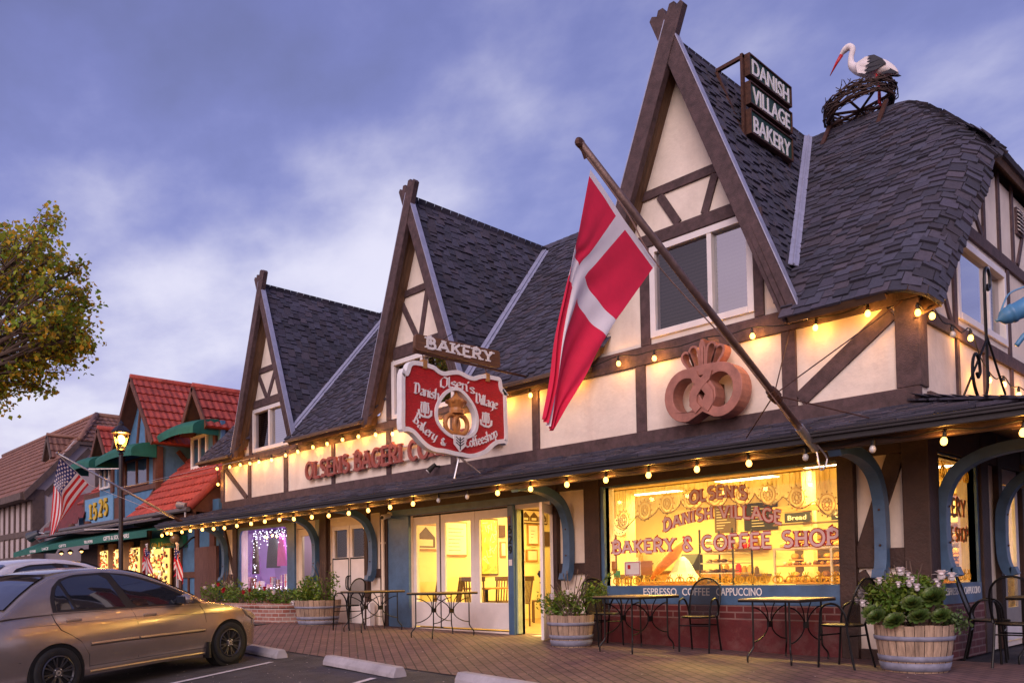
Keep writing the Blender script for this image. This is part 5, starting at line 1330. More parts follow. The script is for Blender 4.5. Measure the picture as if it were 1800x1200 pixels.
for x in (-2.56, -1.66): MB().beam((x, YR-.35, ZR-.34), (x+.04, YR-.1, ZR+.10), .07, .03, (0, -1, 1)).build('nest_strap', rust, t)
t = thing('stork', 'white stork figure with black wing tips and red bill standing in the nest', 'stork', (-1.74, YR, 8.42))
mb = MB()
sp = smooth([(-2.37, YR, 9.505), (-2.30, YR, 9.56), (-2.22, YR, 9.585), (-2.16, YR, 9.52), (-2.19, YR, 9.40), (-2.185, YR, 9.27), (-2.10, YR, 9.17), (-1.98, YR, 9.12), (-1.82, YR, 9.06), (-1.68, YR, 8.98), (-1.56, YR, 8.90), (-1.47, YR, 8.80)], 4)
rt = [(.0, .022), (.10, .055), (.19, .062), (.27, .05), (.36, .046), (.44, .058), (.53, .10), (.62, .165), (.72, .185), (.82, .145), (.91, .085), (1.0, .025)]
mb.tube(sp, [(interp(rt, i/(len(sp)-1))*(1 if i/(len(sp)-1) < .5 else .95), interp(rt, i/(len(sp)-1))*(.9 if i/(len(sp)-1) < .5 else .8)) for i in range(len(sp))], 14, up=(0, 1, 0))
mb.build('stork_body', whitecloth, t, smooth=True)
MB().tube([(-2.36, YR, 9.50), (-2.30, YR, 9.555), (-2.25, YR, 9.60)], [.012, .03, .01], 8).build('eye_patch', blackm, t)
MB().tube([(-2.345, YR, 9.51), (-2.43, YR, 9.415), (-2.55, YR, 9.25)], [.034, .024, .006], 8).build('bill', M('stork_red', (.50, .02, .03), .4), t, smooth=True)
for sy in (-1, 1):
    mb = MB(); fw = lambda a, b, d=0, sy=sy: (a, YR+sy*(.150+d-max(0, (a+1.82))*.16-abs(b-9.06)*.14), b)
    wing = [(-2.06, 9.17), (-1.90, 9.21), (-1.76, 9.17), (-1.64, 9.06), (-1.60, 8.97), (-1.74, 8.93), (-1.90, 8.93), (-2.03, 9.0)]
    mb.prism([fw(a, b) for a, b in wing], (0, sy*.02, 0)); mb.build('wing', whitecloth, t)
    jag = [(-1.86, 9.20), (-1.76, 9.175), (-1.64, 9.06), (-1.59, 8.97), (-1.74, 8.925), (-1.93, 8.925), (-1.86, 8.955), (-1.92, 8.985), (-1.84, 9.005), (-1.90, 9.045), (-1.81, 9.06), (-1.87, 9.105), (-1.80, 9.115), (-1.87, 9.155), (-1.81, 9.165)]
    MB().prism([fw(a, b, .0215) for a, b in jag], (0, sy*.012, 0)).build('wing_feathers', M('stork_black', (.022, .022, .035), .6), t)
    tl = [(-1.70, 8.93), (-1.58, 8.925), (-1.44, 8.78), (-1.50, 8.79), (-1.60, 8.84), (-1.72, 8.86), (-1.66, 8.89)]
    MB().prism([(a, YR+sy*.055, b) for a, b in tl], (0, sy*.02, 0)).build('tail_feathers', MATS['stork_black'], t)
mb = MB()
mb.tube([(-1.81, YR+.05, 8.98), (-1.80, YR+.05, 8.82), (-1.78, YR+.05, 8.72)], [.075, .055, .02], 10); mb.build('thigh', whitecloth, t, smooth=True)
MB().tube([(-1.78, YR+.05, 8.74), (-1.77, YR+.05, 8.42)], .022, 8).tube([(-1.79, YR-.06, 8.95), (-1.74, YR-.06, 8.70), (-1.75, YR-.05, 8.42)], .02, 8).build('leg', MATS['stork_red'], t)

# ---- blue coffee pot on a wrought iron post
t = thing('coffee_pot_sign', 'pale blue coffee pot sign on a scrolled black iron post', 'sign', (.60, .0, 2.72))
CX_ = .60
mb = MB(); y0 = .27
mb.tube(smooth([(CX_, y0+.02, 4.05), (CX_, y0, 4.00), (CX_, y0, 3.4), (CX_, y0-.0, 3.05), (CX_, y0-.07, 2.88), (CX_, y0-.22, 2.80), (CX_, y0-.38, 2.84), (CX_, y0-.49, 3.0), (CX_, y0-.48, 3.17), (CX_, y0-.38, 3.27), (CX_, y0-.28, 3.22), (CX_, y0-.25, 3.10), (CX_, y0-.31, 3.03), (CX_, y0-.36, 3.07)], 5), .017, 6)
mb.tube(smooth([(CX_, y0, 4.0), (CX_, y0+.02, 4.22), (CX_, y0+.10, 4.30), (CX_, y0+.19, 4.24), (CX_, y0+.19, 4.12), (CX_, y0+.12, 4.06), (CX_, y0+.09, 4.12)], 5), .017, 6)
mb.tube([(CX_, y0+.02, 3.50), (CX_-.02, -.55, 2.70)], .013, 6); mb.tube([(CX_, y0+.03, 3.52), (CX_, y0+.62, 2.98)], .013, 6)
mb.build('iron_post', iron, t)
mb = MB(); d = V((.80, .35, .36)).normalized(); c0_ = V((CX_+.10, y0-.02, 3.66))
prof = [(0, .0), (.015, .0), (.02, .03), (.075, .07), (.095, .13), (.095, .15), (.105, .16), (.105, .19), (.095, .20), (.115, .40), (.145, .56), (.15, .60), (.0, .60)]
pts = [c0_+d*z for r, z in prof]; mb.tube(pts, [max(r, .002) for r, z in prof], 18); mb.build('pot_body', M('pot_blue', (.075, .23, .43), .35, .08, 8.0), t, smooth=True)
mb = MB(); mb.tube(smooth([c0_+d*.42+V((0, 0, -.11)), c0_+d*.44+V((0, .02, -.24)), c0_+d*.28+V((0, 0, -.30)), c0_+d*.20+V((0, 0, -.36))], 4), [.05]*5+[.035]*4+[.028]*4, 10); mb.build('pot_spout', MATS['pot_blue'], t, smooth=True)
MB().tube(smooth([c0_+d*.06+V((0, 0, .08)), c0_+d*.14+V((0, 0, .22)), c0_+d*.3+V((0, 0, .22))], 4), .01, 6).build('pot_handle', MATS['pot_blue'], t)

# ================================================================== FLAGS
def flag_mesh(rows, bulge, nu=44, nv=30, drop=0.0):
    """rows: control curves (y, z, x offset) from the upper edge to the lower edge, each from hoist to fly"""
    R_ = [smooth([(a[2], a[0], a[1]) for a in r], 8) for r in rows]
    def pt(s, t):
        q = s*(len(R_)-1); i = min(int(q), len(R_)-2); f = q-i
        def ev(r):
            k_ = t*(len(r)-1); j = min(int(k_), len(r)-2); return r[j].lerp(r[j+1], k_-j)
        p0, p1, p2, p3 = ev(R_[max(i-1, 0)]), ev(R_[i]), ev(R_[i+1]), ev(R_[min(i+2, len(R_)-1)])
        p = .5*((2*p1)+(-p0+p2)*f+(2*p0-5*p1+4*p2-p3)*f*f+(-p0+3*p1-3*p2+p3)*f**3)
        p = p + V((bulge*t*(sin(s*15+t*3)*.6+.6*sin(s*7.5-t*4+1.0))+.018*t*sin(s*31+t*9), 0, 0)); return p
    return pt
def build_flag(t, pt, cells, nu, nv):
    """cells: list of (name, material, test(s, t)); each becomes a part of the cloth"""
    for nm, mt, test in cells:
        mb = MB(); idx = {}
        for i in range(nu):
            for j in range(nv):
                if not test((j+.5)/nv, (i+.5)/nu): continue
                f = []
                for a, b in ((i, j), (i+1, j), (i+1, j+1), (i, j+1)):
                    if (a, b) not in idx: idx[(a, b)] = len(mb.v); mb.v.append(tuple(pt(b/nv, a/nu)))
                    f.append(idx[(a, b)])
                mb.f.append(tuple(f)); mb.m.append(0)
        mb.build(nm, mt, t, smooth=True)
PX = -.586
t = thing('flag_pole', 'long weathered pole slanting out over the pavement from the canopy edge', 'flag pole', (PX, -1.45, 2.34))
pb, pt_ = V((PX, -1.36, 2.30)), V((PX, -5.02, 4.215))
MB().tube([pb, pt_], [.038, .030], 12).build('pole', M('old_pole', (.16, .10, .09), .45, .25, 10.0, .2, 40.0, metal=.4), t, smooth=True)
dpole = (pt_-pb).normalized()
mb = MB(); mb.tube([pb+dpole*.85, pb+dpole*1.02], .05, 12); mb.tube([pb+dpole*.9, pb+dpole*.96], .062, 8); mb.build('pole_collar', rust, t)
MB().ball(pt_, (.03, .05, .04), 8, 6).tube([pt_, pt_+V((0, .06, -.10))], .012, 6).build('pole_tip', rust, t)
MB().tube([pb-dpole*.02, pb+dpole*.38], .046, 12).build('pole_socket', steel, t)
col = pb+dpole*.94
for e in ((-1.5, -.02, 4.02), (-.15, -.05, 4.02), (-.0, -1.40, 2.52), (-1.35, -1.40, 2.50)):
    MB().tube([col, V(e)], .007, 5).build('guy_wire', rust, t)
MB().tube(smooth([pt_+V((.02, .06, -.10)), pt_+V((.06, .5, -.42)), V((PX+.05, -4.13, 3.50)), V((PX+.05, -2.9, 2.98)), V((PX+.05, -2.0, 2.52))], 5), .006, 5).build('halyard', M('rope', (.35, .22, .18), .8), t)
MB().tube(smooth([pb+V((.05, -.05, .02)), pb+V((.1, .06, -.12)), pb+V((.06, .0, -.24)), pb+V((.03, -.02, -.05))], 4), .01, 6).build('rope_loop', steel, t)
t = thing('danish_flag', 'large red flag with a white cross hanging from the long pole', 'flag', (PX, -4.9, 2.0))
A = [(-4.94,4.03,0),(-5.09,3.55,-.01),(-5.15,3.39,-.02),(-5.23,3.10,-.02),(-5.33,2.75,.0),(-5.39,2.41,.0),(-5.48,2.10,0)]
Q = [(-4.75,3.91,0),(-4.98,3.48,.0),(-5.11,3.32,.02),(-5.215,3.02,.03),(-5.315,2.67,.03),(-5.385,2.36,.02),(-5.47,2.08,.01)]
Mm = [(-4.55,3.77,0),(-4.90,3.40,.01),(-5.06,3.23,.01),(-5.185,2.94,.0),(-5.29,2.64,.0),(-5.37,2.30,.0),(-5.45,2.05,0)]
Tt = [(-4.34,3.65,0),(-4.73,3.24,.02),(-4.89,3.08,.03),(-5.05,2.81,.04),(-5.20,2.53,.04),(-5.33,2.24,.03),(-5.42,2.03,.01)]
Bb = [(-4.13,3.53,0),(-4.57,3.07,-.01),(-4.71,2.93,-.02),(-4.90,2.69,-.03),(-5.08,2.44,-.04),(-5.29,2.19,-.03),(-5.40,2.02,0)]
rows = [[(a, b, PX+.03-c) for a, b, c in r] for r in (A, Q, Mm, Tt, Bb)]
ptd = flag_mesh(rows, .014)
cr = lambda s, q: (.4286 < s < .5714) or (.324 < q < .432)
build_flag(t, ptd, [('flag_field', redcloth, lambda s, q: not cr(s, q) and q > .03), ('flag_cross', whitecloth, lambda s, q: cr(s, q) and q > .03), ('hoist_tape', whitecloth, lambda s, q: q <= .03)], 74, 56)
# flag of stars and stripes on the far pole
UX = -16.2
t = thing('flag_pole', 'slim bright metal pole slanting out from the far end of the canopy', 'flag pole', (UX, -1.45, 2.43))
ub, ut = V((UX, -1.30, 2.36)), V((UX, -4.16, 3.83))
MB().tube([ub, ut], [.03, .022], 10).build('pole', steel, t, smooth=True)
MB().ball(ut, .03, 8, 6).build('pole_tip', steel, t); MB().tube([ub, ub.lerp(ut, .12)], .042, 10).build('pole_socket', rust, t)
MB().tube([V((UX, -4.12, 3.78)), V((UX+.02, -3.50, 3.18)), V((UX+.02, -1.5, 2.46))], .005, 4).build('halyard', whitecloth, t)
MB().tube([ut.lerp(ub, .45), V((UX-1.6, -.05, 3.9))], .005, 4).tube([ut.lerp(ub, .45), V((UX+.9, -.05, 4.0))], .005, 4).build('guy_wire', steel, t)
t = thing('stars_and_stripes', 'hanging flag of stars and red and white stripes on the far slim pole', 'flag', (UX, -4.1, 2.05))
uA = [(-4.12,3.72,0),(-4.17,3.47,.03),(-4.21,3.19,.05),(-4.22,3.06,.06),(-4.25,2.64,.06),(-4.29,2.26,.04),(-4.31,2.04,0)]
uM = [(-3.80,3.45,0),(-3.97,3.21,-.04),(-4.10,3.01,-.06),(-4.11,2.70,-.10),(-4.13,2.46,-.10),(-4.17,2.26,-.06),(-4.23,2.09,0)]
uB = [(-3.53,3.19,0),(-3.71,2.95,.0),(-3.88,2.68,.02),(-4.02,2.47,.02),(-4.11,2.32,.02),(-4.13,2.17,.02),(-4.20,2.12,0)]
uQ = [tuple((a+b)/2 for a, b in zip(p, q)) for p, q in zip(uA, uM)]; uQ = [(a, b, c-.03*(i > 1)) for i, (a, b, c) in enumerate(uQ)]
uT = [tuple((a+b)/2 for a, b in zip(p, q)) for p, q in zip(uM, uB)]
ptu = flag_mesh([[(a, b, UX+.02-c) for a, b, c in r] for r in (uA, uQ, uM, uT, uB)], .03)
cant = lambda s, q: s < 7/13 and q < .40
def star_test(s, q):
    return False
build_flag(t, ptu, [('canton', bluecloth, cant), ('red_stripes', M('flag_red', (.60, .015, .02), .75, .06), lambda s, q: not cant(s, q) and int(s*13) % 2 == 0), ('white_stripes', whitecloth, lambda s, q: not cant(s, q) and int(s*13) % 2 == 1)], 40, 52)
mb = MB()
for i in range(9):
    for j in range(11):
        if (i+j) % 2: continue
        s0, q0 = (i+1)/10*7/13, (j+1)/12*.40; c = ptu(s0, q0); du = (ptu(s0, q0+.02)-c).normalized(); dv = (ptu(s0+.02, q0)-c).normalized(); nn = du.cross(dv).normalized()
        if nn.x < 0: nn = -nn
        pts = [c+nn*.004+(du*cos(k_*pi/5)+dv*sin(k_*pi/5))*(.034 if k_ % 2 == 0 else .014) for k_ in range(10)]
        mb.add([c+nn*.004]+pts, [(0, 1+k_, 1+(k_+1) % 10) for k_ in range(10)])
mb.build('stars', whitecloth, t)
# little flag pairs on sticks by the blue shop
def small_flag(x, y, zt, zb_, kind, lb, lean=.05):
    t = thing('stick_flag', lb, 'flag', (x, y, zg(x, y)), 'small flags on sticks by the blue shop')
    MB().tube([(x, y, zg(x, y)), (x, y, zt+.03)], .012, 6).ball((x, y, zt+.05), .03, 6, 4).build('stick', whitecloth, t)
    def pf(s, q):
        return V((x+.02+(.05+.34*q)*(.5+.5*s)*1.0*(1 if kind != 'dk' else -.55), y-.05*sin(q*9+s*4)-.02, lerp(zt-.02-q*.30, zb_+.30-q*.30, s)))
    if kind == 'us':
        build_flag(t, pf, [('canton', bluecloth, lambda s, q: s < .45 and q < .62), ('red_stripes', MATS['flag_red'], lambda s, q: not (s < .45 and q < .62) and int(q*9) % 2 == 0), ('white_stripes', whitecloth, lambda s, q: not (s < .45 and q < .62) and int(q*9) % 2 == 1)], 18, 26)
        mb = MB()
        for i in range(4):
            for j in range(3): p = pf(.06+i*.10, .10+j*.2); mb.ball((p.x, p.y-.012, p.z), .016, 5, 3)
        mb.build('stars', whitecloth, t)
    else:
        build_flag(t, pf, [('flag_field', redcloth, lambda s, q: not (.42 < s < .56 or .3 < q < .44)), ('flag_cross', whitecloth, lambda s, q: (.42 < s < .56 or .3 < q < .44))], 20, 26)
small_flag(-17.62, -1.0, 1.95, .95, 'us', 'stars and stripes stick flag in front of the arched blue doorway')
small_flag(-17.70, -.93, 1.93, 1.15, 'dk', 'red stick flag with white cross in front of the arched doorway')
small_flag(-19.55, -1.0, 2.0, 1.15, 'us', 'stars and stripes stick flag beside the lit gift shop window')
small_flag(-19.74, -.95, 2.0, 1.15, 'dk', 'red stick flag with white cross beside the lit gift shop window')

# ================================================================== STRING LIGHTS
SOCK = M('bulb_socket', (.010, .010, .010), .5)
bulbme = {}
def light_string(name, label, pts, sag, wire_pts=None, unlit=(), power=3.2, hang=.10, group='festoon light strings'):
    t = thing(name, label, 'string lights', pts[len(pts)//2], group)
    mb = MB(); path = []
    for i, p in enumerate(pts):
        path.append(V(p)+V((0, 0, hang)))
        if i < len(pts)-1: path.append((V(p)+V(pts[i+1]))/2+V((0, 0, hang-sag)))
    if wire_pts: path = [V(wire_pts[0])]+path+[V(wire_pts[1])]
    mb.tube(smooth(path, 3), .008, 5); mb.build('cord', blackm, t)
    base = V(pts[len(pts)//2])
    for i, p in enumerate(pts):
        on = i not in unlit
        key = on
        if key not in bulbme:
            m1 = MB(); m1.lathe([(.002, -.052), (.020, -.046), (.031, -.028), (.033, -.010), (.026, .012), (.014, .026)], (0, 0, 0), 10); o = m1.build('bulb', bulb_on if on else bulb_off, t, smooth=True)
            s_ = MB().lathe([(.016, .024), (.019, .03), (.019, .075), (.010, .085), (.006, .10)], (0, 0, 0), 8).build('socket', SOCK, o)
            bulbme[key] = (o.data, s_.data); o.matrix_parent_inverse = Matrix.Identity(4)
        else:
            o = bpy.data.objects.new('bulb', bulbme[key][0]); COL.objects.link(o); o.parent = t
            s_ = bpy.data.objects.new('socket', bulbme[key][1]); COL.objects.link(s_); s_.parent = o
        o.location = V(p)-base; o.rotation_euler = (RN.uniform(-.15, .15), RN.uniform(-.15, .15), 0)
        if on:
            ld = bpy.data.lights.new('bulb_glow', 'POINT'); ld.energy = power; ld.color = (1.0, .43, .07); ld.shadow_soft_size = .034
            lo = bpy.data.objects.new('bulb_glow', ld); COL.objects.link(lo); lo.parent = t; lo.location = V(p)-base
    return t
cx_ = [-17.63,-17.32,-17.07,-16.44,-15.96,-15.31,-14.72,-14.18,-13.59,-12.94,-12.35,-11.75,-11.19,-10.52,-9.93,-9.27,-8.67,-8.03,-7.40,-6.75,-6.07,-5.40,-4.73,-4.05,-3.38,-2.71,-2.02,-1.35,-.69,.01,.67,1.32]
light_string('light_string', 'festoon of warm bulbs along the front edge of the canopy', [(x, -1.36, 2.225+.02*sin(x*9)) for x in cx_], .03, None, (19, 20, 28, 29), 6.5)
ux = [(-16.39,3.91),(-15.83,3.90),(-15.33,3.88),(-14.88,3.87),(-14.27,3.85),(-13.62,3.88),(-13.09,3.90),(-12.45,3.92),(-11.88,3.92),(-11.29,3.93),(-10.71,3.92),(-10.12,3.88),(-9.56,3.82),(-8.95,3.86),(-8.35,3.88),(-7.7,3.90),(-7.1,3.92),(-6.5,3.93),(-5.86,3.94),(-5.0,4.05),(-4.07,4.10),(-3.44,4.05),(-2.60,4.05),(-1.93,4.03),(-1.10,3.95),(-.48,3.97)]
light_string('light_string', 'festoon of warm bulbs under the eaves of the cream front wall', [(x, -.17, z-.02) for x, z in ux], .03, None, (), 5.2)
light_string('light_string', 'festoon of warm bulbs drooping across the east end wall', [(.05, -.14, 3.84), (.16, -.03, 3.80), (.16, .61, 3.72), (.16, 1.24, 3.80), (.2, 1.75, 3.36), (.2, 2.36, 3.40), (.2, 3.02, 3.36), (.2, 3.8, 3.5)], .07, None, (2,), 5.5)
light_string('light_string', 'two loose warm bulbs hanging down the far left corner post', [(-17.12, -.16, 3.92), (-17.12, -.14, 3.52)], .0, None, (), 5.0)
# security cameras, spot lamp on the fascia
t = thing('security_camera', 'round white security camera on the blue pier under the canopy', 'camera', (-9.82, -.12, 2.2))
MB().tube([(-9.8, -.10, 2.24), (-9.74, -.30, 2.19)], .05, 12).build('camera_body', white, t); MB().tube([(-9.74, -.30, 2.19), (-9.735, -.315, 2.187)], .035, 12).build('lens', blackm, t); MB().box(-9.85, -9.75, -.11, -.05, 2.24, 2.30).build('camera_mount', white, t)
t = thing('spot_lamp', 'small black spot lamp on the brown beam below the raised letters', 'spot lamp', (-8.3, -.1, 2.98))
MB().tube([(-8.3, -.05, 3.04), (-8.3, -.16, 3.03)], .018, 6).build('lamp_arm', blackm, t); MB().tube([(-8.30, -.15, 3.07), (-8.38, -.26, 2.94)], [.035, .055], 10).build('lamp_head', blackm, t); MB().tube([(-8.381, -.261, 2.939), (-8.385, -.267, 2.932)], .046, 10).build('lamp_lens', white, t)

# ================================================================== PAVEMENT FURNITURE
def cafe_table():
    t = thing('cafe_table', 'table', 'table', (0, 0, 0), world=False)
    mb = MB(); mb.box(-.37, .37, -.44, .44, .702, .718); mb.build('tabletop', tablem, t, bevel=.004)
    mb = MB()
    for a, b, c, d in ((-.37, .37, -.44, -.428), (-.37, .37, .428, .44), (-.37, -.358, -.428, .428), (.358, .37, -.428, .428)): mb.box(a, b, c, d, .680, .7015)
    mb.build('table_rim', iron, t)
    for sx in (-1, 1):
        for sy in (-1, 1):
            MB().tube(smooth([(sx*.22, sy*.38, .68), (sx*.22, sy*.38, .25), (sx*.225, sy*.39, .16), (sx*.26, sy*.44, .08), (sx*.26, sy*.44, 0)], 3), .0105, 6).build('leg', iron, t)
        mb = MB()
        for sy in (-1, 1):
            mb.tube(smooth([(sx*.22, sy*.38, .62), (sx*.22, sy*.26, .60), (sx*.22, sy*.10, .52), (sx*.22, sy*.035, .42), (sx*.22, sy*.10, .32), (sx*.22, sy*.25, .25), (sx*.22, sy*.38, .23)], 4), .008, 6)
            mb.tube(smooth([(sx*.22, sy*.14, .68), (sx*.22, sy*.06, .58), (sx*.22, sy*.03, .45)], 4), .007, 6)
        mb.box(sx*.22-.012, sx*.22+.012, -.045, .045, .385, .455)
        mb.build('leg_brace', iron, t)
    return t
meshm = bpy.data.materials.new('perforated_back'); meshm.use_nodes = True; tt = meshm.node_tree; tt.nodes.clear()
o = N(tt, 'ShaderNodeOutputMaterial'); bs = N(tt, 'ShaderNodeBsdfPrincipled'); bs.inputs['Base Color'].default_value = (.012, .011, .012, 1); bs.inputs['Metallic'].default_value = .6; bs.inputs['Roughness'].default_value = .4
tr = N(tt, 'ShaderNodeBsdfTransparent'); mx = N(tt, 'ShaderNodeMixShader'); mx.inputs[0].default_value = .62
tt.links.new(tr.outputs[0], mx.inputs[1]); tt.links.new(bs.outputs[0], mx.inputs[2]); tt.links.new(mx.outputs[0], o.inputs[0])
seatm = M('perforated_seat', (.20, .15, .085), .36, .15, 90.0, .4, 160.0, metal=.6)
def cafe_chair():
    t = thing('cafe_chair', 'chair', 'chair', (0, 0, 0), world=False)     # faces -y
    pr = [(p[0], p[1], .445) for p in [(.205*cos(radians(a))*(1.02), .205*sin(radians(a))) for a in range(0, 360, 15)]]
    mb = MB(); mb.prism(pr, (0, 0, .012)); mb.build('seat', seatm, t); MB().tube(pr, .012, 6, True).build('seat_frame', iron, t)
    hoop = smooth([(-.185, .15, .45), (-.205, .21, .62), (-.19, .265, .80), (-.11, .295, .905), (0, .30, .935), (.11, .295, .905), (.19, .265, .80), (.205, .21, .62), (.185, .15, .45)], 4)
    MB().tube(hoop, .0125, 7).build('back_frame', iron, t)
    n = len(hoop); mb = MB()
    vs = []
    for i in range(n//2+1): a, b = hoop[i], hoop[n-1-i]; vs += [a, b]
    mb.add(vs, [(2*i, 2*i+1, 2*i+3, 2*i+2) for i in range(n//2)]); mb.build('back_panel', meshm, t)
    for sx in (-1, 1):
        MB().tube(smooth([(sx*.20, -.17, 0), (sx*.205, -.14, .43), (sx*.215, -.11, .62), (sx*.22, -.02, .675), (sx*.22, .08, .66), (sx*.21, .15, .57), (sx*.195, .17, .46)], 4), .0125, 7).build('front_leg_and_arm', iron, t)
        MB().tube([(sx*.185, .15, .46), (sx*.19, .19, .22), (sx*.20, .24, 0)], .0125, 7).build('leg', iron, t)
    MB().tube([(-.20, -.155, .34), (.20, -.155, .34)], .009, 6).build('stretcher', iron, t); MB().tube([(-.19, .17, .34), (.19, .17, .34)], .009, 6).build('stretcher', iron, t)
    return t
tbl = cafe_table(); chr_ = cafe_chair()
tabs = [(-3.32, -.86, 0.0, 'pale metal cafe table below the word ESPRESSO on the window fascia'), (-1.25, -.77, 0.0, 'pale metal cafe table below the word CAPPUCCINO on the window fascia'),
        (-7.12, -1.0, .02, 'cafe table standing alone before the white folding doors'), (-9.1, -.98, .02, 'cafe table with one chair before the white stable doors'), (1.05, .75, 0.0, 'dark cafe table by the end wall beyond the large corner barrel')]
for i, (x, y, a, lb) in enumerate(tabs):
    if i == 0: o = tbl; o.location = (x, y, zg(x, y)); o['label'] = lb; o['group'] = 'metal cafe tables on the pavement'
    else: o = dup(tbl, (x, y, zg(x, y)), a, lb, 'metal cafe tables on the pavement')
chs = [(-2.62, -.48, .18, 'black cafe chair between the two shop window tables, facing the street'), (-4.12, -.55, 1.25, 'black cafe chair between the door barrel and the nearest cafe table'), (-.52, -.98, -pi*.52-.05, 'black cafe chair tucked beside the large white-flowered barrel'),
       (-9.70, -1.12, -1.35, 'black cafe chair at the table by the white stable doors'), (.42, .62, -1.35+pi*1.0, 'black cafe chair between the large corner barrel and the end wall bricks'), (.86, .05, pi*1.02, 'black cafe chair on the street side of the table on the end wall'), (1.0, 1.62, .05, 'black cafe chair behind the table on the end wall, near the side door'), (1.62, .55, -pi*.5, 'outermost black cafe chair at the table on the end wall')]
for i, (x, y, a, lb) in enumerate(chs):
    if i == 0: o = chr_; o.location = (x, y, zg(x, y)); o.rotation_euler = (0, 0, a); o['label'] = lb; o['group'] = 'black metal cafe chairs on the pavement'
    else: dup(chr_, (x, y, zg(x, y)), a, lb, 'black metal cafe chairs on the pavement')
# half barrels
def barrel(x, y, r, h, lb):
    t = thing('barrel_planter', lb, 'planter', (x, y, zg(x, y)), 'oak half barrel planters'); z = zg(x, y)
    pr = [(r*.80, 0), (r*.86, h*.2), (r*.93, h*.5), (r*.985, h*.8), (r, h), (r*.93, h), (r*.90, h*.85)]
    mb = MB(); n = 26
    for j in range(n):
        a0, a1 = 2*pi*(j+.035)/n, 2*pi*(j+.965)/n; dz = RN.uniform(-.006, .008); dr = RN.uniform(-.003, .003); vs = []
        for rr, zz in pr:
            for a in (a0, (a0+a1)/2, a1): vs.append((x+(rr+dr)*cos(a), y+(rr+dr)*sin(a), z+zz+(dz if zz == h else 0)))
        mb.add(vs, [(i*3+q, i*3+q+1, (i+1)*3+q+1, (i+1)*3+q) for i in range(len(pr)-1) for q in (0, 1)])
    mb.build('staves', oak, t); MB().lathe([(r*.78, .005), (r*.84, h*.2), (r*.91, h*.5), (r*.96, h*.8), (r*.94, h*.9)], (x, y, z), 26, caps=False).build('barrel_lining', soil, t)
    for z0, z1 in ((.02, .10), (.115, .17) if h < .5 else (.12, .18), (h*.68, h*.68+.045)):
        R_ = lambda q: interp([(0, r*.80), (h*.2, r*.86), (h*.5, r*.93), (h*.8, r*.985), (h, r)], q)+.012
        MB().lathe([(R_(z0)-.01, z0), (R_(z0), z0+.002), (R_(z1), z1-.002), (R_(z1)-.01, z1)], (x, y, z), 40, caps=False).build('hoop', hoopm, t, smooth=True)
    MB().lathe([(.001, h*.86), (r*.91, h*.86)], (x, y, z), 24, caps=False).build('soil', soil, t)
    return z+h
def leaf(mb, p, d, n, l, w, bend=.25):
    d, n = d.normalized(), n.normalized(); s_ = d.cross(n).normalized()
    m = p+d*l*.5+n*l*bend*.3; e = p+d*l-n*l*bend*.2
    mb.add([p, m-s_*w/2, e, m+s_*w/2, m+n*(-w*.12)], [(0, 1, 4), (1, 2, 4), (2, 3, 4), (3, 0, 4)])
def rleaf(mb, p, d, n, l, w, bend=.25):
    d, n = d.normalized(), n.normalized(); s_ = d.cross(n).normalized(); q = lambda a, b, c: p+d*l*a+s_*w*b+n*l*c*bend
    mb.add([q(0, 0, 0), q(.35, -.36, .32), q(.72, -.5, .36), q(.96, -.22, .2), q(.96, .22, .2), q(.72, .5, .36), q(.35, .36, .32), q(.6, 0, .12)], [(0, 1, 7), (1, 2, 7), (2, 3, 7), (3, 4, 7), (4, 5, 7), (5, 6, 7), (6, 0, 7)])
def rnd_dir(up=.0):
    while True:
        v = V((RN.uniform(-1, 1), RN.uniform(-1, 1), RN.uniform(-1, 1)))
        if .05 < v.length < 1: v.normalize(); v.z += up; return v.normalized()
def bush(root, c, r, n, ll, mat=leafm, nm='foliage', fill=.35):
    mb = MB(); clumps = [V((RN.gauss(0, .45), RN.gauss(0, .45), RN.gauss(0, .4))) for _ in range(max(5, n//60))]
    for i in range(n):
        k_ = RN.choice(clumps); q = k_+V((RN.gauss(0, .28), RN.gauss(0, .28), RN.gauss(0, .26)))
        if q.length > 1.05: q = q.normalized()*RN.uniform(.7, 1.1)
        p = V((c[0]+q.x*r[0], c[1]+q.y*r[1], c[2]+q.z*r[2])); leaf(mb, p, rnd_dir(.1), rnd_dir(.9), ll*RN.uniform(.6, 1.3), ll*RN.uniform(.4, .7))
    mb.build(nm, mat, root)
def stems(root, c, r, n, base):
    mb = MB()
    for i in range(n):
        q = rnd_dir(.5); e = V((c[0]+q.x*r[0]*.95, c[1]+q.y*r[1]*.95, c[2]+abs(q.z)*r[2])); b = V((c[0]+RN.uniform(-.1, .1), c[1]+RN.uniform(-.1, .1), base)); mb.tube(smooth([b, b.lerp(e, .5)+V((0, 0, .06)), e], 3), .006, 4)
    mb.build('stems', bark, root)
def rose(root, p, r, mat=petal, nm='flower'):
    mb = MB(); r = r*1.25
    for k_ in range(3):
        for j in range(5):
            a = j*2*pi/5+k_*.6; d = V((cos(a), sin(a), .25+.5*k_)); leaf(mb, V(p)+V((0, 0, .01*k_)), d, V((0, 0, 1))-d*.4, r*(1.05-.2*k_), r*.95, .5)
    mb.ball(p, r*.42, 7, 5); return mb.build(nm, mat, root)
zt = barrel(.16, -.86, .375, .47, 'large oak half barrel with grey hoops at the building corner')
t = thing('rose_bush', 'rose bush with white blooms growing in the large corner barrel', 'plant', (.16, -.86, zt))
bush(t, (.04, -.82, zt+.22), (.36, .30, .27), 2600, .062); stems(t, (.1, -.84, zt+.28), (.36, .28, .36), 16, zt-.06)
bush(t, (.50, -.78, zt+.02), (.17, .16, .15), 420, .045, M('trailing_leaf', (.07, .12, .035), .6, .2, 6., island=.4), 'trailing_foliage')
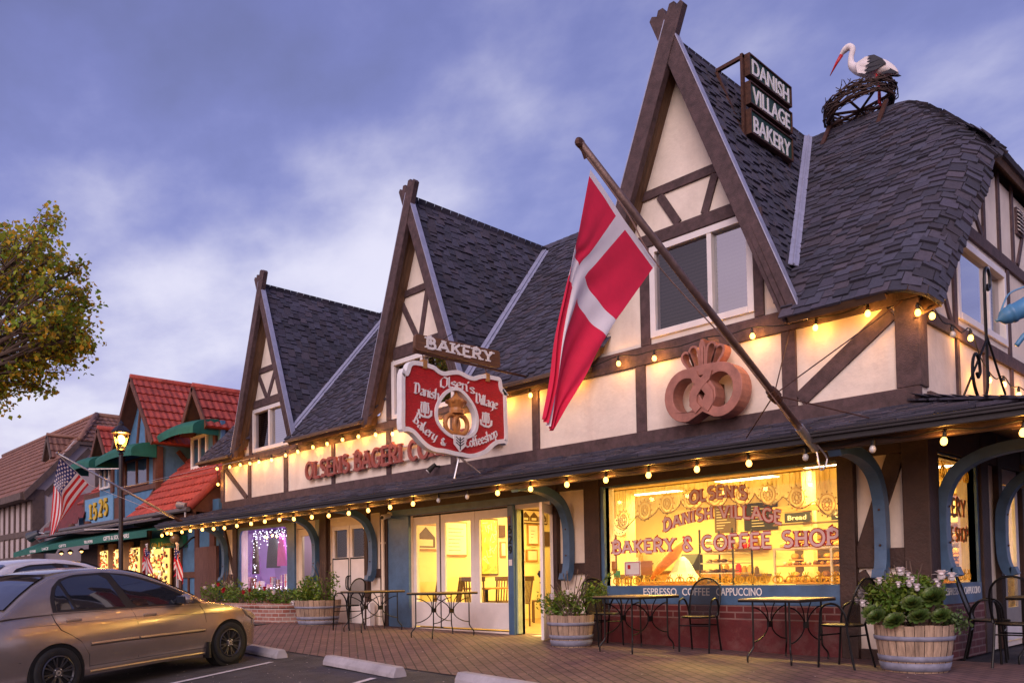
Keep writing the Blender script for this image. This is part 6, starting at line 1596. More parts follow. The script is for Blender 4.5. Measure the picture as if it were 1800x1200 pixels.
for p, r in (((-.30, -1.02, zt+.30), .06), ((-.35, -.98, zt+.22), .065), ((-.27, -1.05, zt+.20), .055), ((-.12, -.98, zt+.43), .05), ((.06, -.90, zt+.52), .07), ((.13, -.88, zt+.48), .045), ((.20, -1.05, zt+.40), .05), ((.26, -1.02, zt+.36), .055), ((.22, -1.02, zt+.44), .04), ((.10, -1.06, zt+.39), .045), ((.42, -.80, zt+.48), .075), ((.50, -.76, zt+.46), .065), ((.38, -.82, zt+.41), .05), ((.40, -.84, zt+.37), .045)): rose(t, p, r)
mb = MB()
for p in ((.42, -.80, zt+.48), (.06, -.90, zt+.52), (-.30, -1.02, zt+.30)):
    mb.tube([V((.12, -.85, zt)), V(p).lerp(V((.12, -.85, zt+.3)), .5), V(p)], .006, 4)
    for i in range(9): leaf(mb, V(p)-V((RN.uniform(-.06, .06), RN.uniform(-.06, .06), RN.uniform(.03, .12))), rnd_dir(), rnd_dir(.8), .05, .03)
mb.build('flower_stems', leafm, t)
for i, (px_, py_, pz_, r) in enumerate(((-.08, -1.16, .06, .13), (.12, -1.22, .03, .135), (.32, -1.14, .08, .13), (.40, -.98, .25, .17), (.24, -1.10, .20, .13), (-.18, -1.02, .10, .13), (.48, -1.02, .08, .12))):
    lb = ('green succulent rosette at the front left of the corner barrel', 'green succulent rosette drooping over the barrel front', 'green succulent rosette at the front right of the corner barrel', 'largest succulent rosette standing tall in the corner barrel', 'small succulent rosette in the middle of the corner barrel', 'succulent rosette under the left white roses', 'succulent rosette at the right rim of the corner barrel')[i]
    tx = thing('succulent', lb, 'plant', (px_, py_, zt+pz_-.05), 'succulent rosettes in the corner barrel')
    mb = MB(); ax = V((RN.uniform(-.3, .3), -.75, .8)).normalized(); e1 = ax.orthogonal().normalized(); e2 = ax.cross(e1)
    for ring in range(5):
        n = 10-ring
        for j in range(n):
            a = 2*pi*j/n+ring*.5; d = (e1*cos(a)+e2*sin(a))*(1-.16*ring)+ax*(.15+.28*ring); rleaf(mb, V((px_, py_, zt+pz_)), d, ax-d*.3, r*.92*(1-.13*ring), r*.58*(1-.1*ring), .6)
    mb.build('rosette', succ, tx); MB().tube([(px_, py_, zt+pz_), (px_*.7+.05, py_*.75-.2, zt-.08)], .02, 6).build('stem', bark, tx)
zt = barrel(-4.36, -.98, .33, .44, 'weathered oak half barrel beside the open entrance door')
t = thing('rose_bush', 'loose rose bush with a pale pink bloom in the barrel by the open door', 'plant', (-4.36, -.98, zt))
bush(t, (-4.55, -1.02, zt+.15), (.36, .26, .24), 850, .06); bush(t, (-4.1, -.85, zt+.28), (.26, .2, .22), 330, .055); stems(t, (-4.35, -.95, zt+.22), (.42, .3, .42), 18, zt-.06)
for p, r, m_ in (((-4.50, -1.20, zt+.24), .06, petal), ((-4.30, -1.1, zt+.30), .05, petal), ((-3.78, -.72, zt+.58), .04, M('yellow_petal', (.6, .30, .06), .6))): rose(t, p, r, m_)
mb = MB(); mb.tube(smooth([(-4.2, -.9, zt), (-4.0, -.8, zt+.4), (-3.78, -.72, zt+.57)], 4), .007, 5)
for i in range(24): k_ = RN.random(); p = V((-4.2, -.9, zt)).lerp(V((-3.78, -.72, zt+.57)), k_); leaf(mb, p+V((RN.gauss(0, .05), RN.gauss(0, .05), .05)), rnd_dir(), rnd_dir(.8), .06, .035)
mb.build('flower_stems', leafm, t)
zt = barrel(-11.38, -.72, .46, .50, 'wide oak half barrel in front of the gift shop door')
t = thing('geranium_bush', 'dense geranium bush in the wide barrel by the gift shop door', 'plant', (-11.38, -.72, zt))
bush(t, (-11.45, -.75, zt+.18), (.55, .36, .32), 1300, .075); stems(t, (-11.2, -.7, zt+.3), (.5, .3, .5), 14, zt-.05); rose(t, (-11.62, -1.14, zt-.06), .07)
bush(t, (-10.95, -.65, zt+.42), (.16, .14, .2), 90, .06)
# brick planting bed below the gift window
t = thing('brick_planter', 'curved low brick planting bed below the gift window', 'planter', (-14.6, -.6, .1))
mb = MB(); outp = smooth([(-16.9, -.02, 0), (-16.85, -.55, 0), (-16.2, -.92, 0), (-14.6, -1.05, 0), (-13.1, -.98, 0), (-12.55, -.72, 0), (-12.4, -.02, 0)], 6)
inn_ = inset([(p.x, p.y) for p in outp][::1], .0)
for i in range(len(outp)-1):
    a, b = outp[i], outp[i+1]; dd = (b-a).normalized(); nn = V((-dd.y, dd.x, 0)); dd2 = (outp[min(i+2, len(outp)-1)]-b); dd2 = dd2.normalized() if dd2.length > 1e-6 else dd; n2 = V((-dd2.y, dd2.x, 0))
    a2, b2 = a+nn*.11, b+n2*.11
    for z0, z1, o_ in ((.08, .44, 0), (.445, .53, .012)):
        P = [a-nn*o_, b-n2*o_, b2, a2]
        mb.add([(p.x, p.y, z) for z in (z0, z1) for p in P], [(0, 1, 5, 4), (4, 5, 6, 7), (2, 3, 7, 6), (3, 2, 1, 0), (1, 2, 6, 5), (3, 0, 4, 7)])
mb.build('brick_wall', oldbrick, t)
mb = MB(); mb.prism([(p.x, p.y, .42) for p in outp], (0, 0, .03)); mb.build('soil', soil, t)
beds = [(-16.4, .62, 'tall bushy rose shrub in the brick bed in front of the wooden gate'), (-15.6, .55, 'rose shrub with pink blooms in the brick bed'), (-14.9, .42, 'low rose shrub without blooms below the olive dress in the gift window'), (-14.2, .38, 'low rose shrub with three red blooms below the gift window'), (-13.5, .40, 'low rose shrub with one red bloom below the pink dress'), (-12.9, .34, 'small rose shrub with a white bloom at the barrel end of the brick bed')]
for i, (x, h, lb) in enumerate(beds):
    t = thing('rose_shrub', lb, 'shrub', (x, -.55, .45), 'rose shrubs in the brick bed'); bush(t, (x, -.55, .45+h*.5), (.46, .36, h*.62), 480, .075, leafm); stems(t, (x, -.55, .45+h*.4), (.4, .3, h*.7), 8, .42)
    for j in range((2, 3, 0, 3, 1, 1)[i]): rose(t, (x+RN.uniform(-.35, .35), -.55-RN.uniform(.15, .35), .45+h*RN.uniform(.5, 1.0)), .065, (petal, redpetal, redpetal, redpetal, redpetal, petal)[i])
t = thing('dry_climber', 'dry leafless climber on the brown post beside the gift window', 'plant', (-16.3, -.2, .4)); mb = MB()
for i in range(22): x = -16.35+RN.uniform(-.15, .25); mb.tube(smooth([(x, -.2, .42), (x+RN.uniform(-.1, .1), -.22-RN.uniform(0, .1), .8), (x+RN.uniform(-.2, .2), -.2-RN.uniform(0, .12), 1.05+RN.uniform(0, .25))], 3), .008, 4)
mb.build('dry_stems', bark, t); mb = MB(); [leaf(mb, V((RN.uniform(-16.5, -16.1), -.24, RN.uniform(.6, 1.2))), rnd_dir(), rnd_dir(.5), .06, .03) for _ in range(40)]; mb.build('withered_leaves', M('withered_leaf', (.16, .10, .05), .8, .2, island=.4), t)
tag(MB().lathe([(.36, 0), (.36, .010), (.001, .012)], (-12.75, -1.42, zg(-12.75, -1.42)+.005), 24).build('drain_cover', M('cast_iron', (.03, .028, .03), .6, .2, 20., .4, 60.)), 'round dark iron cover set in the brick pavement', 'drain cover')
tag(MB().tube(smooth([(-9.98, -.12, 2.2), (-9.98, -.12, .6), (-9.98, -.15, .12)], 3), .035, 8).box(-10.03, -9.93, -.14, -.09, .5, .53).box(-10.03, -9.93, -.14, -.09, 1.7, 1.73).build('rain_pipe', cream), 'cream rain pipe beside the blue pier', 'pipe')
tag(MB().box(-10.42, -10.30, -.22, -.10, .09, .56).box(-10.37, -10.35, -.24, -.08, .1, .57).build('white_heater', white, bevel=.02), 'small white box standing by the brown post behind the cafe chair', 'box')

# concrete wheel stops
def wheel_stop(cx, cy, lb, first=None):
    z = zg(cx, cy)
    if first: return dup(first, (cx, cy, z), None, lb)
    mb = MB(); L_ = .92
    sec = [(-.10, 0), (.10, 0), (.095, .05), (.055, .125), (-.055, .125), (-.095, .05)]
    def ring(u, k_): return [(u*L_+(0 if k_ == 1 else 0), a*k_, b*(1 if k_ == 1 else .97)) for a, b in sec]
    xs_ = [-1, -.96, -.5, 0, .5, .96, 1]; vs = []
    for u in xs_: vs += ring(u, 1 if abs(u) < 1 else .9)
    n = len(sec); mb.add(vs, [(i*n+j, i*n+(j+1) % n, (i+1)*n+(j+1) % n, (i+1)*n+j) for i in range(len(xs_)-1) for j in range(n)]+[tuple(range(n-1, -1, -1)), tuple((len(xs_)-1)*n+j for j in range(n))])
    o = mb.build('wheel_stop', concrete, bevel=.008); o.location = (cx, cy, z); o.rotation_euler = (0, radians(.9), radians(-5.5)); tag(o, lb, 'wheel stop', 'concrete wheel stops', False); return o
w1 = wheel_stop(-5.50, -3.66, 'pale concrete wheel stop in the empty parking bay')
for x, y, lb in ((-8.70, -3.42, 'concrete wheel stop against the front wheel of the gold car'), (-2.62, -3.80, 'concrete wheel stop nearest the planted barrels, mostly cut off by the frame')):
    dup(w1, (x, y, zg(x, y)), None, lb)
mb = MB()
for i in range(420):
    x, y = RN.uniform(-9, 1), RN.uniform(-5.5, -1.2); s_ = RN.uniform(.006, .02); a = RN.uniform(0, pi); z = zg(x, y)+.007
    mb.add([(x+s_*cos(a), y+s_*sin(a), z), (x-s_*sin(a)*.6, y+s_*cos(a)*.6, z+.003), (x-s_*cos(a), y-s_*sin(a), z), (x+s_*sin(a)*.6, y-s_*cos(a)*.6, z+.002)], [(0, 1, 2, 3)])
o = tag(mb.build('petal_litter', M('litter_pale', (.5, .42, .38), .8, .3, island=.5)), 'tiny pale petals and crumbs scattered over the pavement and asphalt', 'litter'); o['kind'] = 'stuff'

# ================================================================== CARS
def build_car(name, label, paint, trimc, loc, rot, sc=(1, 1, 1), tilt=0.0):
    t = thing(name, label, 'car', (0, 0, 0), 'cars parked at the kerb', world=False)
    HW = [(-.98, .60), (-.92, .70), (-.8, .765), (-.5, .82), (.0, .842), (.6, .848), (1.5, .85), (2.2, .846), (2.6, .845), (2.85, .835), (3.02, .81), (3.15, .765), (3.26, .69), (3.34, .56), (3.40, .36)]
    ZT = [(-.98, .62), (-.95, .80), (-.85, .93), (-.6, .985), (.0, .99), (1.0, .955), (2.1, .905), (2.35, .885), (2.65, .82), (2.95, .745), (3.12, .67), (3.24, .60), (3.34, .53), (3.40, .46)]
    ZB = [(-.98, .46), (-.9, .34), (-.7, .27), (-.35, .215), (.4, .205), (2.2, .185), (2.95, .18), (3.25, .20), (3.36, .27), (3.40, .34)]
    PR = [(.15, .925), (.22, .945), (.32, .968), (.45, .988), (.58, 1.0), (.70, .995), (.78, .990), (.81, .974), (.88, .955), (.99, .905)]
    def w_(u, z): return interp(HW, u)*interp(PR, z)
    us = [-.98, -.96, -.92, -.85, -.75, -.6, -.45, -.3, -.1, .1, .3, .5, .75, 1.0, 1.25, 1.5, 1.75, 2.0, 2.2, 2.35, 2.5, 2.62, 2.75, 2.9, 3.0, 3.1, 3.18, 3.25, 3.3, 3.34, 3.37, 3.39, 3.40]
    fr_ = [0, .08, .2, .34, .5, .66, .78, .84, .93, 1.0]
    rings = []
    for u in us:
        zb_, zt_ = interp(ZB, u), interp(ZT, u); half = [(w_(u, zb_)*.80, zb_)]
        for f in fr_: z = lerp(zb_, zt_, f); half.append((w_(u, z), z))
        wt = half[-1][0]; half += [(wt-.035, zt_+.014), (wt*.75, zt_+.024), (wt*.38, zt_+.034), (0, zt_+.038)]
        rings.append([(u, -a, b) for a, b in half]+[(u, a, b) for a, b in half[-2::-1]])
    n = len(rings[0]); mb = MB(); mb.add([p for r in rings for p in r], [(i*n+j, (i+1)*n+j, (i+1)*n+(j+1) % n, i*n+(j+1) % n) for i in range(len(rings)-1) for j in range(n)]+[tuple(range(n)), tuple((len(rings)-1)*n+j for j in range(n-1, -1, -1))])
    ob = mb.build('body', paint, None, smooth=True)
    cut = MB()
    for u in (0, 2.62):
        for sy in (-1, 1): cut.lathe([(.345, -.16), (.345, .16)], (u, sy*.80, .29), 40, 'y')
    oc = cut.build('cutter', paint, None); md = ob.modifiers.new('b', 'BOOLEAN'); md.operation = 'DIFFERENCE'; md.object = oc; md.solver = 'EXACT'
    dg = bpy.context.evaluated_depsgraph_get(); me = bpy.data.meshes.new_from_object(ob.evaluated_get(dg)); ob.modifiers.clear(); ob.data = me; bpy.data.objects.remove(oc)
    me.polygons.foreach_set('use_smooth', [True]*len(me.polygons)); ob.parent = t
    es = ob.modifiers.new('es', 'EDGE_SPLIT'); es.split_angle = radians(38)
    # cabin
    RL = [(-.62, .985), (-.50, 1.06), (-.30, 1.19), (-.10, 1.305), (.10, 1.395), (.25, 1.425), (.5, 1.45), (.8, 1.455), (1.05, 1.435), (1.3, 1.385), (1.55, 1.29), (1.8, 1.165), (2.05, 1.035), (2.30, .895)]
    def cw(z): return .800-.47*(max(z, .9)-.95)
    rings = []
    for u, zr in RL:
        zt_ = interp(ZT, u)-.02; ze = max(zr-.035, zt_+.002); half = []
        for k_ in range(6): z = lerp(zt_, ze, k_/5); half.append((cw(z)-.004+.02*sin(pi*k_/5)*(ze-zt_), z))
        we = half[-1][0]; half += [(we-.03, zr-.012), (we*.72, zr+.010), (we*.38, zr+.020), (0, zr+.024)]
        rings.append([(u, -a, b) for a, b in half]+[(u, a, b) for a, b in half[-2::-1]])
    n = len(rings[0]); mb = MB(); mb.add([p for r in rings for p in r], [(i*n+j, (i+1)*n+j, (i+1)*n+j+1, i*n+j+1) for i in range(len(rings)-1) for j in range(n-1)])
    mb.build('cabin_roof', paint, t, smooth=True)
    def sidepoly(pts, off, sy):
        r = []
        for u, z in pts:
            zt_ = interp(ZT, u)-.02; ze = max(interp(RL, u)-.035, zt_+.002); k_ = min(1, max(0, (z-zt_)/(ze-zt_))); r.append((u, sy*(cw(z)-.004+.02*sin(pi*k_)*(ze-zt_)+off), z))
        return r
    tint = M('car_glass_'+name, (.015, .017, .022), .03, .02, spec=1.0, coat=.6)
    rub = M('window_rubber', (.012, .011, .012), .5, .05)
    wo = [(0.00, .985), (.015, 1.14), (.09, 1.27), (.20, 1.355), (.40, 1.398), (.80, 1.405), (1.13, 1.365), (1.37, 1.295), (1.68, 1.18), (1.96, 1.03), (2.14, .905), (1.05, .945)]
    w1_ = [(.05, 1.005), (.06, 1.13), (.12, 1.245), (.175, 1.30), (.27, 1.0)]
    w2_ = [(.31, 1.0), (.215, 1.325), (.30, 1.358), (.45, 1.375), (.80, 1.378), (.95, .968)]
    w3_ = [(1.09, .962), (.895, 1.378), (1.12, 1.338), (1.35, 1.268), (1.64, 1.155), (1.88, 1.025), (2.02, .925)]
    def dense(p, m=5):
        q = []
        for a, b in zip(p, p[1:]+p[:1]):
            for k_ in range(m): q.append((lerp(a[0], b[0], k_/m), lerp(a[1], b[1], k_/m)))
        return q
    def strip(poly, off, nm, mat, sy):
        """fill a side outline in vertical columns so it follows the curve"""
        us_ = sorted({round(p[0], 4) for p in dense(poly)}); cols_ = []
        dp = dense(poly, 8)
        for u in us_[::2]+[us_[-1]]:
            zs = []
            for a, b in zip(dp, dp[1:]+dp[:1]):
                if (a[0]-u)*(b[0]-u) <= 0 and abs(a[0]-b[0]) > 1e-7: zs.append(a[1]+(b[1]-a[1])*(u-a[0])/(b[0]-a[0]))
                elif abs(a[0]-b[0]) <= 1e-7 and abs(a[0]-u) < 1e-5: zs += [a[1], b[1]]
            if zs: cols_.append((u, min(zs), max(zs)))
        mb = MB(); m_ = 5; vs = []
        for u, z0, z1 in cols_: vs += sidepoly([(u, lerp(z0, z1, k_/m_)) for k_ in range(m_+1)], off, sy)
        fs = [(i*(m_+1)+j, (i+1)*(m_+1)+j, (i+1)*(m_+1)+j+1, i*(m_+1)+j+1) for i in range(len(cols_)-1) for j in range(m_)]
        if sy > 0: fs = [f[::-1] for f in fs]
        mb.add(vs, fs); return mb.build(nm, mat, t, smooth=True)
    for sy in (-1, 1):
        strip(wo, .006, 'window_frame', rub, sy)
        for wv in (w1_, w2_, w3_): strip(wv, .010, 'side_window', tint, sy)
    def topglass(u0, u1, k0, nm):
        mb = MB()
        def g(a, b):
            u = lerp(u0, u1, b); zr = interp(RL, u); we = cw(zr-.03)-.075; y = (a*2-1)*we; return (u, y, zr+.014+.014*(1-(a*2-1)**2)+.004)
        mb.grid(g, 14, 12, True); return mb.build(nm, tint, t, smooth=True)
    topglass(-.52, .10, 0, 'rear_window'); topglass(1.28, 2.18, 0, 'windscreen')
    # seams, trim, handles
    def groove(pts, nm, mat, r, off):
        for sy in (-1, 1): MB().tube([(u, sy*(w_(u, z)+off), z) for u, z in pts], r, 5).build(nm, mat, t)
    gap_shade = M('gap_and_shade', (.01, .009, .009), .7)  # near black, for real panel gaps and for drawn-in shade
    groove([(-.01, .975), (.01, .88), (.06, .78), (.17, .715), (.30, .62), (.40, .45), (.41, .30)], 'door_gap', gap_shade, .0045, -.0015)
    groove([(1.03, .95), (1.07, .85), (1.09, .75), (1.09, .32)], 'door_gap', gap_shade, .0045, -.0015)
    groove([(2.11, .895), (2.17, .78), (2.19, .66), (2.19, .33)], 'door_gap', gap_shade, .0045, -.0015)
    groove([(.41, .31), (1.2, .30), (2.19, .285)], 'door_gap', gap_shade, .0045, -.0015)
    groove([(.42, .575), (.75, .572), (1.075, .565)], 'side_moulding', trimc, .017, .004); groove([(1.105, .563), (1.6, .55), (2.16, .535)], 'side_moulding', trimc, .017, .004)
    groove([(.42, .245), (1.3, .235), (2.18, .215)], 'sill_trim', trimc, .014, .0)
    groove([(-.85, .845), (-.4, .852), (.0, .842), (.6, .838), (1.08, .828), (1.7, .79), (2.18, .752), (2.5, .735)], 'shoulder_crease_shade', gap_shade, .0035, -.002)  # dark line along the crease, its shade drawn as colour
    groove([(.42, .553), (1.075, .543), (1.105, .541), (2.16, .513)], 'moulding_shadow', gap_shade, .005, .0); groove([(-.93, .52), (-.7, .50), (-.42, .47)], 'bumper_line', gap_shade, .004, -.001)  # dark line below the moulding stands in for its shadow
    groove([(2.90, .16), (2.98, .3), (3.0, .45)], 'bumper_line', gap_shade, .003, -.002)
    for u, z in ((.14, .865), (1.19, .825)):
        for sy in (-1, 1):
            o = MB().box(u, u+.20, sy*(w_(u, z))-.012, sy*(w_(u, z))+.026, z-.012, z+.022).build('door_handle', trimc, t, bevel=.010); MB().ball((u+.10, sy*(w_(u, z)-.004), z-.012), (.075, .008, .034), 12, 6).build('handle_recess_shade', gap_shade, o)  # dark ball below the handle, shade of the recess drawn in
    for sy in (-1, 1):
        m1 = MB(); m1.ball((1.80, sy*.905, .985), (.085, .10, .072), 12, 8); o = m1.build('mirror', paint, t, smooth=True); MB().box(1.705, 1.73, sy*.905-.075, sy*.905+.075, .935, 1.035).build('mirror_glass', tint, o, bevel=.01); MB().box(1.80, 1.86, sy*.78-.05, sy*.78+.05, .92, .97).build('mirror_stalk', rub, o)
        hp_ = [(2.90, .742), (3.08, .685), (3.22, .615), (3.26, .575), (3.14, .57), (2.99, .64)]
        mb = MB(); q = [(u, sy*(w_(u, z)+.030), z+.006) for u, z in hp_]; mb.prism(q, (0, -sy*.05, 0)); mb.build('headlight', M('headlamp_lens', (.55, .42, .28), .12, .1, spec=1.0, coat=.5), t, bevel=.01)
        mb = MB(); q = [(u, sy*(w_(u, z)*.985+.012), z) for u, z in ((-.93, .88), (-.70, .93), (-.72, .76), (-.93, .72))]; mb.prism(q, (0, -sy*.05, 0)); mb.build('tail_light', M('tail_lamp', (.35, .01, .015), .15, spec=1.0), t)
    MB().box(-.96, -.90, -.55, .55, .62, .64).build('bumper_seam', gap_shade, t)
    tyre = M('tyre_rubber', (.014, .014, .015), .85, .2, 12.0, .3, 60.0); rimm = M('alloy_rim', (.075, .075, .085), .35, .15, 8.0, metal=.7); well = M('wheel_well', (.006, .006, .006), .95)
    for u in (0, 2.62):
        for sy in (-1, 1):
            y = sy*.745
            MB().lathe([(.34, -.12), (.34, .06)], (u, sy*.70, .29), 28, 'y').build('wheel_arch', well, t)
            pr = [(.195, .085), (.225, .098), (.27, .098), (.288, .085), (.295, .055), (.295, -.055), (.288, -.085), (.20, -.095)]
            wh = MB().lathe([(r, z*sy) for r, z in pr], (u, y, .295), 44, 'y', caps=False).build('wheel', tyre, t, smooth=True)
            mb = MB(); mb.lathe([(.200, .092*sy), (.188, .098*sy), (.176, .085*sy), (.172, .02*sy)], (u, y, .295), 44, 'y', caps=False)
            for k_ in range(8):
                a = 2*pi*k_/8+.2
                for da in (-.13, .13):
                    p = V((u+.05*cos(a), y+sy*.072, .295+.05*sin(a))); q = V((u+.18*cos(a+da), y+sy*.086, .295+.18*sin(a+da))); mb.beam(p, q, .017, .022, (0, sy, 0))
            mb.lathe([(.062, .06*sy), (.062, .082*sy), (.05, .088*sy), (.001, .088*sy)], (u, y, .295), 20, 'y', caps=False); mb.build('rim', rimm, wh)
            mb = MB(); mb.lathe([(.165, .0), (.001, .0)], (u, y+sy*.03, .295), 24, 'y', caps=False); mb.build('brake_disc', blackm, wh)
            mb = MB(); mb.lathe([(.033, .089*sy), (.031, .094*sy), (.001, .095*sy)], (u, y, .295), 16, 'y', caps=False)
            for k_ in range(4): a = pi/4+k_*pi/2; mb.ball((u+.048*cos(a), y+sy*.086, .295+.048*sin(a)), .009, 6, 4)
            mb.build('hub_cap', M('hub_silver', (.5, .48, .48), .3, metal=.8), wh)
            mb = MB(); mb.beam((u-.010, y+sy*.0965, .283), (u-.008, y+sy*.0965, .307), .005, .003, (0, sy, 0)); mb.beam((u+.010, y+sy*.0965, .283), (u+.008, y+sy*.0965, .307), .005, .003, (0, sy, 0)); mb.beam((u-.010, y+sy*.0965, .295), (u+.010, y+sy*.0965, .295), .005, .003, (0, sy, 0)); mb.build('hub_emblem', blackm, wh)
    mb = MB()
    for sy in (-1, 1): mb.box(2.20, 2.235, sy*.80-.06, sy*.80+.06, .14, .36)
    mb.build('mud_flap', rub, t)
    MB().box(-.7, 3.05, -.66, .66, .20, .24).build('underbody', well, t)
    t.location = loc; t.rotation_euler = (0, tilt, rot); t.scale = sc
    return t
def paintm(name, col, metal, rough=.28):
    m = M(name, col, rough, .05, 3.0, metal=metal, spec=.5, coat=.7, dirt=((col[0]*.7, col[1]*.66, col[2]*.62), 2.4, .3)); return m
th = 1.9012
nL = V((-sin(th), cos(th), 0)); hL = V((cos(th), sin(th), 0))
cc = V((-7.116, -6.669, 0))+nL*.845
build_car('parked_sedan', 'tarnished gold four door sedan parked nose to the pavement', paintm('champagne_paint', (.40, .325, .28), .68, .22), M('gold_trim', (.34, .26, .21), .3, .05, metal=.5), (cc.x, cc.y, -.30), th, tilt=-radians(3.2))
c2_ = cc+nL*2.62+hL*1.15
build_car('parked_hatchback', 'white car parked beyond the gold sedan, only its roof showing', paintm('white_car_paint', (.68, .66, .70), .05), rubm if False else M('white_trim', (.6, .58, .62), .3), (c2_.x, c2_.y, -.26), th, (1.04, 1.04, 1.10), tilt=-radians(3.2))

# ================================================================== STREET LAMP
LX, LY = -19.2, -1.8
t = thing('street_lamp', 'tall black street lamp with a glowing glass lantern and banner arms', 'street lamp', (LX, LY, zg(LX, LY)))
MB().lathe([(.11, .1), (.11, .5), (.075, .62), (.06, .8), (.05, 4.35), (.07, 4.38), (.03, 4.44)], (LX, LY, 0), 14).build('pole', M('lamp_black', (.018, .014, .020), .45, .1), t)
lh = 4.46
mb = MB(); mb.lathe([(.09, lh-.02), (.10, lh+.02), (.05, lh+.05)], (LX, LY, 0), 8)
for k_ in range(4):
    a = pi/4+k_*pi/2; mb.tube([(LX+.10*cos(a), LY+.10*sin(a), lh+.02), (LX+.22*cos(a), LY+.22*sin(a), lh+.46)], .012, 5)
mb.lathe([(.24, lh+.46), (.25, lh+.50), (.14, lh+.62), (.07, lh+.66), (.07, lh+.72), (.02, lh+.78), (.001, lh+.82)], (LX, LY, 0), 8); LAN = mb.build('lantern_frame', MATS['lamp_black'], t)
MB().lathe([(.09, lh+.03), (.19, lh+.45)], (LX, LY, 0), 4, caps=False).build('lantern_glass', GLASS('lantern_glass', (1.0, .82, .5), .6), LAN)
MB().ball((LX, LY, lh+.30), (.10, .10, .12), 12, 8).build('lamp_bulb', EM('sodium_bulb', (1.0, .60, .16), 9.0, False, True), t)
ld = bpy.data.lights.new('lamp_glow', 'POINT'); ld.energy = 130; ld.color = (1.0, .52, .12); ld.shadow_soft_size = .10; lo = bpy.data.objects.new('lamp_glow', ld); COL.objects.link(lo); lo.parent = t; lo.location = (0, 0, lh+.30-zg(LX, LY))
ld.shadow_soft_size = .16
dA = V((-.70, -.715, 0)).normalized()
for z in (4.0, 2.42):
    MB().tube([V((LX, LY, z)), V((LX, LY, z))+dA*.95], .016, 8).build('banner_arm', steel, t)

# ================================================================== BLUE SHOP WITH RED TILED ROOF
S_ = thing('blue_shop', 'blue half timbered gift shop with steep red tiled roof and green awnings', 'building', (-23.5, 3, .1))
def tiles(mb, S, u0, u1, vmax, e, wl, amp=.03, lip=.045, inside=None, v0=0.0):
    v = v0
    while v < vmax:
        a = u0(v) if callable(u0) else u0; b = u1(v) if callable(u1) else u1
        n = max(2, int((b-a)/(wl/6))); e2 = min(e*1.04, vmax-v+.02); prev = None
        for i in range(n+1):
            u = lerp(a, b, i/n); ph = (u/wl) % 1.0; hgt = amp*(sin(ph*2*pi)*.5+.5)
            p, nn = S(u, v); q, n2 = S(u, v+e2)
            cur = (p+nn*(lip+hgt), q+n2*(hgt*.7+.002), p+nn*(-.01))
            if prev and (inside is None or inside(u, v+e*.5)): mb.add([prev[0], cur[0], cur[1], prev[1], prev[2], cur[2]], [(0, 1, 2, 3), (4, 5, 1, 0)])
            prev = cur
        v += e
def plane_S(o, du, dv):
    du, dv = V(du).normalized(), V(dv).normalized(); n = du.cross(dv).normalized()
    if n.z < 0: n = -n
    return lambda u, v: (V(o)+du*u+dv*v, n)
bt = M('shop_timber', (.115, .042, .026), .7, .2, 5.0, .4, 30.0)
EZ, EY, MS = 2.94, -.5, 1.016
RXR, RXL = -17.95, -30.3
shopglow = EM('gift_shop_glow', (1.0, .60, .16), 1.6)
# lower wall and mansard roof
MB().box(-22.3, -17.6, .1, .4, .1, 3.2).build('lower_wall', bluewall, S_)
MB().box(-30.3, -22.3, .9, 1.1, .1, 2.9).build('lower_wall', M('brown_boards', (.09, .045, .025), .7, .2), S_)
MB().box(-30.3, -18.1, .55, 6.5, 3.0, 3.82).build('inner_wall', bluewall, S_)
Sm = plane_S((0, EY, EZ), (1, 0, 0), (0, 1, MS))
cs2 = 1/hypot(1, MS)
def free_dormer(u, v):
    y = EY+v*cs2; x = u
    if x < -22.38 and y < .45: return False
    if -25.7 < x < -22.38 and y > .36: return False
    if -29.3 < x < -25.9 and y > .40 and False: return False
    if -21.25 < x < -19.95 and y > .92: return False
    if -27.5 < x < -26.4 and y > .40: return False
    if -25.9 < x < -22.4 and y > -.05: return False
    if -29.2 < x < -22.4 and y > .30 and y < 1.1: return False
    return True
mb = MB(); tiles(mb, Sm, RXL, RXR, 5.6, .36, .20, inside=free_dormer); mb.build('main_roof', redtile, S_)
zr_ = lambda y: EZ+MS*(y-EY)
MB().prism([(RXL, EY, EZ-.02), (RXL, 3.45, zr_(3.45)-.02), (RXR-.02, 3.45, zr_(3.45)-.02), (RXR-.02, EY, EZ-.02)], (0, .09, -.09)).build('roof_deck', bt, S_) if False else None
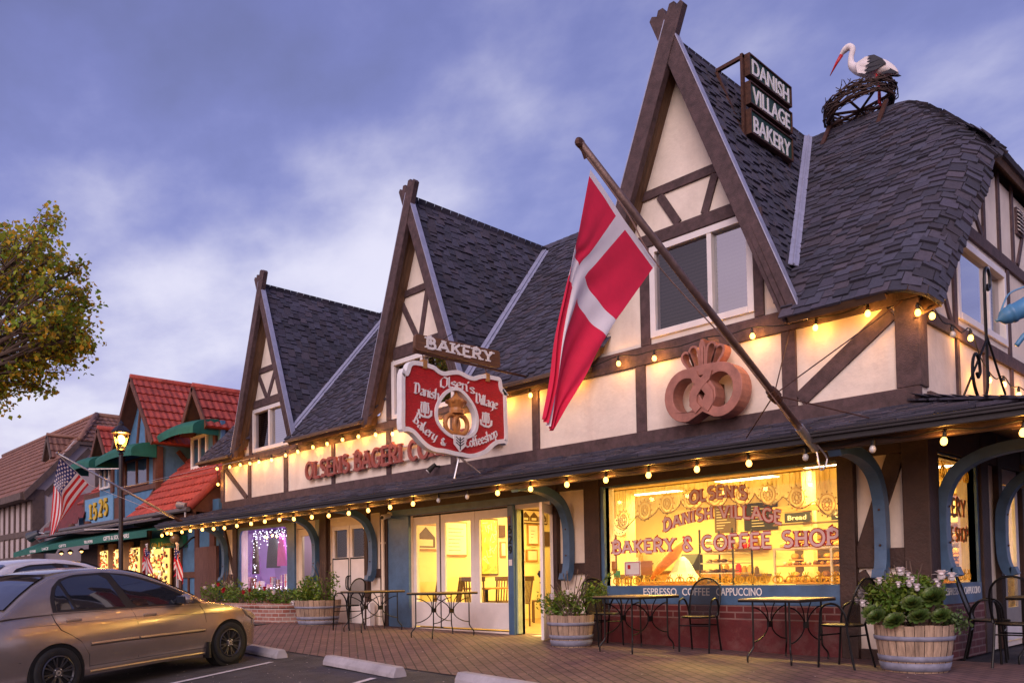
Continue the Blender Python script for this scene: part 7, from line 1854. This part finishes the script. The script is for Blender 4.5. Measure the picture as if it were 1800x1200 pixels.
# rake: rounded cap tiles and brown boards under it
mb = MB(); mb.tube([V((RXR, EY-.02, EZ+.03)), V((RXR, 3.4, zr_(3.4)+.05))], .095, 10); mb.build('verge_tiles', redtile, S_, smooth=True)
MB().prism([(RXR, EY+.05, EZ-.05), (RXR, 3.4, zr_(3.4)-.05), (RXR, 3.4, zr_(3.4)-.55), (RXR, EY+.3, EZ-.32)], (-.08, 0, 0)).build('barge_board', bt, S_)
MB().tube([(RXL, EY-.06, EZ-.03), (RXR, EY-.06, EZ-.03)], .065, 8).build('gutter', M('grey_gutter', (.10, .09, .10), .5), S_)
MB().box(-22.3, RXR, -.35, .1, 2.72, 2.86).build('eave_beam', bt, S_)
def bwin(f, u0, u1, z0, z1, um, frame, par, t_=.06, lit=False):
    mb = MB()
    def bx(a, b, c, d, o=0.0):
        P = [f(a, -.04-o, c), f(b, -.04-o, c), f(b, .05, c), f(a, .05, c), f(a, -.04-o, d), f(b, -.04-o, d), f(b, .05, d), f(a, .05, d)]
        mb.add(P, [(0,1,5,4),(1,2,6,5),(2,3,7,6),(3,0,4,7),(0,3,2,1),(4,5,6,7)])
    bx(u0, u0+t_, z0, z1); bx(u1-t_, u1, z0, z1); bx(u0+t_, u1-t_, z0, z0+t_, .004); bx(u0+t_, u1-t_, z1-t_, z1, .004)
    for u in um: bx(u-.03, u+.03, z0+t_, z1-t_, -.004)
    o = mb.build('window', frame, par)
    MB().quad(f(u0+t_, .0, z0+t_), f(u1-t_, .0, z0+t_), f(u1-t_, .0, z1-t_), f(u0+t_, .0, z1-t_)).build('pane', darkglass, o)
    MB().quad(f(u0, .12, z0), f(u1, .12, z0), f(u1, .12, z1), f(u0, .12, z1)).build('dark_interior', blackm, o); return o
def gdormer(xc, hw, zf, za, yb, yw, x0, x1, zb_, roofm, wallm, tim, par, e=.36, depth=3.6, yfoot=None, wl=.20):
    """gabled dormer: barge at y = yb, front wall at y = yw from x0..x1 and zb_ up"""
    sl = (za-zf)/hw; ln = hypot(hw, za-zf)
    for sg in (1, -1):
        S = (lambda u, v, sg=sg: (V((xc+sg*hw*(1-v/ln), u, zf+(za-zf)*v/ln)), V((sg*(za-zf)/ln, 0, hw/ln))))
        mb = MB(); tiles(mb, S, yb, yb+depth, ln, e, wl); mb.build('gable_roof', roofm, par)
        n = V((sg*(za-zf)/ln, 0, hw/ln)); a, b = V((xc+sg*hw, yb, zf)), V((xc, yb, za)); d = V((0, depth, 0))
        MB().prism([a-n*.01, b-n*.01, b-n*.01+d, a-n*.01+d], -n*.06).build('gable_soffit', tim, par)
        MB().prism([a+n*.05, b+n*.05, b-n*.10, a-n*.10], (0, -.05, 0)).build('barge_board', tim, par)
    mb = MB(); mb.tube([(xc, yb-.03, za+.06), (xc, yb+depth, za+.06)], .085, 8); mb.build('ridge_tiles', roofm, par, smooth=True)
    hz = lambda z: (za-z)/sl-.03
    zt = zf+.02
    pts = [(x0, yw, zb_), (x1, yw, zb_), (x1, yw, max(zt, min(za, za-(abs(x1-xc)+.03)*sl))), (xc, yw, za-.08), (x0, yw, max(zt, min(za, za-(abs(x0-xc)+.03)*sl)))]
    MB().prism(pts, (0, .12, 0)).build('dormer_wall', wallm, par)
    for x in (x0, x1-.04): MB().box(x, x+.04, yw+.12, yw+depth, zb_, zt+.05).build('dormer_cheek', wallm, par)
def awn(x0, x1, y, z, d, h, par, curve=.10):
    mb = MB()
    def g(u, v): x = lerp(x0, x1, u); a = v*pi*.5; return (x, y-d*sin(a), z-h*(1-cos(a))+curve*sin(pi*u)*.9)
    mb.grid(g, 14, 8); 
    def g2(u, v): x = lerp(x0, x1, u); return (x, y-d, z-h+curve*sin(pi*u)*.9-.16*v)
    mb.grid(g2, 14, 1)
    for x in (x0, x1): mb.add([(x, y, z)]+[(x, y-d*sin(k_*pi/16), z-h*(1-cos(k_*pi/16))) for k_ in range(9)]+[(x, y-d, z-h-.16), (x, y, z-h-.16)], [tuple(range(12))])
    mb.build('awning', green, par, solid=.01)
FY = lambda yy: (lambda u, d, z: (u, yy+d, z))
# dormer A
gdormer(-23.45, 1.78, 5.18, 7.42, -.02, .38, -25.3, -22.40, 3.0, redtile, bluewall, bt, S_, depth=4.2)
bwin(FY(.36), -25.0, -23.05, 4.10, 5.0, (-24.0,), bt, S_)
awn(-25.5, -22.35, .34, 5.30, .75, .30, S_)
for x0, x1 in ((-22.62, -22.40), (-25.3, -25.1)): MB().box(x0, x1, .33, .385, 3.0, 5.2).build('timber_beam', bt, S_)
MB().box(-25.1, -22.62, .335, .385, 3.92, 4.08).build('timber_beam', bt, S_)
for p, q in (((-23.15, 5.2), (-23.35, 6.9)), ((-24.0, 5.3), (-23.65, 6.7)), ((-22.85, 5.2), (-23.2, 6.0))): MB().beam((p[0], .355, p[1]), (q[0], .355, q[1]), .10, .05, (0, -1, 0)).build('timber_brace', bt, S_)
MB().beam((-22.45, .355, 3.9), (-24.0, .355, 3.05), .12, .05, (0, -1, 0)).build('timber_brace', bt, S_)
MB().beam((-22.38, 1.0, 5.1), (-22.38, 2.0, 4.0), .14, .06, (1, 0, 0)).build('timber_brace', bt, S_); MB().box(-22.395, -22.35, .36, .54, 3.5, 5.2).build('timber_beam', bt, S_)
# dormer B
gdormer(-20.08, .92, 5.36, 6.62, .50, .92, -20.72, -19.42, 4.2, redtile, bluewall, bt, S_, depth=3.6)
MB().box(-21.2, -19.2, .93, 1.05, 4.2, 5.6).build('dormer_wall', bluewall, S_)
bwin(FY(.90), -21.10, -20.02, 4.36, 5.34, (-20.56,), white, S_, .09); awn(-21.9, -19.25, .88, 5.62, .75, .30, S_)
MB().box(-19.6, -19.42, .86, .93, 4.5, 5.4).build('timber_beam', bt, S_)
# dormer C and the number panel
gdormer(-26.50, .70, 5.32, 6.24, .0, .40, -27.0, -26.0, 4.0, redtile, bluewall, bt, S_, depth=3.0)
bwin(FY(.38), -27.45, -26.50, 4.28, 5.05, (-26.97,), white, S_, .07); awn(-28.6, -26.2, .36, 5.32, .75, .28, S_)
MB().box(-27.6, -25.9, .41, .5, 3.9, 5.3).build('dormer_wall', bluewall, S_)
MB().box(-26.35, -26.1, .34, .41, 4.1, 5.2).build('timber_beam', bt, S_)
MB().box(-29.35, -25.3, .42, .55, 2.95, 4.25).build('panel_surround', bt, S_)
pn = MB().box(-29.05, -26.2, .375, .415, 3.16, 4.05).build('number_panel', M('panel_blue', (.13, .30, .50), .6, .08), S_)
yel = M('yellow_numeral', (.62, .40, .02), .5)
for ch, x, z in (('1', -28.45, 3.32), ('5', -28.02, 3.32), ('2', -27.45, 3.40), ('5', -26.95, 3.40)):
    mb = MB(); strokes(mb, ch, .24, front(x, .375, z), 0, .05, 2.0, .14, .50); mb.build('numeral', yel, pn)
    mb = MB(); strokes(mb, ch, .26, front(x+.04, .3745, z-.03), 0, .012, 2.0, .14, .50); mb.build('numeral_shadow', blackm, pn)
# red weatherboards left of the panel, lower tiled skirt
rb_ = M('red_boards', (.145, .022, .024), .7, .2, 4.0)
mb = MB()
for i in range(8):
    z = 2.75+i*.22; y = -.3+i*.20; mb.obox((-30.6, y, z+.12), (1.7, 0, 0), (0, .03, .12), (0, .012, -.003))
mb.build('boarded_slope', rb_, S_)
MB().box(-32.35, -32.2, -.4, 1.5, 2.7, 2.75).build('barge_board', white, S_) if False else None
MB().beam((-32.3, -.35, 2.75), (-32.3, 1.35, 4.7), .30, .06, (1, 0, 0)).build('barge_board', M('grey_fascia', (.36, .33, .34), .6), S_)
# lower posts, arched door, wall lamp
for x0, x1 in ((-22.25, -22.1), (-21.22, -21.10), (-20.02, -19.86), (-18.98, -18.76), (-18.05, -17.75)): MB().box(x0, x1, .05, .11, .1, 2.72).build('timber_beam', bt, S_)
for x0, x1 in ((-22.1, -21.22), (-19.86, -18.98)): MB().box(x0, x1, .052, .11, 1.14, 1.30).build('timber_beam', bt, S_)
MB().box(-19.45, -19.38, .055, .11, .1, 1.14).build('timber_beam', bt, S_)
MB().prism([(-20.95, .07, .12), (-20.25, .07, .12)]+[(p[0], .07, p[1]) for p in arc(-20.6, 1.9, .35, .32, 0, 180, 10)], (0, .03, 0)).build('arched_door', M('arched_door_brown', (.055, .022, .014), .7, .25, 6., .4, 20.), S_)
MB().box(-18.76, -17.5, -.02, .06, .1, 1.95).build('wooden_gate', M('gate_wood', (.13, .065, .06), .75, .25, 3., .4, 20., grain=(10, 1, 1)), S_)
t = thing('globe_wall_lamp', 'unlit round globe lamp on a curled iron bracket beside the arched door', 'wall lamp', (-19.4, -.2, 2.0))
MB().ball((-19.55, -.25, 2.22), .14, 12, 8).build('globe', M('amber_globe', (.30, .17, .07), .2, .1, spec=.8), t, smooth=True); MB().tube(smooth([(-19.55, -.25, 2.06), (-19.4, -.25, 1.92), (-19.1, -.22, 1.98), (-18.95, -.05, 2.2), (-18.95, .06, 2.25)], 4), .025, 6).build('bracket', iron, t)
t = thing('flood_lamp', 'small grey flood lamp on a short post at the red roof eave', 'flood lamp', (-18.15, -.55, 2.7))
MB().tube([(-18.15, -.55, 2.72), (-18.15, -.55, 3.0)], .025, 6).build('lamp_post', steel, t); MB().tube([(-18.1, -.55, 3.02), (-18.35, -.65, 3.04)], [.07, .10], 12).build('lamp_head', M('grey_lamp', (.25, .23, .25), .5), t)
t = thing('flood_lamp', 'dark flood lamp at the far end of the long green awning', 'flood lamp', (-31.3, -.6, 2.75)); MB().tube([(-31.2, -.55, 2.95), (-31.5, -.8, 2.78)], [.12, .20], 12).build('lamp_head', M('dark_lamp', (.05, .06, .08), .5), t); MB().tube([(-31.2, -.55, 2.95), (-31.0, -.3, 2.9)], .03, 6).build('lamp_arm', steel, t)
for x, lb in ((-28.3, 'brown barrel-shaped spot lamp below the boarded red slope'), (-26.6, 'dark spot lamp directly below the yellow numerals')):
    t = thing('spot_lamp', lb, 'spot lamp', (x, -.2, 2.9), 'spot lamps under the number panel'); MB().tube([(x, .1, 3.0), (x, -.25, 3.0)], .02, 6).build('lamp_arm', steel, t); MB().lathe([(.10, 2.88), (.12, 3.05), (.09, 3.12)], (x, -.28, 0), 12).build('lamp_head', bt, t)
# long green awning over the gift shop, lettered valance, lit windows
aw = thing('gift_shop_awning', 'long dark green awning lettered GIFTS and SOUVENIRS over lit shop windows', 'awning', (-25.5, -.6, 2.1))
mb = MB(); AX = [-33.0, -28.5, -24.0, -19.45]; yf = -1.05
top = [(-31.2, .4, 2.95), (-28.3, .4, 2.78), (-24.0, .4, 2.78), (-19.45, .4, 2.75)]; low = [(-32.6, yf, 2.24), (-28.3, yf, 2.36), (-24.0, yf, 2.40), (-19.45, yf, 2.42)]
mb.add([*top, *low], [(i+4, i+5, i+1, i) for i in range(3)]); mb.add([low[0], top[0], (-32.6, .4, 2.24)], [(0, 1, 2)]); mb.add([low[3], top[3], (-19.45, .4, 2.42)], [(0, 2, 1)]); mb.build('awning_top', green, aw, solid=.015)
mb = MB(); mb.add([*low]+[(a, b, c-.17) for a, b, c in low], [(i+4, i+5, i+1, i) for i in range(3)]); VAL = mb.build('valance', green, aw, solid=.012)
mb = MB(); sans(mb, 'GIFTS & SOUVENIRS', front(-22.75, yf-.01, 2.285), 0, .004, .12, 2.05, .012); mb.build('valance_lettering', signwhite, VAL)
for x, tx in ((-24.45, 'MEN & WOMEN'), (-27.0, 'GIFTS'), (-28.9, 'LACE'), (-30.4, 'SOUVENIRS')): 
    mb = MB(); sans(mb, tx, front(x, yf-.012, interp([(-32.6, 2.11), (-28.3, 2.23), (-24, 2.27)], x)), 0, .004, .09, .75, .012); mb.build('valance_lettering', signwhite, VAL)
mb = MB(); mb.prism([(-31.0, .42, 3.06), (-31.0, -.75, 2.72), (-19.3, -.75, 2.72), (-19.3, .42, 3.06)], (0, 0, .05)); mb.build('skirt_roof', M('brown_metal_roof', (.07, .05, .055), .5), S_)
mb = MB()
for i in range(20): x = -30.8+i*.55; mb.beam((x, -.76, 2.785), (x, .36, 3.10), .02, .03, (0, -.3, 1))
mb.build('roof_battens', M('pale_batten', (.35, .33, .33), .6), S_)
for x0, x1 in ((-26.1, -25.35), (-24.85, -24.0), (-23.45, -22.6), (-21.9, -20.4)):
    o = MB().box(x0, x1, -.02, .02, .6, 2.12).build('lit_shop_window', honey, S_)
    MB().quad((x0+.06, -.025, .7), (x1-.06, -.025, .7), (x1-.06, -.025, 2.1), (x0+.06, -.025, 2.1)).build('glowing_backing', shopglow, o)  # sheet emits by itself, in place of a lit room behind
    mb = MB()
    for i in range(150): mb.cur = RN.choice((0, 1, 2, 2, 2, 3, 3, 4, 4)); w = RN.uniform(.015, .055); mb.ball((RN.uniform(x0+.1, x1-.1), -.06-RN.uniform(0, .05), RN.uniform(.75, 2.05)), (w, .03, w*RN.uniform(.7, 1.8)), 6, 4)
    mb.build('window_goods', [MATS['gift_red'], MATS['gift_white'], honey, iwood, EM('glowing_goods', (1, .66, .22), 2.6)], o)['kind'] = 'stuff'  # some goods get a glow of their own to look lit
    ld = bpy.data.lights.new('shop_glow', 'AREA'); ld.size = .7; ld.energy = 7; ld.color = (1, .6, .2); lo = bpy.data.objects.new('shop_glow', ld); COL.objects.link(lo); lo.location = ((x0+x1)/2, -.4, 1.6); lo.rotation_euler = (radians(90), 0, 0)
for x0, x1 in ((-26.35, -26.1), (-25.35, -24.85), (-24.0, -23.45), (-22.6, -21.9)): MB().box(x0, x1, -.06, .06, .1, 2.3).build('timber_post', bt, S_)
MB().box(-30.2, -26.35, .6, .7, .1, 2.3).build('dark_shopfront', M('dark_shopfront_wood', (.05, .022, .012), .6, .3), S_)
MB().box(-21.95, -19.5, -.04, .06, 2.0, 2.32).build('green_sign_board', M('green_board', (.01, .12, .05), .5), S_)
mb = MB(); sans(mb, 'Gifts & Souvenirs', front(-21.75, -.041, 2.06), 0, .004, .13, 1.6, .01); mb.build('sign_lettering', yel, S_)
for x in (-27.2, -28.4, -29.4):
    t = thing('pendant_lamp', 'tiny warm lamp glowing under the green awning '+{-27.2: 'nearest the lit windows', -28.4: 'second from the lit windows', -29.4: 'toward its far end'}[x], 'lamp', (x, -.3, 2.1), 'lamps under the green awning')
    MB().lathe([(.03, 0), (.12, -.10), (.11, -.10)], (x, -.3, 2.24), 10).build('lamp_shade', iron, t); MB().ball((x, -.3, 2.13), .05, 8, 5).build('lamp_bulb', bulb_on, t)

# ================================================================== BROWN AND CREAM HALF TIMBERED BUILDING
Bw = thing('brown_roofed_building', 'cream and brown half timbered building with sweeping brown tiled roof and small dormer', 'building', (-38, 4, .1))
w2 = M('pale_stucco', (.44, .37, .37), .85, .05, 3.0, .2, 10.); bt2 = M('grey_brown_timber', (.10, .065, .055), .7, .2, 5., .3, 30.)
XB = -34.3
MB().box(-52, XB, .05, 9, .1, 4.85).build('wall', w2, Bw)
MB().prism([(XB, .06, 4.85), (XB, 8.9, 4.85), (XB, 6.0, 7.05), (XB, 1.6, 7.05)], (-.2, 0, 0)).build('gable_wall', w2, Bw)
AP = V((-36.3, 3.1, 8.55))
Sf = plane_S((0, -.25, 4.75), (1, 0, 0), (0, 3.35, 3.85)); lf = hypot(3.35, 3.85)
mb = MB(); vh = lf*.60; tiles(mb, Sf, -52, lambda v: (XB+.18) if v < vh else lerp(XB+.18, AP.x, (v-vh)/(lf-vh)), lf, .38, .24); mb.build('main_roof', browntile, Bw)
hb = V((XB+.22, 1.72, 7.02)); Sh = plane_S((hb.x, hb.y, hb.z), (0, 1, 0), (AP.x-hb.x, 0, AP.z-hb.z)); lh2 = hypot(AP.x-hb.x, AP.z-hb.z)
mb = MB(); tiles(mb, Sh, lambda v: lerp(0, AP.y-hb.y, v/lh2), 5.5, lh2, .38, .24); mb.build('hip_roof', browntile, Bw)
MB().box(XB-.3, XB+.20, 1.72, 7, 6.86, 7.0).build('hip_fascia', bt2, Bw)
mb = MB(); mb.tube([hb+V((0, 0, .05)), AP+V((0, 0, .08))], .12, 8); mb.tube([AP+V((0, 0, .06)), AP+V((-16, 0, .06))], .11, 8); mb.tube([AP+V((0, 0, .06)), AP+V((0, 4, .06))], .11, 8); mb.build('ridge_tiles', browntile, Bw, smooth=True)
MB().prism([(XB+.2, -.35, 4.72), (XB+.2, 1.72, 7.05), (XB+.2, 1.72, 6.75), (XB+.2, -.30, 4.42)], (-.12, 0, 0)).build('barge_board', bt2, Bw)
MB().box(-52, XB+.1, -.45, .04, 4.45, 4.72).build('eave_beam', bt2, Bw)
for x in [XB-.02-.85*i for i in range(16)]: MB().box(x-.16, x, -.005, .06, .1, 4.44).build('timber_beam', bt2, Bw)
for z0, z1 in ((3.0, 3.24), (2.05, 2.2)): MB().box(-52, XB+.01, -.015, .06, z0, z1).build('timber_beam', bt2, Bw)
for y0, y1, z0, z1 in ((.0, .45, .1, 4.9), (.45, 8, 3.05, 3.30), (2.4, 2.6, 3.3, 6.8), (4.4, 4.6, .1, 6.8)): MB().box(XB, XB+.05, y0, y1, z0, z1).build('timber_beam', bt2, Bw)
MB().beam((XB+.02, .5, 4.7), (XB+.02, 2.2, 6.7), .22, .04, (1, 0, 0)).build('timber_brace', bt2, Bw)
for x in (-35.0, -36.7, -38.4): bwin(FY(.0), x-.36, x+.36, 1.1, 2.0, (), rust, Bw, .06)
t = thing('carriage_lamp', 'small lit carriage lamp on the cream and brown batten wall', 'wall lamp', (-36.0, -.1, 1.7)); MB().ball((-35.85, -.12, 1.75), .07, 8, 5).build('lamp_bulb', bulb_on, t); MB().box(-35.93, -35.77, -.2, -.01, 1.84, 1.88).build('lamp_cap', iron, t)
gdormer(-34.75-1.0, .62, 6.35, 7.35, .95, 1.15, -36.2, -35.3, 5.7, browntile, w2, bt2, Bw, .38, 3.4, wl=.24)
MB().prism([(-35.90, 1.14, 5.75), (-35.60, 1.14, 5.75)]+[(p[0], 1.14, p[1]) for p in arc(-35.75, 6.45, .15, .2, 0, 180, 8)], (0, -.03, 0)).build('dormer_window', blackm, Bw)
Fh = thing('far_hipped_building', 'distant building showing only a brown tiled hipped roof beyond the cream one', 'building', (-48, 6, .1))
MB().box(-62, -46.0, 3.5, 14, .1, 6.6).build('wall', w2, Fh)
Sq = plane_S((0, 3.3, 6.5), (1, 0, 0), (0, 3.2, 3.7)); lq = hypot(3.2, 3.7)
mb = MB(); tiles(mb, Sq, -62, lambda v: lerp(-45.2, -47.6, v/lq), lq, .42, .30); mb.build('front_roof', browntile, Fh)
Sq2 = plane_S((-45.2, 3.3, 6.5), (0, 1, 0), (-2.4, 0, 3.7)); mb = MB(); tiles(mb, Sq2, lambda v: lerp(0, 3.2, v/4.41), 9, 4.41, .42, .30); mb.build('hip_roof', browntile, Fh)
mb = MB(); mb.tube([(-45.2, 3.3, 6.6), (-47.6, 6.5, 10.3)], .14, 8); mb.tube([(-47.6, 6.5, 10.3), (-62, 6.5, 10.3)], .14, 8); mb.build('ridge_tiles', browntile, Fh, smooth=True)

# ================================================================== TREE
TB = V((-14.4, -5.9, zg(-14.4, -5.9)))-V((.28, .96, 0))*.75
tr_ = thing('sycamore_tree', 'sycamore tree with mixed green and rusty autumn leaves beside the parked cars', 'tree', TB)
# clumps of the crown, metres from the trunk foot: (along the view's right, depth, height, radius)
rt_ = V((.28, .96, 0)); dp_ = V((-.96, .28, 0))
CLUMP_TABLE = [(1.03, -0.41, 8.14, 0.26), (0.68, 0.66, 7.98, 0.47), (0.71, -0.89, 7.42, 0.43), (1.07, -0.05, 7.57, 0.41), (1.05, 0.52, 7.76, 0.42), (0.34, -0.24, 7.59, 0.49), (0.34, -0.15, 7.62, 0.49), (0.55, 0.52, 7.12, 0.57), (0.55, -0.47, 6.8, 0.54), (0.99, 0.43, 7.1, 0.42), (1.11, -1.1, 6.63, 0.38), (1.56, -0.2, 6.99, 0.27), (1.62, 0.39, 6.72, 0.3), (0.83, -0.06, 6.21, 0.55), (0.85, -1.03, 5.94, 0.52), (1.21, -0.28, 6.2, 0.45), (1.34, 0.35, 6.39, 0.47), (1.56, -0.64, 5.92, 0.3), (1.56, -0.44, 5.98, 0.3), (0.35, 0.49, 5.97, 0.56), (0.41, 0.73, 6.03, 0.57), (1.03, 0.4, 5.69, 0.44), (1.03, -0.16, 5.55, 0.42), (1.35, 0.83, 5.88, 0.34), (1.4, 0.77, 5.87, 0.34), (0.47, -0.04, 5.19, 0.45), (0.47, 0.44, 5.3, 0.46), (0.88, 0.37, 5.16, 0.27), (1.66, 0.06, 5.92, 0.15), (-0.19, 0.25, 7.13, 0.6), (-0.04, -0.7, 6.84, 0.57), (-0.16, 0.55, 5.92, 0.71), (-0.24, 0.93, 6.01, 0.72), (1.56, 0.35, 7.56, 0.17), (0.18, 1.02, 5.06, 0.31), (0.23, 0.24, 4.91, 0.3), (-0.33, 0.63, 8.12, 0.41), (-0.24, -0.98, 7.52, 0.37)]
CL = []
for a, d, h, r in CLUMP_TABLE: CL.append((TB+rt_*(a+.75)+dp_*d+V((0, 0, h)), r))
mb = MB(); trunk_top = TB+V((-.1, -.35, 4.5))
mb.tube(smooth([TB, TB+V((.03, .03, 1.5)), TB+V((-.05, -.15, 3.2)), trunk_top], 4), [.17]*4+[.14]*4+[.12]*4+[.10], 10); mb.build('trunk', bark, tr_, smooth=True)
mb = MB()
tips = []
for c, r in CL:
    mid = trunk_top.lerp(c, .5)+V((RN.uniform(-.2, .2), RN.uniform(-.2, .2), .15)); pth = smooth([trunk_top-V((0, 0, RN.uniform(.0, .5))), mid, c], 5)
    mb.tube(pth, [lerp(.07, .018, i/(len(pth)-1)) for i in range(len(pth))], 6)
    for j in range(int(9+r*14)):
        q = rnd_dir(.15); e = c+V((q.x*r, q.y*r, q.z*r))*RN.uniform(.5, 1.05); s0 = pth[RN.randrange(len(pth)//2, len(pth))]; m_ = s0.lerp(e, .55)+V((RN.gauss(0, .08), RN.gauss(0, .08), RN.gauss(.04, .08))); pp = smooth([s0, m_, e], 3)
        mb.tube(pp, [lerp(.014, .004, i/(len(pp)-1)) for i in range(len(pp))], 4, cap=False); tips.append((pp, r))
mb.build('limbs', bark, tr_)
mb = MB()
for pp, r in tips:
    for k_ in range(17):
        f = RN.uniform(.45, 1.1); i = min(int(f*(len(pp)-1)), len(pp)-2); p = pp[i].lerp(pp[i+1], f*(len(pp)-1)-i)+V((RN.gauss(0, .075), RN.gauss(0, .075), RN.gauss(0, .075)))
        l = RN.uniform(.05, .12); leaf(mb, p, rnd_dir(-.3), rnd_dir(.6), l, l*.95, .5)
mb.build('crown', autumn, tr_)

for lx, ly, sc_, lb in ((-12.0, -20.5, 1.9, 'tall street tree across the road, mirrored in the upper windows'), (-8.2, -19.5, 1.8, 'second street tree across the road, mirrored in the upper windows')):
    dup(tr_, (lx, ly, -.62), 1.9, lb, None, (sc_, sc_, sc_))
